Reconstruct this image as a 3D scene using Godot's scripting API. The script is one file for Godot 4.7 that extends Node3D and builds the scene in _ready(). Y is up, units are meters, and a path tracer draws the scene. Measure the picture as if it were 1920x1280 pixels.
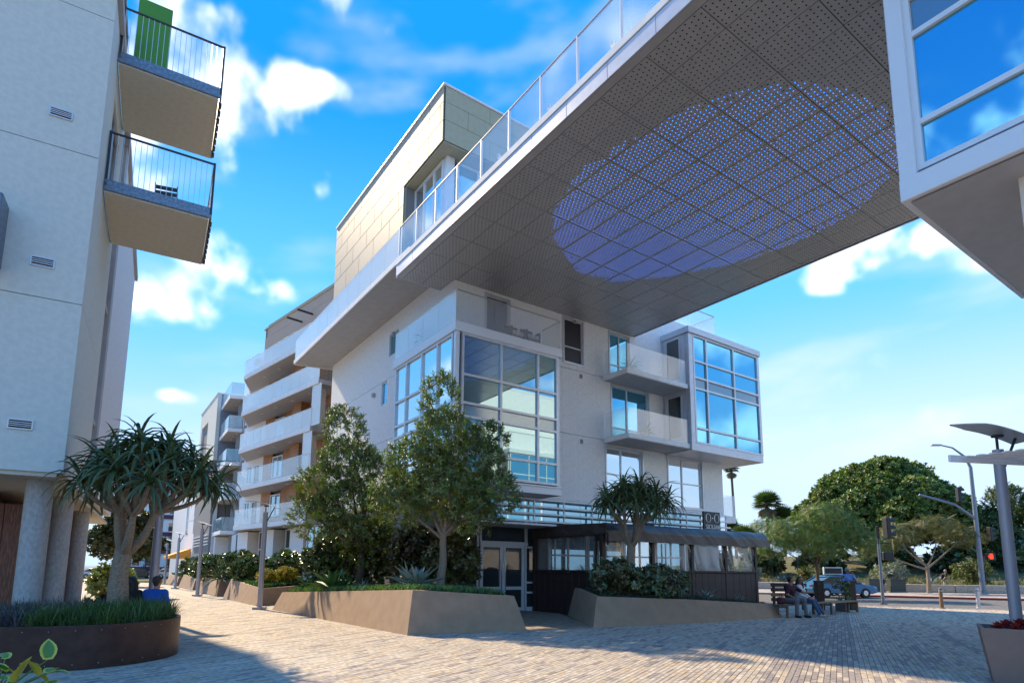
extends Node3D

# World axes: x runs along the cafe facade, -z along the promenade, y up; metres.
# All builders take world coordinates; put() turns them into the parent's own axes.

class G:
	var v := PackedVector3Array()
	var n := PackedVector3Array()
	var c := PackedColorArray()
	var col := Color(1, 1, 1)
	var tinted := false

	func tri(a: Vector3, b: Vector3, d: Vector3, na: Vector3, nb: Vector3, nd: Vector3) -> void:
		v.push_back(a); v.push_back(d); v.push_back(b)
		n.push_back(na); n.push_back(nd); n.push_back(nb)
		if tinted:
			c.push_back(col); c.push_back(col); c.push_back(col)

	func q(a: Vector3, b: Vector3, d: Vector3, e: Vector3) -> void:
		var m := (b - a).cross(e - a).normalized()
		if m == Vector3.ZERO:
			m = (b - a).cross(d - a).normalized()
		tri(a, b, d, m, m, m)
		tri(a, d, e, m, m, m)

	func box(o: Vector3, s: Vector3, B := Basis(), bev := 0.0) -> void:
		var h := s * 0.5
		var k: float = min(bev, min(h.x, min(h.y, h.z)) * 0.45)
		for ax in 3:
			var a1 := (ax + 1) % 3
			var a2 := (ax + 2) % 3
			for sg in [-1.0, 1.0]:
				var p := []
				for t in [[-1, -1], [1, -1], [1, 1], [-1, 1]]:
					var w := Vector3()
					w[ax] = h[ax] * sg
					w[a1] = (h[a1] - k) * t[0]
					w[a2] = (h[a2] - k) * t[1]
					p.push_back(o + B * w)
				if sg > 0: q(p[0], p[1], p[2], p[3])
				else: q(p[3], p[2], p[1], p[0])
				if k > 0.0 and sg > 0:
					for t1 in [-1.0, 1.0]:
						for t2 in [-1.0, 1.0]:
							# chamfer strip between faces a1 and a2, running along ax
							var r := []
							for e in [[0, -1.0], [1, -1.0], [1, 1.0], [0, 1.0]]:
								var w := Vector3()
								w[ax] = (h[ax] - k) * e[1]
								w[a1] = (h[a1] if e[0] == 0 else h[a1] - k) * t1
								w[a2] = (h[a2] - k if e[0] == 0 else h[a2]) * t2
								r.push_back(o + B * w)
							if t1 * t2 < 0: q(r[0], r[1], r[2], r[3])
							else: q(r[3], r[2], r[1], r[0])
		if k > 0.0:
			for sx in [-1.0, 1.0]:
				for sy in [-1.0, 1.0]:
					for sz in [-1.0, 1.0]:
						var a := o + B * Vector3(h.x * sx, (h.y - k) * sy, (h.z - k) * sz)
						var b := o + B * Vector3((h.x - k) * sx, h.y * sy, (h.z - k) * sz)
						var d := o + B * Vector3((h.x - k) * sx, (h.y - k) * sy, h.z * sz)
						var m := (B * Vector3(sx, sy, sz)).normalized()
						if sx * sy * sz > 0: tri(a, b, d, m, m, m)
						else: tri(a, d, b, m, m, m)

	func bar(a: Vector3, b: Vector3, w: float, d: float, up := Vector3.UP) -> void:
		var z := (b - a).normalized()
		var x := up.cross(z).normalized()
		if x == Vector3.ZERO: x = Vector3.RIGHT
		box((a + b) * 0.5, Vector3(w, d, a.distance_to(b)), Basis(x, z.cross(x), z))

	func tube(p: Array, r: Array, k := 8, cap := true) -> void:
		var rings := []
		var x := Vector3.ZERO
		for i in p.size():
			var t: Vector3 = (p[min(i + 1, p.size() - 1)] - p[max(i - 1, 0)]).normalized()
			if x == Vector3.ZERO:
				x = t.cross(Vector3.RIGHT if abs(t.x) < 0.9 else Vector3.UP).normalized()
			else:
				x = (x - t * x.dot(t)).normalized()
			var y := t.cross(x)
			var ring := []
			for j in k:
				var a := TAU * j / k
				ring.push_back(x * cos(a) + y * sin(a))
			rings.push_back(ring)
		for i in p.size() - 1:
			for j in k:
				var j2 := (j + 1) % k
				var a: Vector3 = rings[i][j]; var b: Vector3 = rings[i][j2]
				var d: Vector3 = rings[i + 1][j2]; var e: Vector3 = rings[i + 1][j]
				tri(p[i] + a * r[i], p[i] + b * r[i], p[i + 1] + d * r[i + 1], a, b, d)
				tri(p[i] + a * r[i], p[i + 1] + d * r[i + 1], p[i + 1] + e * r[i + 1], a, d, e)
		if cap:
			for en in [0, p.size() - 1]:
				var t: Vector3 = (p[1] - p[0]).normalized() * -1.0 if en == 0 else (p[-1] - p[-2]).normalized()
				for j in k:
					var a: Vector3 = p[en] + rings[en][j] * r[en]
					var b: Vector3 = p[en] + rings[en][(j + 1) % k] * r[en]
					if en == 0: tri(p[en], b, a, t, t, t)
					else: tri(p[en], a, b, t, t, t)

	func lathe(prof: Array, k := 16, o := Vector3.ZERO) -> void:   # prof: Vector2(radius, height), from below to above
		for i in prof.size() - 1:
			var a: Vector2 = prof[i]; var b: Vector2 = prof[i + 1]
			var nn := Vector2(b.y - a.y, a.x - b.x).normalized()
			for j in k:
				var t0 := TAU * j / k; var t1 := TAU * (j + 1) / k
				var d0 := Vector3(cos(t0), 0, -sin(t0)); var d1 := Vector3(cos(t1), 0, -sin(t1))
				var up := Vector3.UP
				var n0 := d0 * nn.x + up * nn.y; var n1 := d1 * nn.x + up * nn.y
				var p0 := o + d0 * a.x + up * a.y; var p1 := o + d1 * a.x + up * a.y
				var p2 := o + d1 * b.x + up * b.y; var p3 := o + d0 * b.x + up * b.y
				tri(p0, p1, p2, n0, n1, n1)
				tri(p0, p2, p3, n0, n1, n0)

	func loft(bot: Array, top: Array, cap := true, floor_ := false) -> void:   # rings counter-clockwise seen from above
		var k := bot.size()
		for i in k:
			q(bot[i], bot[(i + 1) % k], top[(i + 1) % k], top[i])
		for side in 2:
			if (side == 0 and not cap) or (side == 1 and not floor_): continue
			var ring: Array = top if side == 0 else bot
			var flat := PackedVector2Array()
			for p in ring: flat.push_back(Vector2(p.x, p.z))
			var idx := Geometry2D.triangulate_polygon(flat)
			for t in idx.size() / 3:
				var a: Vector3 = ring[idx[t * 3]]; var b: Vector3 = ring[idx[t * 3 + 1]]; var d: Vector3 = ring[idx[t * 3 + 2]]
				var m := (b - a).cross(d - a).normalized()
				var want := 1.0 if side == 0 else -1.0
				if m.y * want < 0:
					m = -m
					tri(a, d, b, m, m, m)
				else: tri(a, b, d, m, m, m)

	func slab(poly: Array, y0: float, y1: float) -> void:   # poly: Vector2(x, z); any turning sense
		var area := 0.0
		for i in poly.size():
			var a: Vector2 = poly[i]; var b: Vector2 = poly[(i + 1) % poly.size()]
			area += a.x * b.y - b.x * a.y
		var pl := poly.duplicate()
		if area > 0: pl.reverse()
		var lo := []; var hi := []
		for p in pl:
			lo.push_back(Vector3(p.x, y0, p.y)); hi.push_back(Vector3(p.x, y1, p.y))
		loft(lo, hi, true, true)

	func wall(T: Transform3D, x0: float, y0: float, x1: float, y1: float, holes: Array, deep := 0.16, thick := 0.2) -> void:
		# a wall in T's own axes: face at z = 0 looking along +z, openings as [x0, y0, x1, y1] with reveals
		var xs := [x0, x1]; var ys := [y0, y1]
		for h in holes:
			for x in [h[0], h[2]]: if x > x0 and x < x1: xs.push_back(x)
			for y in [h[1], h[3]]: if y > y0 and y < y1: ys.push_back(y)
		xs.sort(); ys.sort()
		for i in xs.size() - 1:
			for j in ys.size() - 1:
				if xs[i + 1] - xs[i] < 1e-4 or ys[j + 1] - ys[j] < 1e-4: continue
				var mx: float = (xs[i] + xs[i + 1]) * 0.5; var my: float = (ys[j] + ys[j + 1]) * 0.5
				var open := false
				for h in holes:
					if mx > h[0] and mx < h[2] and my > h[1] and my < h[3]: open = true
				if not open:
					q(T * Vector3(xs[i], ys[j], 0), T * Vector3(xs[i + 1], ys[j], 0), T * Vector3(xs[i + 1], ys[j + 1], 0), T * Vector3(xs[i], ys[j + 1], 0))
		for h in holes:
			var a := Vector3(max(h[0], x0), max(h[1], y0), 0); var b := Vector3(min(h[2], x1), min(h[3], y1), 0)
			var k := Vector3(0, 0, -deep)
			var p := [a, Vector3(b.x, a.y, 0), b, Vector3(a.x, b.y, 0)]
			for i in 4:
				var s: Vector3 = p[i]; var e: Vector3 = p[(i + 1) % 4]
				q(T * e, T * s, T * (s + k), T * (e + k))
		var o := [Vector3(x0, y0, 0), Vector3(x1, y0, 0), Vector3(x1, y1, 0), Vector3(x0, y1, 0)]
		var kk := Vector3(0, 0, -thick)
		for i in 4:
			var s: Vector3 = o[i]; var e: Vector3 = o[(i + 1) % 4]
			q(T * s, T * (s + kk), T * (e + kk), T * e)

	func cloth(nu: int, nv: int, f: Callable) -> void:   # a smooth sheet from f(u, v)
		var p := []; var nn := []
		for j in nv + 1:
			for i in nu + 1:
				var u := float(i) / nu; var w := float(j) / nv
				var e := 0.004
				p.push_back(f.call(u, w))
				nn.push_back((f.call(u + e, w) - f.call(u - e, w)).cross(f.call(u, w + e) - f.call(u, w - e)).normalized())
		for j in nv:
			for i in nu:
				var a := j * (nu + 1) + i
				var b := a + 1; var d := b + nu + 1; var g := a + nu + 1
				tri(p[a], p[b], p[d], nn[a], nn[b], nn[d])
				tri(p[a], p[d], p[g], nn[a], nn[d], nn[g])

	func leaf(base: Vector3, dir: Vector3, side: Vector3, length: float, width: float, droop := 0.0, seg := 1, fold := 0.25) -> void:
		# a folded leaf: tapers to its tip, bends down by droop
		var p := base; var d := dir.normalized(); var prev_l := base; var prev_r := base; var prev_m := base
		for i in seg + 1:
			var t := float(i) / seg
			var wd: float = width * 0.5 * (sin(PI * clampf(0.18 + 0.82 * t, 0, 1)) if seg > 1 else [0.35, 0.0][i])
			var up := side.cross(d).normalized()
			var l := p + side * wd + up * wd * fold * 2.0; var r := p - side * wd + up * wd * fold * 2.0
			if i > 0:
				q(prev_m, prev_l, l, p)
				q(prev_r, prev_m, p, r)
			prev_l = l; prev_r = r; prev_m = p
			p += d * length / seg
			d = (d + Vector3.DOWN * droop / seg).normalized()

	func done() -> ArrayMesh:
		var a := []
		a.resize(Mesh.ARRAY_MAX)
		a[Mesh.ARRAY_VERTEX] = v
		a[Mesh.ARRAY_NORMAL] = n
		if tinted: a[Mesh.ARRAY_COLOR] = c
		var m := ArrayMesh.new()
		if v.size() > 0: m.add_surface_from_arrays(Mesh.PRIMITIVE_TRIANGLES, a)
		return m


var M := {}
var rng := RandomNumberGenerator.new()
var boxes := {}
var taken := {}
var tex := {}


func rf(a: float, b: float) -> float:
	return rng.randf_range(a, b)


func numbered(called: String) -> String:
	taken[called] = taken.get(called, 0) + 1
	return called if taken[called] == 1 else "%s_%03d" % [called, taken[called] - 1]


func wx(node: Node) -> Transform3D:
	var t := Transform3D()
	while node != self and node is Node3D:
		t = node.transform * t
		node = node.get_parent()
	return t


func thing(called: String, label: String, category: String, pos := Vector3.ZERO, yaw := 0.0, group := "") -> Node3D:
	var o := Node3D.new()
	o.name = numbered(called)
	add_child(o)
	o.position = pos
	o.rotation.y = yaw
	o.set_meta("label", label)
	o.set_meta("category", category)
	if group: o.set_meta("group", group)
	return o


func put(called: String, mesh: Mesh, m: Material, parent: Node, T := Transform3D(), label := "") -> MeshInstance3D:
	# T: where the mesh stands in the world
	var o := MeshInstance3D.new()
	o.mesh = mesh
	o.material_override = m
	o.name = numbered(called) if parent == self else called
	parent.add_child(o, true)
	o.transform = wx(parent).affine_inverse() * T
	if label: o.set_meta("label", label)
	return o


func struct(called: String, mesh: Mesh, m: Material, T := Transform3D()) -> MeshInstance3D:
	var o := put(called, mesh, m, self, T)
	o.set_meta("kind", "structure")
	return o


func copies(called: String, mesh: Mesh, m: Material, parent: Node, where: Array, tints := [], stuff := true) -> MultiMeshInstance3D:
	var mm := MultiMesh.new()
	mm.transform_format = MultiMesh.TRANSFORM_3D
	mm.use_colors = tints.size() > 0
	mm.mesh = mesh
	mm.instance_count = where.size()
	var inv := wx(parent).affine_inverse()
	for i in where.size():
		mm.set_instance_transform(i, inv * where[i])
		if tints.size() > 0: mm.set_instance_color(i, tints[i])
	var o := MultiMeshInstance3D.new()
	o.multimesh = mm
	o.material_override = m
	o.name = numbered(called) if parent == self else called
	parent.add_child(o, true)
	if stuff: o.set_meta("kind", "stuff")
	return o


func cbox(s: Vector3, bev := 0.0) -> ArrayMesh:
	var k := "%.3f %.3f %.3f %.3f" % [s.x, s.y, s.z, bev]
	if not boxes.has(k):
		var g := G.new()
		g.box(Vector3.ZERO, s, Basis(), bev)
		boxes[k] = g.done()
	return boxes[k]


func at(pos: Vector3, yaw := 0.0) -> Transform3D:
	return Transform3D(Basis(Vector3.UP, yaw), pos)


func bx(called: String, m: Material, parent: Node, pos: Vector3, s: Vector3, F := Transform3D(), yaw := 0.0, bev := 0.0) -> MeshInstance3D:
	return put(called, cbox(s, bev), m, parent, F * at(pos, yaw))


func window(parent: Node, T: Transform3D, w: float, h: float, cols: Array, rows: Array, fm: Material, gm: Material, bar := 0.06, deep := 0.08, called := "window", odd := {}) -> MeshInstance3D:
	# T: middle of the opening, x right, y up, z outward; cols and rows are the inner division lines as shares of width and height
	var g := G.new()
	var xs := [0.0]; xs.append_array(cols); xs.push_back(1.0)
	var ys := [0.0]; ys.append_array(rows); ys.push_back(1.0)
	for x in xs:
		var px: float = clampf(-w / 2 + x * w, -w / 2 + bar / 2, w / 2 - bar / 2)
		g.box(Vector3(px, 0, 0), Vector3(bar, h, deep))
	for i in xs.size() - 1:
		var a: float = -w / 2 + xs[i] * w + bar * (1.0 if i == 0 else 0.5); var b: float = -w / 2 + xs[i + 1] * w - bar * (1.0 if i == xs.size() - 2 else 0.5)
		for y in ys:
			var py: float = clampf(-h / 2 + y * h, -h / 2 + bar / 2, h / 2 - bar / 2)
			g.box(Vector3((a + b) / 2, py, 0), Vector3(b - a, bar, deep - 0.012))
	var f := put(called, g.done(), fm, parent, T)
	for i in xs.size() - 1:
		for j in ys.size() - 1:
			var pw: float = (xs[i + 1] - xs[i]) * w - bar * 0.6; var ph: float = (ys[j + 1] - ys[j]) * h - bar * 0.6
			var pm: Material = odd.get(j, gm)
			bx("pane", pm, f, Vector3(-w / 2 + (xs[i] + xs[i + 1]) / 2 * w, -h / 2 + (ys[j] + ys[j + 1]) / 2 * h, -deep * 0.1), Vector3(pw, ph, 0.02), T * Transform3D(Basis.from_euler(Vector3(rf(-0.002, 0.002), rf(-0.002, 0.002), 0)), Vector3()))
	return f


func glass_rail(parent: Node, a: Vector3, b: Vector3, h: float, pieces: int, m: Material, post: Material = null, rail: Material = null, called := "glass_panel") -> void:
	# upright glass panels between a and b (their feet), with small gaps
	var d := (b - a) / pieces
	var yaw := atan2(-d.z, d.x)
	for i in pieces:
		var mid := a + d * (i + 0.5) + Vector3(0, h / 2, 0)
		put(called, cbox(Vector3(d.length() - 0.02, h, 0.016)), m, parent, at(mid, yaw))
		if post:
			put("rail_post", cbox(Vector3(0.03, h + 0.02, 0.07)), post, parent, at(a + d * i + Vector3(0, h / 2, 0), yaw))
	if rail:
		put("handrail", cbox(Vector3((b - a).length(), 0.035, 0.05), 0.008), rail, parent, at((a + b) / 2 + Vector3(0, h + 0.017, 0), yaw))


# ---------------------------------------------------------------- textures and materials

func noise(freq: float, oct := 4, sd := 1, kind := FastNoiseLite.TYPE_SIMPLEX_SMOOTH) -> FastNoiseLite:
	var f := FastNoiseLite.new()
	f.noise_type = kind
	f.seed = sd
	f.frequency = freq
	f.fractal_octaves = oct
	return f


func grain(key: String, size: int, freq: float, oct: int, lo: float, hi: float, sd := 1, sx := 1, sy := 1) -> ImageTexture:
	# grey texture between lo and hi; sx, sy stretch it
	if tex.has(key): return tex[key]
	var src := noise(freq, oct, sd).get_seamless_image(size, size)
	src.convert(Image.FORMAT_L8)
	var fine := noise(0.35, 2, sd + 7).get_seamless_image(size, size)
	fine.convert(Image.FORMAT_L8)
	var im := Image.create(size, size, false, Image.FORMAT_RGB8)
	for y in size:
		for x in size:
			var t := src.get_pixel((x * sx) % size, (y * sy) % size).r * 0.8 + fine.get_pixel((x * sx) % size, (y * sy) % size).r * 0.2
			var k: float = lerp(lo, hi, clampf((t - 0.25) * 2.0, 0, 1))
			im.set_pixel(x, y, Color(k, k, k))
	tex[key] = ImageTexture.create_from_image(im)
	return tex[key]


func bump(key: String, size: int, freq: float, oct: int, strength: float, sd := 3) -> ImageTexture:
	if tex.has(key): return tex[key]
	var src := noise(freq, oct, sd).get_seamless_image(size, size)
	src.convert(Image.FORMAT_RGBA8)
	src.bump_map_to_normal_map(strength)
	tex[key] = ImageTexture.create_from_image(src)
	return tex[key]


func mk(key: String, c: Color, rough := 0.8, metal := 0.0, o := {}) -> StandardMaterial3D:
	var m := StandardMaterial3D.new()
	m.resource_name = key
	m.albedo_color = Color(c.r, c.g, c.b).linear_to_srgb()
	m.albedo_color.a = c.a
	m.roughness = rough
	m.metallic = metal
	if c.a < 1.0: m.transparency = BaseMaterial3D.TRANSPARENCY_ALPHA
	if o.has("tex"): m.albedo_texture = o.tex
	if o.has("bump"):
		m.normal_enabled = true
		m.normal_texture = o.bump
		m.normal_scale = o.get("bump_scale", 0.5)
	if o.has("scale"):
		m.uv1_triplanar = true
		m.uv1_world_triplanar = o.get("world", true)
		m.uv1_scale = o.scale if o.scale is Vector3 else Vector3.ONE * o.scale
	if o.has("spec"): m.metallic_specular = o.spec
	if o.has("vc"): m.vertex_color_use_as_albedo = true
	if o.has("back"):
		m.backlight_enabled = true
		m.backlight = o.back
	if o.has("emit"):
		m.emission_enabled = true
		m.emission = o.emit
		m.emission_energy_multiplier = o.get("power", 1.0)
	M[key] = m
	return m


func materials() -> void:
	var soft := grain("soft", 256, 0.02, 5, 0.96, 1.0, 4)
	var blotch := grain("blotch", 256, 0.03, 5, 0.78, 1.0, 9)
	var streak := grain("streak", 256, 0.02, 4, 0.6, 1.0, 12, 1, 8)
	var upright := grain("upright", 256, 0.02, 4, 0.6, 1.0, 12, 8, 1)
	var sand := bump("sand", 256, 0.25, 3, 2.0)
	var pit := bump("pit", 256, 0.08, 4, 4.0, 5)
	mk("stucco", Color(0.8, 0.795, 0.79), 0.9, 0, {"tex": soft, "bump": sand, "bump_scale": 0.012, "scale": 0.9})
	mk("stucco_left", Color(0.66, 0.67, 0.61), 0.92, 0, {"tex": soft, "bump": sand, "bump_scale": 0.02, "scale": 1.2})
	mk("soffit_plaster", Color(0.62, 0.58, 0.48), 0.92, 0, {"tex": soft, "bump": sand, "bump_scale": 0.05, "scale": 1.2})
	mk("slab_white", Color(0.8, 0.8, 0.8), 0.75, 0, {"tex": soft, "scale": 0.4})
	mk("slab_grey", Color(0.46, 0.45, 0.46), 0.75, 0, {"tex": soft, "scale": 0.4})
	mk("dark_core", Color(0.22, 0.22, 0.22), 0.9)
	mk("aluminium", Color(0.62, 0.63, 0.66), 0.35, 0.35, {"tex": soft, "scale": 0.6})
	mk("white_metal", Color(0.74, 0.75, 0.77), 0.4, 0.1)
	mk("grey_metal", Color(0.36, 0.36, 0.4), 0.42, 0.3)
	mk("dark_metal", Color(0.045, 0.045, 0.05), 0.5, 0.4)
	mk("galvanised", Color(0.26, 0.3, 0.36), 0.45, 0.6, {"tex": blotch, "scale": 1.7})
	mk("soffit_panel", Color(0.52, 0.505, 0.5), 0.36, 0.25, {"tex": soft, "scale": 0.5})
	mk("fascia", Color(0.6, 0.6, 0.64), 0.36, 0.3, {"tex": soft, "scale": 0.5})
	mk("clad_cream", Color(0.43, 0.37, 0.3), 0.6, 0, {"tex": soft, "scale": 0.8})
	mk("clad_cream_b", Color(0.4, 0.345, 0.275), 0.6, 0, {"tex": soft, "scale": 0.8})
	mk("clad_olive", Color(0.42, 0.4, 0.27), 0.6, 0, {"tex": soft, "scale": 0.8})
	mk("clad_pink", Color(0.52, 0.36, 0.26), 0.6, 0, {"tex": soft, "scale": 0.8})
	mk("clad_blue", Color(0.22, 0.29, 0.38), 0.55, 0, {"tex": soft, "scale": 0.8})
	for i in 3:
		mk("timber%d" % i, Color(0.58, 0.26, 0.095) * (0.88 + 0.12 * i), 0.5, 0, {"tex": streak, "scale": Vector3(0.5, 0.5, 0.5)})
	mk("timber_dark", Color(0.27, 0.095, 0.045), 0.42, 0, {"tex": upright, "scale": 0.6})
	mk("timber_red", Color(0.32, 0.12, 0.045), 0.5, 0, {"tex": upright, "scale": 0.8})
	mk("glass_blue", Color(0.15, 0.47, 0.64), 0.02, 0.85)
	mk("glass_teal", Color(0.3, 0.47, 0.54), 0.02, 0.85)
	mk("glass_spandrel", Color(0.24, 0.31, 0.36), 0.12, 0.55)
	mk("glass_silver", Color(0.72, 0.76, 0.78), 0.03, 0.9)
	mk("glass_dark", Color(0.03, 0.04, 0.045), 0.03, 0.0, {"spec": 0.9})
	mk("screen_dark", Color(0.025, 0.02, 0.03), 0.4, 0.0)
	mk("rail_glass", Color(0.75, 0.8, 0.8, 0.16), 0.04, 0.0, {"spec": 0.8})
	mk("rail_frost", Color(0.93, 0.93, 0.9, 0.5), 0.12, 0.0, {"spec": 0.8})
	mk("rail_blue", Color(0.3, 0.5, 0.62, 0.4), 0.06, 0.0, {"spec": 0.8})
	mk("clear_vinyl", Color(0.45, 0.42, 0.42, 0.22), 0.06, 0.0, {"spec": 0.7})
	mk("concrete", Color(0.5, 0.49, 0.47), 0.85, 0, {"tex": grain("cast", 256, 0.05, 5, 0.86, 1.0, 31), "bump": sand, "bump_scale": 0.08, "scale": Vector3(1.0, 0.5, 1.0)})
	mk("planter", Color(0.37, 0.25, 0.16), 0.85, 0, {"tex": grain("cement", 512, 0.012, 4, 0.9, 1.0, 51), "scale": 0.35})
	mk("planter_pale", Color(0.5, 0.45, 0.38), 0.85, 0, {"tex": blotch, "bump": sand, "bump_scale": 0.4, "scale": 0.8})
	mk("planter_dark", Color(0.17, 0.14, 0.125), 0.8, 0, {"tex": soft, "bump": sand, "bump_scale": 0.5, "scale": 0.8})
	mk("rust_steel", Color(0.075, 0.034, 0.025), 0.42, 0.35, {"tex": blotch, "bump": pit, "bump_scale": 0.05, "scale": 0.5})
	mk("soil", Color(0.045, 0.03, 0.02), 1.0, 0, {"tex": blotch, "bump": pit, "bump_scale": 1.0, "scale": 1.5})
	mk("bed_joint", Color(0.07, 0.06, 0.05), 1.0, 0, {"tex": blotch, "scale": 1.0})
	mk("pave_far", Color(0.5, 0.44, 0.36), 0.85, 0, {"tex": streak, "scale": 0.35})
	mk("paver", Color(1, 1, 1), 0.78, 0, {"vc": true, "tex": blotch, "scale": 1.1, "bump": sand, "bump_scale": 0.4})
	mk("asphalt", Color(0.16, 0.155, 0.15), 0.9, 0, {"tex": blotch, "bump": sand, "bump_scale": 0.6, "scale": 0.5})
	mk("pavement", Color(0.42, 0.37, 0.31), 0.9, 0, {"tex": blotch, "scale": 0.3})
	mk("path", Color(0.34, 0.27, 0.2), 0.9, 0, {"tex": blotch, "bump": sand, "bump_scale": 0.4, "scale": 0.5})
	mk("kerb", Color(0.36, 0.33, 0.29), 0.9, 0, {"tex": blotch, "scale": 0.7})
	mk("kerb_red", Color(0.36, 0.06, 0.04), 0.8, 0, {"tex": blotch, "scale": 0.7})
	mk("paint_white", Color(0.72, 0.72, 0.7), 0.8, 0, {"tex": blotch, "scale": 1.2})
	mk("paint_yellow", Color(0.5, 0.34, 0.06), 0.8, 0, {"tex": blotch, "scale": 1.2})
	mk("earth", Color(0.14, 0.13, 0.05), 1.0, 0, {"tex": blotch, "bump": pit, "bump_scale": 1.0, "scale": 0.12})
	mk("awning_brown", Color(0.05, 0.033, 0.03), 0.4, 0.0)
	mk("cafe_brown", Color(0.05, 0.024, 0.02), 0.55, 0, {"tex": upright, "scale": 0.7})
	mk("bench_wood", Color(0.33, 0.21, 0.12), 0.7, 0, {"tex": streak, "scale": 1.5})
	mk("post_wood", Color(0.07, 0.04, 0.028), 0.65, 0, {"tex": upright, "scale": 1.2})
	mk("orange_cloth", Color(0.75, 0.3, 0.03), 0.8)
	mk("sign_black", Color(0.012, 0.012, 0.013), 0.5)
	mk("sign_white", Color(0.8, 0.8, 0.8), 0.6)
	mk("green_panel", Color(0.07, 0.25, 0.02), 0.6)
	mk("bark", Color(0.2, 0.135, 0.085), 0.9, 0, {"tex": upright, "bump": pit, "bump_scale": 1.2, "scale": 2.0, "world": false})
	mk("bark_pale", Color(0.36, 0.27, 0.19), 0.9, 0, {"tex": blotch, "bump": pit, "bump_scale": 1.2, "scale": 2.2, "world": false})
	mk("leaf", Color(1, 1, 1), 0.5, 0, {"vc": true, "back": Color(0.6, 0.7, 0.14)})
	mk("leaf_gloss", Color(1, 1, 1), 0.3, 0, {"vc": true, "back": Color(0.4, 0.5, 0.1), "spec": 0.6})
	mk("aloe", Color(0.085, 0.12, 0.04), 0.38, 0, {"tex": soft, "scale": 3.0, "back": Color(0.06, 0.12, 0.03)})
	mk("agave", Color(0.2, 0.25, 0.21), 0.5, 0, {"tex": soft, "scale": 3.0})
	mk("agave_green", Color(0.07, 0.16, 0.04), 0.45, 0, {"tex": soft, "scale": 3.0, "back": Color(0.1, 0.25, 0.03)})
	mk("skin", Color(0.42, 0.22, 0.15), 0.55, 0)
	mk("skin_tan", Color(0.3, 0.14, 0.085), 0.55, 0)
	mk("rubber", Color(0.015, 0.015, 0.016), 0.7)
	mk("chrome", Color(0.6, 0.6, 0.62), 0.2, 0.9)


# ---------------------------------------------------------------- sky, sun, camera

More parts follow.
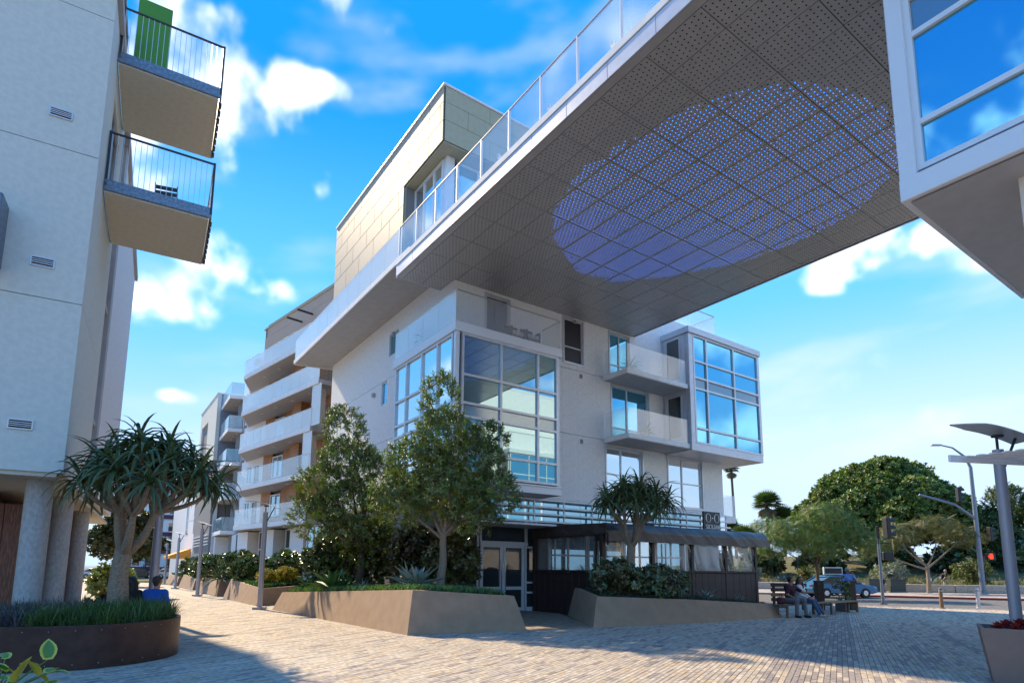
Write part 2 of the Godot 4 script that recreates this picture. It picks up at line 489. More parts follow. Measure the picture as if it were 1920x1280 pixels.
func make_sky() -> ImageTexture:
	var w := 2048; var h := 1024; var hh := 512
	var dens := PackedFloat32Array()
	dens.resize(w * hh)
	# heaps of cloud as [azimuth from -z towards x, elevation, half width, half height, strength], in degrees
	var heaps := [[8.5, 37.8, 7.0, 3.2, 0.95], [12.0, 39.6, 4.0, 1.6, 0.7], [15.8, 40.0, 2.2, 1.0, 0.6], [2.0, 40.5, 4.0, 3.0, 0.9], [1.0, 34.5, 5.0, 3.6, 0.95], [6.0, 34.0, 3.6, 2.2, 0.75], [3.0, 30.5, 4.0, 1.8, 0.6],
		[14.4, 33.6, 2.0, 1.9, 0.85], [9.4, 23.8, 4.4, 2.0, 1.0], [3.0, 21.6, 5.0, 2.2, 0.9], [6.5, 26.2, 3.6, 1.8, 0.75], [-2.0, 26.0, 4.0, 3.0, 0.8], [5.2, 14.2, 1.8, 0.7, 0.7], [19.5, 44.5, 2.4, 2.0, 0.42], [17.0, 46.0, 2.4, 1.6, 0.42], [6.0, 42.5, 2.0, 1.0, 0.5], [20.5, 24.0, 1.5, 1.2, 0.6],
		[68.5, 25.6, 6.5, 2.4, 1.1], [71.5, 26.2, 4.0, 2.0, 0.9], [65.5, 24.4, 3.6, 1.4, 0.8], [76.0, 23.0, 4.0, 1.2, 0.4], [60.0, 17.0, 16.0, 2.5, 0.2], [72.0, 12.0, 22.0, 3.0, 0.2], [88.0, 17.0, 14.0, 3.0, 0.3]]
	rng.seed = 77
	for i in 62:
		var az := rf(95, 345)
		heaps.push_back([az, rf(10, 55), rf(4, 11), rf(2, 4.5), rf(0.5, 1.05)])
	for b in heaps:
		var cx: float = b[0] / 360.0 * w
		var cy: float = (90.0 - b[1]) / 180.0 * h
		var rx: float = b[2] / 360.0 * w / cos(deg_to_rad(min(b[1], 70.0))) * 1.35
		var ry: float = b[3] / 180.0 * h * 1.5
		for y in range(max(0, int(cy - ry)), min(hh, int(cy + ry) + 1)):
			for x in range(int(cx - rx), int(cx + rx) + 1):
				var d := pow((x - cx) / rx, 2) + pow((y - cy) / ry, 2)
				if d < 1.0: dens[y * w + posmod(x, w)] += b[4] * (1.0 - d) * (1.0 - d)
	var big := noise(0.022, 7, 21).get_seamless_image(w, hh)
	big.convert(Image.FORMAT_L8)
	var wisp := noise(0.006, 5, 33).get_seamless_image(w, hh)
	wisp.convert(Image.FORMAT_L8)
	var bd := big.get_data(); var wd := wisp.get_data()
	var im := Image.create(w, h, false, Image.FORMAT_RGBF)
	var top := Vector3(0.008, 0.21, 0.66); var mid := Vector3(0.09, 0.38, 0.8); var low := Vector3(0.42, 0.55, 0.7)
	for y in hh:
		var el := (90.0 - (y + 0.5) * 180.0 / h)
		var t := clampf(el / 42.0, 0, 1)
		for x in w:
			var az := (x + 0.5) / w * 360.0
			# milky air towards the sea side, as the right of the view shows
			var haze := pow(clampf(0.5 + 0.5 * cos(deg_to_rad(az - 62.0)), 0, 1), 2.5)
			var tt := clampf(t - 0.3 * haze * (1.0 - t), 0, 1)
			var base := low.lerp(mid, smoothstep(-0.05, 0.5, tt)).lerp(top, smoothstep(0.45, 1.0, tt))
			var n1 := bd[y * w + x] / 255.0
			var sx := (x * 1 + y) % w
			var n2 := wd[((y * 3) % hh) * w + sx] / 255.0
			var d := dens[y * w + x]
			var cum := smoothstep(0.16, 1.05, d * (0.2 + 0.85 * n1) + (n1 - 0.5) * 1.25 * min(1.0, d * 2.2))
			var thin := smoothstep(0.42, 0.9, n2) * (0.1 + 0.4 * haze) * smoothstep(0.0, 0.15, t)
			var white := Vector3(1.1, 1.1, 1.12).lerp(Vector3(0.62, 0.68, 0.8), smoothstep(0.35, 0.7, n2) * 0.7 * cum)
			var c := base.lerp(Vector3(0.52, 0.58, 0.66), clampf(thin, 0, 0.8)).lerp(white, cum * 0.94)
			im.set_pixel(x, y, Color(c.x, c.y, c.z))
	im.fill_rect(Rect2i(0, hh, w, h - hh), Color(0.3, 0.3, 0.3))
	return ImageTexture.create_from_image(im)


func camera_and_light() -> void:
	var cam := Camera3D.new()
	cam.name = "camera"
	cam.projection = Camera3D.PROJECTION_FRUSTUM   # a shifted lens: the uprights lean only a little
	cam.near = 0.1
	cam.far = 1500.0
	cam.size = 0.1 * 1.141371
	cam.frustum_offset = Vector2(0, 0.1 * 0.237516)
	cam.transform = Transform3D(Basis(Vector3(0.817049, 0.006658, 0.57653), Vector3(-0.08693, 0.989925, 0.111764), Vector3(-0.569978, -0.141434, 0.809396)), Vector3(0, 1.6, 0))
	add_child(cam)
	cam.current = true
	var env := Environment.new()
	var sky := Sky.new()
	var pano := PanoramaSkyMaterial.new()
	pano.panorama = make_sky()
	sky.sky_material = pano
	env.background_mode = Environment.BG_SKY
	env.sky = sky
	env.background_energy_multiplier = 0.62
	env.tonemap_mode = Environment.TONE_MAPPER_LINEAR
	env.tonemap_exposure = 3.05
	env.sdfgi_enabled = true
	env.ssao_enabled = true
	env.ssil_enabled = true
	var we := WorldEnvironment.new()
	we.name = "world"
	we.environment = env
	add_child(we)
	var sun := DirectionalLight3D.new()
	sun.name = "sun"
	sun.light_energy = 1.0
	sun.light_color = Color(1.0, 0.9, 0.74)
	sun.light_angular_distance = 1.2
	sun.shadow_enabled = true
	add_child(sun)
	sun.look_at_from_position(Vector3(-0.15, 1.0, -1.22) * 10.0, Vector3.ZERO)


# ---------------------------------------------------------------- ground

var street := Transform3D(Basis(Vector3.UP, deg_to_rad(-66.4)), Vector3.ZERO)   # x along the street, -z across it
const EYE_R := Vector2(0.8177, 0.5757)
const EYE_F := Vector2(0.5757, -0.8177)


func sheet(poly: Array, y: float) -> ArrayMesh:
	var g := G.new()
	g.slab(poly, y - 0.1, y)
	return g.done()


func street_poly(x0: float, x1: float, d0: float, d1: float) -> Array:
	var o := []
	for p in [[x0, d0], [x1, d0], [x1, d1], [x0, d1]]:
		var w := street * Vector3(p[0], 0, -p[1])
		o.push_back(Vector2(w.x, w.z))
	return o


func ground() -> void:
	struct("ground", sheet([Vector2(-400, -400), Vector2(500, -400), Vector2(500, 300), Vector2(-400, 300)], -0.2), M.earth)
	var k0 := street * Vector3(-75, 0, -33.2); var k1 := street * Vector3(45, 0, -33.2)
	struct("promenade", sheet([Vector2(-40, 40), Vector2(-40, -90), Vector2(k0.x, k0.z), Vector2(k1.x, k1.z), Vector2(40, 40)], -0.02), M.pave_far)
	var plaza := struct("plaza", sheet([Vector2(-6, 6), Vector2(-6, -28), Vector2(-2, -34), Vector2(9, -34), Vector2(10.5, -19), Vector2(27, -19), Vector2(33, -7.5), Vector2(33, 6)], -0.012), M.bed_joint)
	# plank pavers, long joints running towards the street corner
	var e1 := Vector2(0.896, -0.444); var e2 := Vector2(0.444, 0.896)
	var zone := noise(0.55, 3, 5)
	rng.seed = 11
	var list := []
	var row := 0
	var vv := -31.0
	while vv < 12.0:
		var wd := 0.078
		var u := -16.0 + rf(0, 0.45)
		while u < 46.0:
			var ln: float = [0.23, 0.3, 0.38, 0.46][rng.randi() % 4]
			var p := e1 * (u + ln / 2) + e2 * vv
			u += ln + 0.005
			var d := p.dot(EYE_F); var l := p.dot(EYE_R)
			if d < 4.0 or d > 31.0 or absf(l) > d * 0.95 + 1.0 or p.x < -5.9: continue
			if p.y < -19.2 and p.x > 10.3: continue
			if p.x > 11.0 and p.y > -18.9 and p.y < -13.6 and p.x < 23.0: continue
			if p.x * 0.916 - p.y * 0.4 > 33.0: continue
			var r := rng.randf()
			var dark_band := (vv > -1.15 and vv < 0.19) or zone.get_noise_2d(vv * 2.2, p.x * 0.15) > 0.42
			var c := Color(0.49, 0.425, 0.345)
			if dark_band:
				if r < 0.66: c = Color(0.31, 0.27, 0.25)
				elif r < 0.86: c = Color(0.55, 0.46, 0.35)
				else: c = Color(0.4, 0.35, 0.3)
			else:
				if r < 0.1: c = Color(0.29, 0.255, 0.24)
				elif r < 0.3: c = Color(0.56, 0.49, 0.4)
				elif r < 0.45: c = Color(0.43, 0.38, 0.335)
				elif r < 0.6: c = Color(0.5, 0.4, 0.285)
			c = c * rf(0.92, 1.07) * (1.0 + 0.09 * zone.get_noise_2d(p.x * 0.5 + 40.0, p.y * 0.5))
			list.push_back([p, ln, c, d, l])
		vv += wd + 0.006
		row += 1
	var seen := []
	var rest := []
	for it in list:
		var inframe: bool = it[3] > 8.6 and absf(it[4]) < it[3] * 0.84 and not (it[4] < -0.42 * it[3] and it[3] < 13.5)
		if inframe and it[3] < 12.0: seen.push_back(it)
		else: rest.push_back(it)
	seen.sort_custom(func(a, b): return a[3] < b[3])
	rest.append_array(seen.slice(300))
	seen = seen.slice(0, 300)
	var yaw := atan2(0.444, 0.896)
	var shapes := {}
	for ln in [0.23, 0.3, 0.38, 0.46]:
		shapes[ln] = cbox(Vector3(ln, 0.05, 0.078), 0.004)
	var tones := {}
	for it in seen:
		var key := "%d%d%d" % [int(it[2].r * 40), int(it[2].g * 40), int(it[2].b * 40)]
		if not tones.has(key):
			var m: StandardMaterial3D = M.paver.duplicate()
			m.vertex_color_use_as_albedo = false
			m.albedo_color = Color(it[2].r, it[2].g, it[2].b).linear_to_srgb()
			tones[key] = m
		put("paver", shapes[it[1]], tones[key], plaza, Transform3D(Basis(Vector3.UP, yaw + rf(-0.004, 0.004)), Vector3(it[0].x, -0.025 + rf(-0.0015, 0.0015), it[0].y)))
	for ln in shapes:
		var where := []; var cols := []
		for it in rest:
			if it[1] == ln:
				where.push_back(Transform3D(Basis(Vector3.UP, yaw + rf(-0.004, 0.004)), Vector3(it[0].x, -0.025 + rf(-0.002, 0.002), it[0].y)))
				cols.push_back(Color(it[2].r, it[2].g, it[2].b))
		copies("pavers", shapes[ln], M.paver, plaza, where, cols)
	# entry ramp between the two slanted planters
	struct("ramp", sheet([Vector2(9.7, -12.9), Vector2(11.7, -12.62), Vector2(14.7, -17.9), Vector2(14.2, -18.85), Vector2(10.9, -18.85)], 0.012), M.path)
	# street
	struct("road", sheet(street_poly(-60, 70, 33.2, 48.0), -0.12), M.asphalt)
	for s in [[33.1, 33.45, -0.11], [47.9, 48.25, -0.11]]:
		var g := G.new()
		g.slab(street_poly(-60, 70, s[0], s[1]), -0.2, 0.004)
		struct("kerb", g.done(), M.kerb)
	struct("pavement", sheet(street_poly(-60, 70, 48.2, 58.5), 0.0), M.pavement)
	var gr := G.new()
	gr.slab(street_poly(-2.0, 9.2, 47.86, 48.3), -0.19, 0.01)
	struct("red_kerb", gr.done(), M.kerb_red)
	# zebra crossing: broad bars
	for i in 9:
		struct("crossing_bar", sheet(street_poly(8.5, 13.5, 34.6 + i * 1.45, 35.2 + i * 1.45), -0.112), M.paint_white)
	for i in 2:
		struct("lane_line", sheet(street_poly(-55, 6.5, 40.4 + i * 0.35, 40.55 + i * 0.35), -0.112), M.paint_yellow)
	struct("tactile_strip", sheet(street_poly(8.8, 12.0, 48.5, 49.4), 0.006), M.paint_yellow)
	# the park slopes up behind its seat wall
	var hill := G.new()
	var nz := noise(0.05, 3, 2)
	var f := func(x: float, d: float) -> Vector3:
		var k := smoothstep(58.0, 105.0, d)
		return street * Vector3(x, 0.3 + k * 3.6 + nz.get_noise_2d(x, d) * 0.6 * smoothstep(58.0, 64.0, d), -d)
	for i in 44:
		for j in 26:
			var x0 := -70.0 + i * 4.0; var d0 := 58.3 + j * 3.6
			hill.q(f.call(x0, d0), f.call(x0 + 4, d0), f.call(x0 + 4, d0 + 3.6), f.call(x0, d0 + 3.6))
	struct("park_hill", hill.done(), M.earth)
	var pth := G.new()
	for i in 10:
		var a: Vector3 = f.call(13.0 + i * 1.0 + i * i * 0.05, 58.6 + i * 2.4); var b: Vector3 = f.call(14.0 + i * 1.0 + (i + 1) * (i + 1) * 0.05, 58.6 + (i + 1) * 2.4)
		var sd := street.basis.x * 1.8; var up := Vector3.UP * 0.12
		pth.q(a - sd + up, a + sd + up, b + sd + up, b - sd + up)
	struct("park_path", pth.done(), M.path)
	var wall := thing("seat_wall", "long low tan concrete seat wall edging the park across the street", "wall", street * Vector3(0, 0, -58))
	var pts := [[-60.0, 57.6], [-48.0, 57.6], [-36.0, 57.6], [-24.0, 57.6], [-14.0, 57.6], [-7.0, 57.6], [-1.0, 57.6], [5.0, 57.8], [10.0, 58.6], [13.5, 61.0], [15.5, 66.0]]
	for i in pts.size() - 1:
		var a := street * Vector3(pts[i][0], 0, -pts[i][1]); var b := street * Vector3(pts[i + 1][0], 0, -pts[i + 1][1])
		var yw := atan2(-(b - a).z, (b - a).x)
		put("wall_block", cbox(Vector3(a.distance_to(b) - 0.012, 0.62, 0.5), 0.03), M.planter_pale, wall, at((a + b) / 2 + Vector3(0, 0.31, 0), yw))


# ---------------------------------------------------------------- the cafe block with its bays

func rail_line(parent: Node, pts: Array, h: float, step: float, m: Material, post: Material, rail: Material) -> void:
	for i in pts.size() - 1:
		var a: Vector3 = pts[i]; var b: Vector3 = pts[i + 1]
		glass_rail(parent, a, b, h, max(1, roundi(a.distance_to(b) / step)), m, post, rail)


const LV := [4.43, 7.3, 10.17, 13.04, 15.91, 18.78]


func bay(b: Node, T: Transform3D, w: float, h: float, cols: Array, rows: Array, gm: Material, odd := {}) -> void:
	var f := window(b, T, w, h, cols, rows, M.aluminium, gm, 0.09, 0.14, "curtain_wall", odd)


func main_building() -> void:
	var b := thing("apartment_building", "light grey stucco apartment building with glass corner bay above the cafe", "building", Vector3(18.5, 0, -26))
	var S := at(Vector3(0, 0, -18.9))                    # south face: looks along +z
	var W := at(Vector3(10.55, 0, 0), -PI / 2)           # promenade face: looks along -x; its own x is world z
	put("core", cbox(Vector3(15.7, 13.0, 13.6)), M.dark_core, b, at(Vector3(18.75, 6.53, -26.05)))
	# openings on the south face, [x0, y0, x1, y1]
	var south := [[16.0, 10.45, 17.08, 12.44], [18.72, 10.28, 20.0, 12.4], [18.8, 7.42, 21.2, 9.9], [18.4, 4.62, 20.7, 7.0], [22.5, 4.62, 25.05, 7.0], [12.0, 10.25, 13.1, 12.36]]
	var tops := [4.43, 7.29, 10.16, 14.1]
	var lows := [4.43, 7.31, 10.18]
	for i in 3:
		var hl := []
		for o in south:
			if o[1] > lows[i] - 0.1 and o[3] < tops[i + 1] + 0.1: hl.push_back(o)
		var g := G.new()
		g.wall(S, 10.55, lows[i] if i > 0 else 4.43, 26.75, tops[i + 1], hl, 0.16, 0.3)
		put("wall", g.done(), M.stucco, b)
		var g2 := G.new()
		var hw := []
		if i == 1: hw = [[-25.6, 9.05, -25.0, 10.14]]
		if i == 2: hw = [[-24.9, 11.2, -23.9, 12.3]]
		g2.wall(W, -32.9, lows[i], -19.2, min(tops[i + 1], 13.04), hw, 0.16, 0.3)
		put("wall", g2.done(), M.stucco, b)
		var g3 := G.new()
		g3.wall(at(Vector3(26.75, 0, 0), PI / 2), 19.2, lows[i], 33.0, tops[i + 1], [], 0.1, 0.3)
		put("wall", g3.done(), M.stucco, b)
	put("roof_slab", cbox(Vector3(15.6, 0.3, 13.6)), M.slab_grey, b, at(Vector3(18.75, 13.7, -26.1)))
	var div := [[[], [0.36]], [[0.5], [0.3]], [[0.42], [0.22]], [[0.42], [0.5]], [[0.42], [0.5]], [[], [0.22]]]
	for i in south.size():
		var o: Array = south[i]
		var m: Material = [M.screen_dark, M.glass_blue, M.glass_blue, M.glass_silver, M.glass_silver, M.screen_dark][i]
		window(b, S * at(Vector3((o[0] + o[2]) / 2, (o[1] + o[3]) / 2, -0.08)), o[2] - o[0] - 0.01, o[3] - o[1] - 0.01, div[i][0], div[i][1], M.aluminium, m, 0.055, 0.1)
		# slim surround, proud of the stucco
		var g := G.new()
		var w: float = o[2] - o[0]; var h: float = o[3] - o[1]
		for e in [[Vector3(-w / 2 - 0.035, 0, 0), Vector3(0.07, h + 0.14, 0.05)], [Vector3(w / 2 + 0.035, 0, 0), Vector3(0.07, h + 0.14, 0.05)], [Vector3(0, h / 2 + 0.035, 0), Vector3(w, 0.07, 0.05)], [Vector3(0, -h / 2 - 0.035, 0), Vector3(w, 0.07, 0.05)]]:
			g.box(e[0], e[1])
		put("window_surround", g.done(), M.aluminium, b, S * at(Vector3((o[0] + o[2]) / 2, (o[1] + o[3]) / 2, 0.02)))
	for o in [[-25.6, 9.05, -25.0, 10.14], [-24.9, 11.2, -23.9, 12.3]]:
		window(b, W * at(Vector3((o[0] + o[2]) / 2, (o[1] + o[3]) / 2, -0.08)), o[2] - o[0] - 0.01, o[3] - o[1] - 0.01, [], [], M.aluminium, M.glass_blue, 0.055, 0.1)
	# small louvred vents beside the joints
	for p in [[16.3, 12.4], [16.65, 9.95], [16.65, 7.05]]:
		var vt := put("vent", cbox(Vector3(0.16, 0.2, 0.03), 0.005), M.slab_grey, b, S * at(Vector3(p[0] + 0.3, p[1], 0.014)))
		for k in 3: put("slat", cbox(Vector3(0.12, 0.02, 0.02)), M.dark_metal, vt, S * at(Vector3(p[0] + 0.3, p[1] - 0.05 + k * 0.05, 0.034)))
	for p in [[-24.3, 12.1], [-26.4, 9.75]]:
		put("wall_light", cbox(Vector3(0.14, 0.2, 0.16), 0.02), M.slab_grey, b, W * at(Vector3(p[0], p[1], 0.08)))
	# --- corner bay: two glass storeys over the entrance
	put("bay_floor", cbox(Vector3(4.72, 0.2, 5.2)), M.slab_grey, b, at(Vector3(12.35, 4.5, -20.27)))
	put("bay_core", cbox(Vector3(4.4, 5.4, 4.8)), M.dark_core, b, at(Vector3(12.35, 7.3, -20.25)))
	put("bay_fascia", cbox(Vector3(4.76, 0.26, 0.14), 0.01), M.white_metal, b, at(Vector3(12.36, 4.53, -17.66)))
	put("bay_fascia", cbox(Vector3(0.14, 0.26, 5.2), 0.01), M.white_metal, b, at(Vector3(9.99, 4.53, -20.33)))
	put("bay_sill", cbox(Vector3(4.86, 0.07, 0.2), 0.01), M.white_metal, b, at(Vector3(12.36, 4.69, -17.66)))
	bay(b, at(Vector3(12.42, 7.36, -17.7)), 4.4, 5.16, [0.385, 0.775], [0.16, 0.41, 0.505, 0.705], M.glass_teal, {2: M.glass_spandrel})
	bay(b, at(Vector3(10.02, 7.36, -20.3), -PI / 2), 4.9, 5.16, [0.22, 0.5, 0.76], [0.16, 0.41, 0.505, 0.705], M.glass_silver)
	put("bay_post", cbox(Vector3(0.16, 5.3, 0.16), 0.01), M.white_metal, b, at(Vector3(10.04, 7.36, -17.72)))
	put("bay_post", cbox(Vector3(0.16, 5.3, 0.16), 0.01), M.white_metal, b, at(Vector3(14.66, 7.36, -17.76)))
	put("bay_side", cbox(Vector3(0.1, 5.6, 1.1)), M.white_metal, b, at(Vector3(14.7, 7.36, -18.35)))
	put("bay_cornice", cbox(Vector3(4.92, 0.36, 5.35), 0.015), M.white_metal, b, at(Vector3(12.36, 10.12, -20.27)))
	# terrace on the bay: glass all round, chairs stand on it
	rail_line(b, [Vector3(9.96, 10.31, -22.85), Vector3(9.96, 10.31, -17.66)], 1.15, 1.3, M.rail_frost, null, M.white_metal)
	rail_line(b, [Vector3(9.98, 10.31, -17.64), Vector3(14.75, 10.31, -17.64), Vector3(14.75, 10.31, -18.85)], 1.15, 1.55, M.rail_glass, null, M.grey_metal)
	# --- two balconies
	for y in [10.0, 7.15]:
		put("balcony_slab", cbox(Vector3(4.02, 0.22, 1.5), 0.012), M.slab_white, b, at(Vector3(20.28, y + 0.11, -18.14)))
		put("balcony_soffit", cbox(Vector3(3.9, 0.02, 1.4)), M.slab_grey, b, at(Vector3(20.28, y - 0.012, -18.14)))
		rail_line(b, [Vector3(18.32, y + 0.23, -18.85), Vector3(18.32, y + 0.23, -17.44), Vector3(22.25, y + 0.23, -17.44)], 1.12, 1.35, M.rail_glass, null, null)
	# --- east bay
	put("bay_core", cbox(Vector3(5.4, 5.6, 1.4)), M.dark_core, b, at(Vector3(25.15, 10.07, -18.12)))
	put("bay_core", cbox(Vector3(1.2, 5.6, 4.0)), M.dark_core, b, at(Vector3(27.3, 10.07, -20.8)))
	put("bay_fascia", cbox(Vector3(5.7, 0.36, 1.62), 0.012), M.fascia, b, at(Vector3(25.15, 7.26, -18.1)))
	put("bay_fascia", cbox(Vector3(1.2, 0.36, 4.2), 0.012), M.fascia, b, at(Vector3(27.42, 7.262, -21.0)))
	bay(b, at(Vector3(25.28, 10.1, -17.36)), 5.3, 5.3, [0.19, 0.6], [0.14, 0.5, 0.6, 0.755], M.glass_blue, {2: M.glass_spandrel})
	put("bay_post", cbox(Vector3(0.3, 5.32, 0.2), 0.012), M.fascia, b, at(Vector3(22.47, 10.1, -17.4)))
	put("bay_post", cbox(Vector3(0.14, 5.32, 0.2), 0.012), M.fascia, b, at(Vector3(27.98, 10.1, -17.4)))
	put("bay_cornice", cbox(Vector3(5.85, 0.3, 1.75), 0.015), M.fascia, b, at(Vector3(25.15, 12.9, -18.08)))
	put("bay_side", cbox(Vector3(0.1, 5.3, 1.35)), M.fascia, b, at(Vector3(22.36, 10.1, -18.18)))
	for y in [11.6, 8.75]:
		window(b, at(Vector3(22.29, y, -18.2), -PI / 2), 0.85, 2.1, [], [], M.aluminium, M.glass_dark, 0.06, 0.06)
	# roof terrace over the east part
	rail_line(b, [Vector3(20.5, 14.1, -18.95), Vector3(26.7, 14.1, -18.95), Vector3(26.7, 14.1, -30)], 1.1, 1.6, M.rail_glass, null, M.grey_metal)
	window(b, at(Vector3(21.0, 14.9, -20.4)), 1.5, 1.9, [], [], M.aluminium, M.glass_blue)
	put("stair_house", cbox(Vector3(4.4, 2.2, 6)), M.stucco, b, at(Vector3(20.0, 15.0, -23.5)))
	# side balcony round the corner
	put("balcony_slab", cbox(Vector3(1.3, 0.35, 3.0), 0.012), M.slab_white, b, at(Vector3(27.4, 4.25, -20.6)))
	rail_line(b, [Vector3(26.8, 4.43, -19.08), Vector3(28.02, 4.43, -19.08), Vector3(28.02, 4.43, -22.1)], 1.1, 1.2, M.rail_glass, null, null)
	# --- shop front under the south wall
	put("shop_back", cbox(Vector3(15.6, 4.3, 0.2)), M.dark_core, b, at(Vector3(18.8, 2.2, -19.3)))
	put("shop_back", cbox(Vector3(0.2, 4.3, 13.8)), M.dark_core, b, at(Vector3(11.35, 2.2, -26.0)))
	window(b, at(Vector3(11.4, 2.1, -18.98)), 0.9, 3.2, [], [0.5, 0.75], M.white_metal, M.glass_dark, 0.07, 0.1)
	window(b, at(Vector3(13.0, 3.05, -18.98)), 2.2, 0.95, [], [], M.white_metal, M.glass_dark, 0.07, 0.1)
	window(b, at(Vector3(14.3, 1.75, -18.98)), 0.62, 3.5, [], [0.2, 0.31, 0.7], M.white_metal, M.glass_dark, 0.07, 0.1)
	put("plinth", cbox(Vector3(0.62, 0.16, 0.12)), M.white_metal, b, at(Vector3(14.3, 0.08, -18.86)))
	for i in 2:   # the double door
		var d := window(b, at(Vector3(12.42 + i * 1.02, 1.28, -18.96)), 1.0, 2.5, [], [0.34], M.white_metal, M.glass_dark, 0.12, 0.07, "door")
		put("door_pull", cbox(Vector3(0.03, 1.1, 0.05), 0.008), M.chrome, d, at(Vector3(12.42 + i * 1.02 + (0.42 if i == 0 else -0.42), 1.35, -18.88)))
	put("door_lintel", cbox(Vector3(2.2, 0.1, 0.14)), M.white_metal, b, at(Vector3(12.98, 2.56, -18.94)))
	# horizontal louvres above shop and cafe
	for i in 11:
		put("louvre_post", cbox(Vector3(0.06, 1.0, 0.06)), M.white_metal, b, at(Vector3(11.2 + i * 1.55, 3.92, -18.78)))
	for k in 4:
		put("louvre", cbox(Vector3(16.0, 0.075, 0.1), 0.01), M.white_metal, b, at(Vector3(18.9, 3.47 + k * 0.29, -18.68)))
	for i in 8:
		put("pane", cbox(Vector3(1.98, 0.95, 0.02)), M.glass_teal if i % 3 != 1 else M.glass_silver, b, at(Vector3(11.9 + i * 2.0, 3.92, -18.98)))
	put("canopy", cbox(Vector3(6.8, 0.07, 1.6), 0.01), M.white_metal, b, at(Vector3(14.2, 3.22, -18.1)))
	# shop windows along the promenade
	for i in 6:
		window(b, at(Vector3(11.2, 2.2, -20.2 - i * 2.25), -PI / 2), 2.2, 4.2, [0.5], [0.36, 0.66], M.white_metal, M.glass_dark if i % 2 == 0 else M.glass_teal, 0.07, 0.1)
	put("soffit", cbox(Vector3(15.9, 0.06, 13.8)), M.slab_grey, b, at(Vector3(18.6, 4.4, -25.95)))
	# --- penthouse: cream panels, a recessed corner window
	var ph := G.new()
	ph.box(Vector3(14.2, 16.3, -25.7), Vector3(9.2, 6.4, 8.6))
	ph.box(Vector3(14.2, 18.55, -19.8), Vector3(9.2, 2.1, 3.3))
	ph.box(Vector3(15.2, 15.2, -20.3), Vector3(7.2, 4.4, 2.3))
	put("penthouse_core", ph.done(), M.dark_core, b)
	var rows := [13.1, 14.3, 15.5, 16.6, 17.45, 18.3, 19.05, 19.7]
	for r in rows.size() - 1:
		var y0: float = rows[r]; var y1: float = rows[r + 1]
		var z := -30.1 + (0.0 if r % 2 == 0 else -0.9)
		while z < -18.15:
			var z0: float = max(z, -30.1); var z1: float = min(z + 1.8, -18.15)
			z += 1.8
			if z1 - z0 < 0.1: continue
			if y0 < 17.4 and z1 > -21.5:
				z1 = min(z1, -21.5)
				if z1 - z0 < 0.1: continue
			put("panel", cbox(Vector3(0.04, y1 - y0 - 0.022, z1 - z0 - 0.022), 0.004), M.clad_cream if (r + int(z)) % 3 else M.clad_cream_b, b, at(Vector3(9.52, (y0 + y1) / 2, (z0 + z1) / 2)))
		if y0 > 17.4:
			var x := 9.56 - (0.0 if r % 2 == 0 else 1.0)
			while x < 18.5:
				var x0: float = max(x, 9.56); var x1: float = x + 2.0
				x += 2.0
				put("panel", cbox(Vector3(x1 - x0 - 0.012, y1 - y0 - 0.012, 0.04), 0.004), M.clad_olive, b, at(Vector3((x0 + x1) / 2, (y0 + y1) / 2, -18.12)))
	put("coping", cbox(Vector3(9.3, 0.1, 12.1), 0.02), M.white_metal, b, at(Vector3(14.1, 19.76, -24.1)))
	put("recess_soffit", cbox(Vector3(9.0, 0.05, 3.3)), M.clad_olive, b, at(Vector3(14.06, 17.42, -19.8)))
	put("recess_jamb", cbox(Vector3(1.0, 4.3, 0.05)), M.clad_olive, b, at(Vector3(10.05, 15.25, -21.48)))
	window(b, at(Vector3(10.0, 15.6, -20.2), -PI / 2), 2.5, 3.5, [0.36, 0.7], [0.32], M.white_metal, M.glass_silver, 0.08, 0.1)
	put("corner_post", cbox(Vector3(0.35, 4.4, 0.3), 0.01), M.white_metal, b, at(Vector3(10.18, 15.2, -18.86)))
	window(b, at(Vector3(11.0, 15.6, -18.8)), 1.0, 3.5, [], [0.32], M.white_metal, M.glass_blue, 0.08, 0.1)
	put("recess_wall", cbox(Vector3(5.4, 4.3, 0.06)), M.clad_olive, b, at(Vector3(14.3, 15.25, -19.0)))
	# --- level-five terrace slab over the promenade
	var ts := G.new()
	ts.slab([Vector2(8.69, -33.9), Vector2(10.9, -33.4), Vector2(10.9, -18.9), Vector2(8.69, -18.9)], 13.04, 13.2)
	put("terrace_slab", ts.done(), M.slab_grey, b)
	put("terrace_edge", cbox(Vector3(0.06, 0.24, 15.0), 0.01), M.slab_white, b, at(Vector3(8.66, 13.14, -26.4)))
	put("terrace_edge", cbox(Vector3(2.1, 0.24, 0.06), 0.01), M.slab_white, b, at(Vector3(9.75, 13.14, -33.75), -0.22))
	rail_line(b, [Vector3(9.9, 13.26, -33.65), Vector3(8.7, 13.26, -33.92), Vector3(8.7, 13.26, -19.9)], 1.2, 1.45, M.rail_frost, null, M.rail_glass)


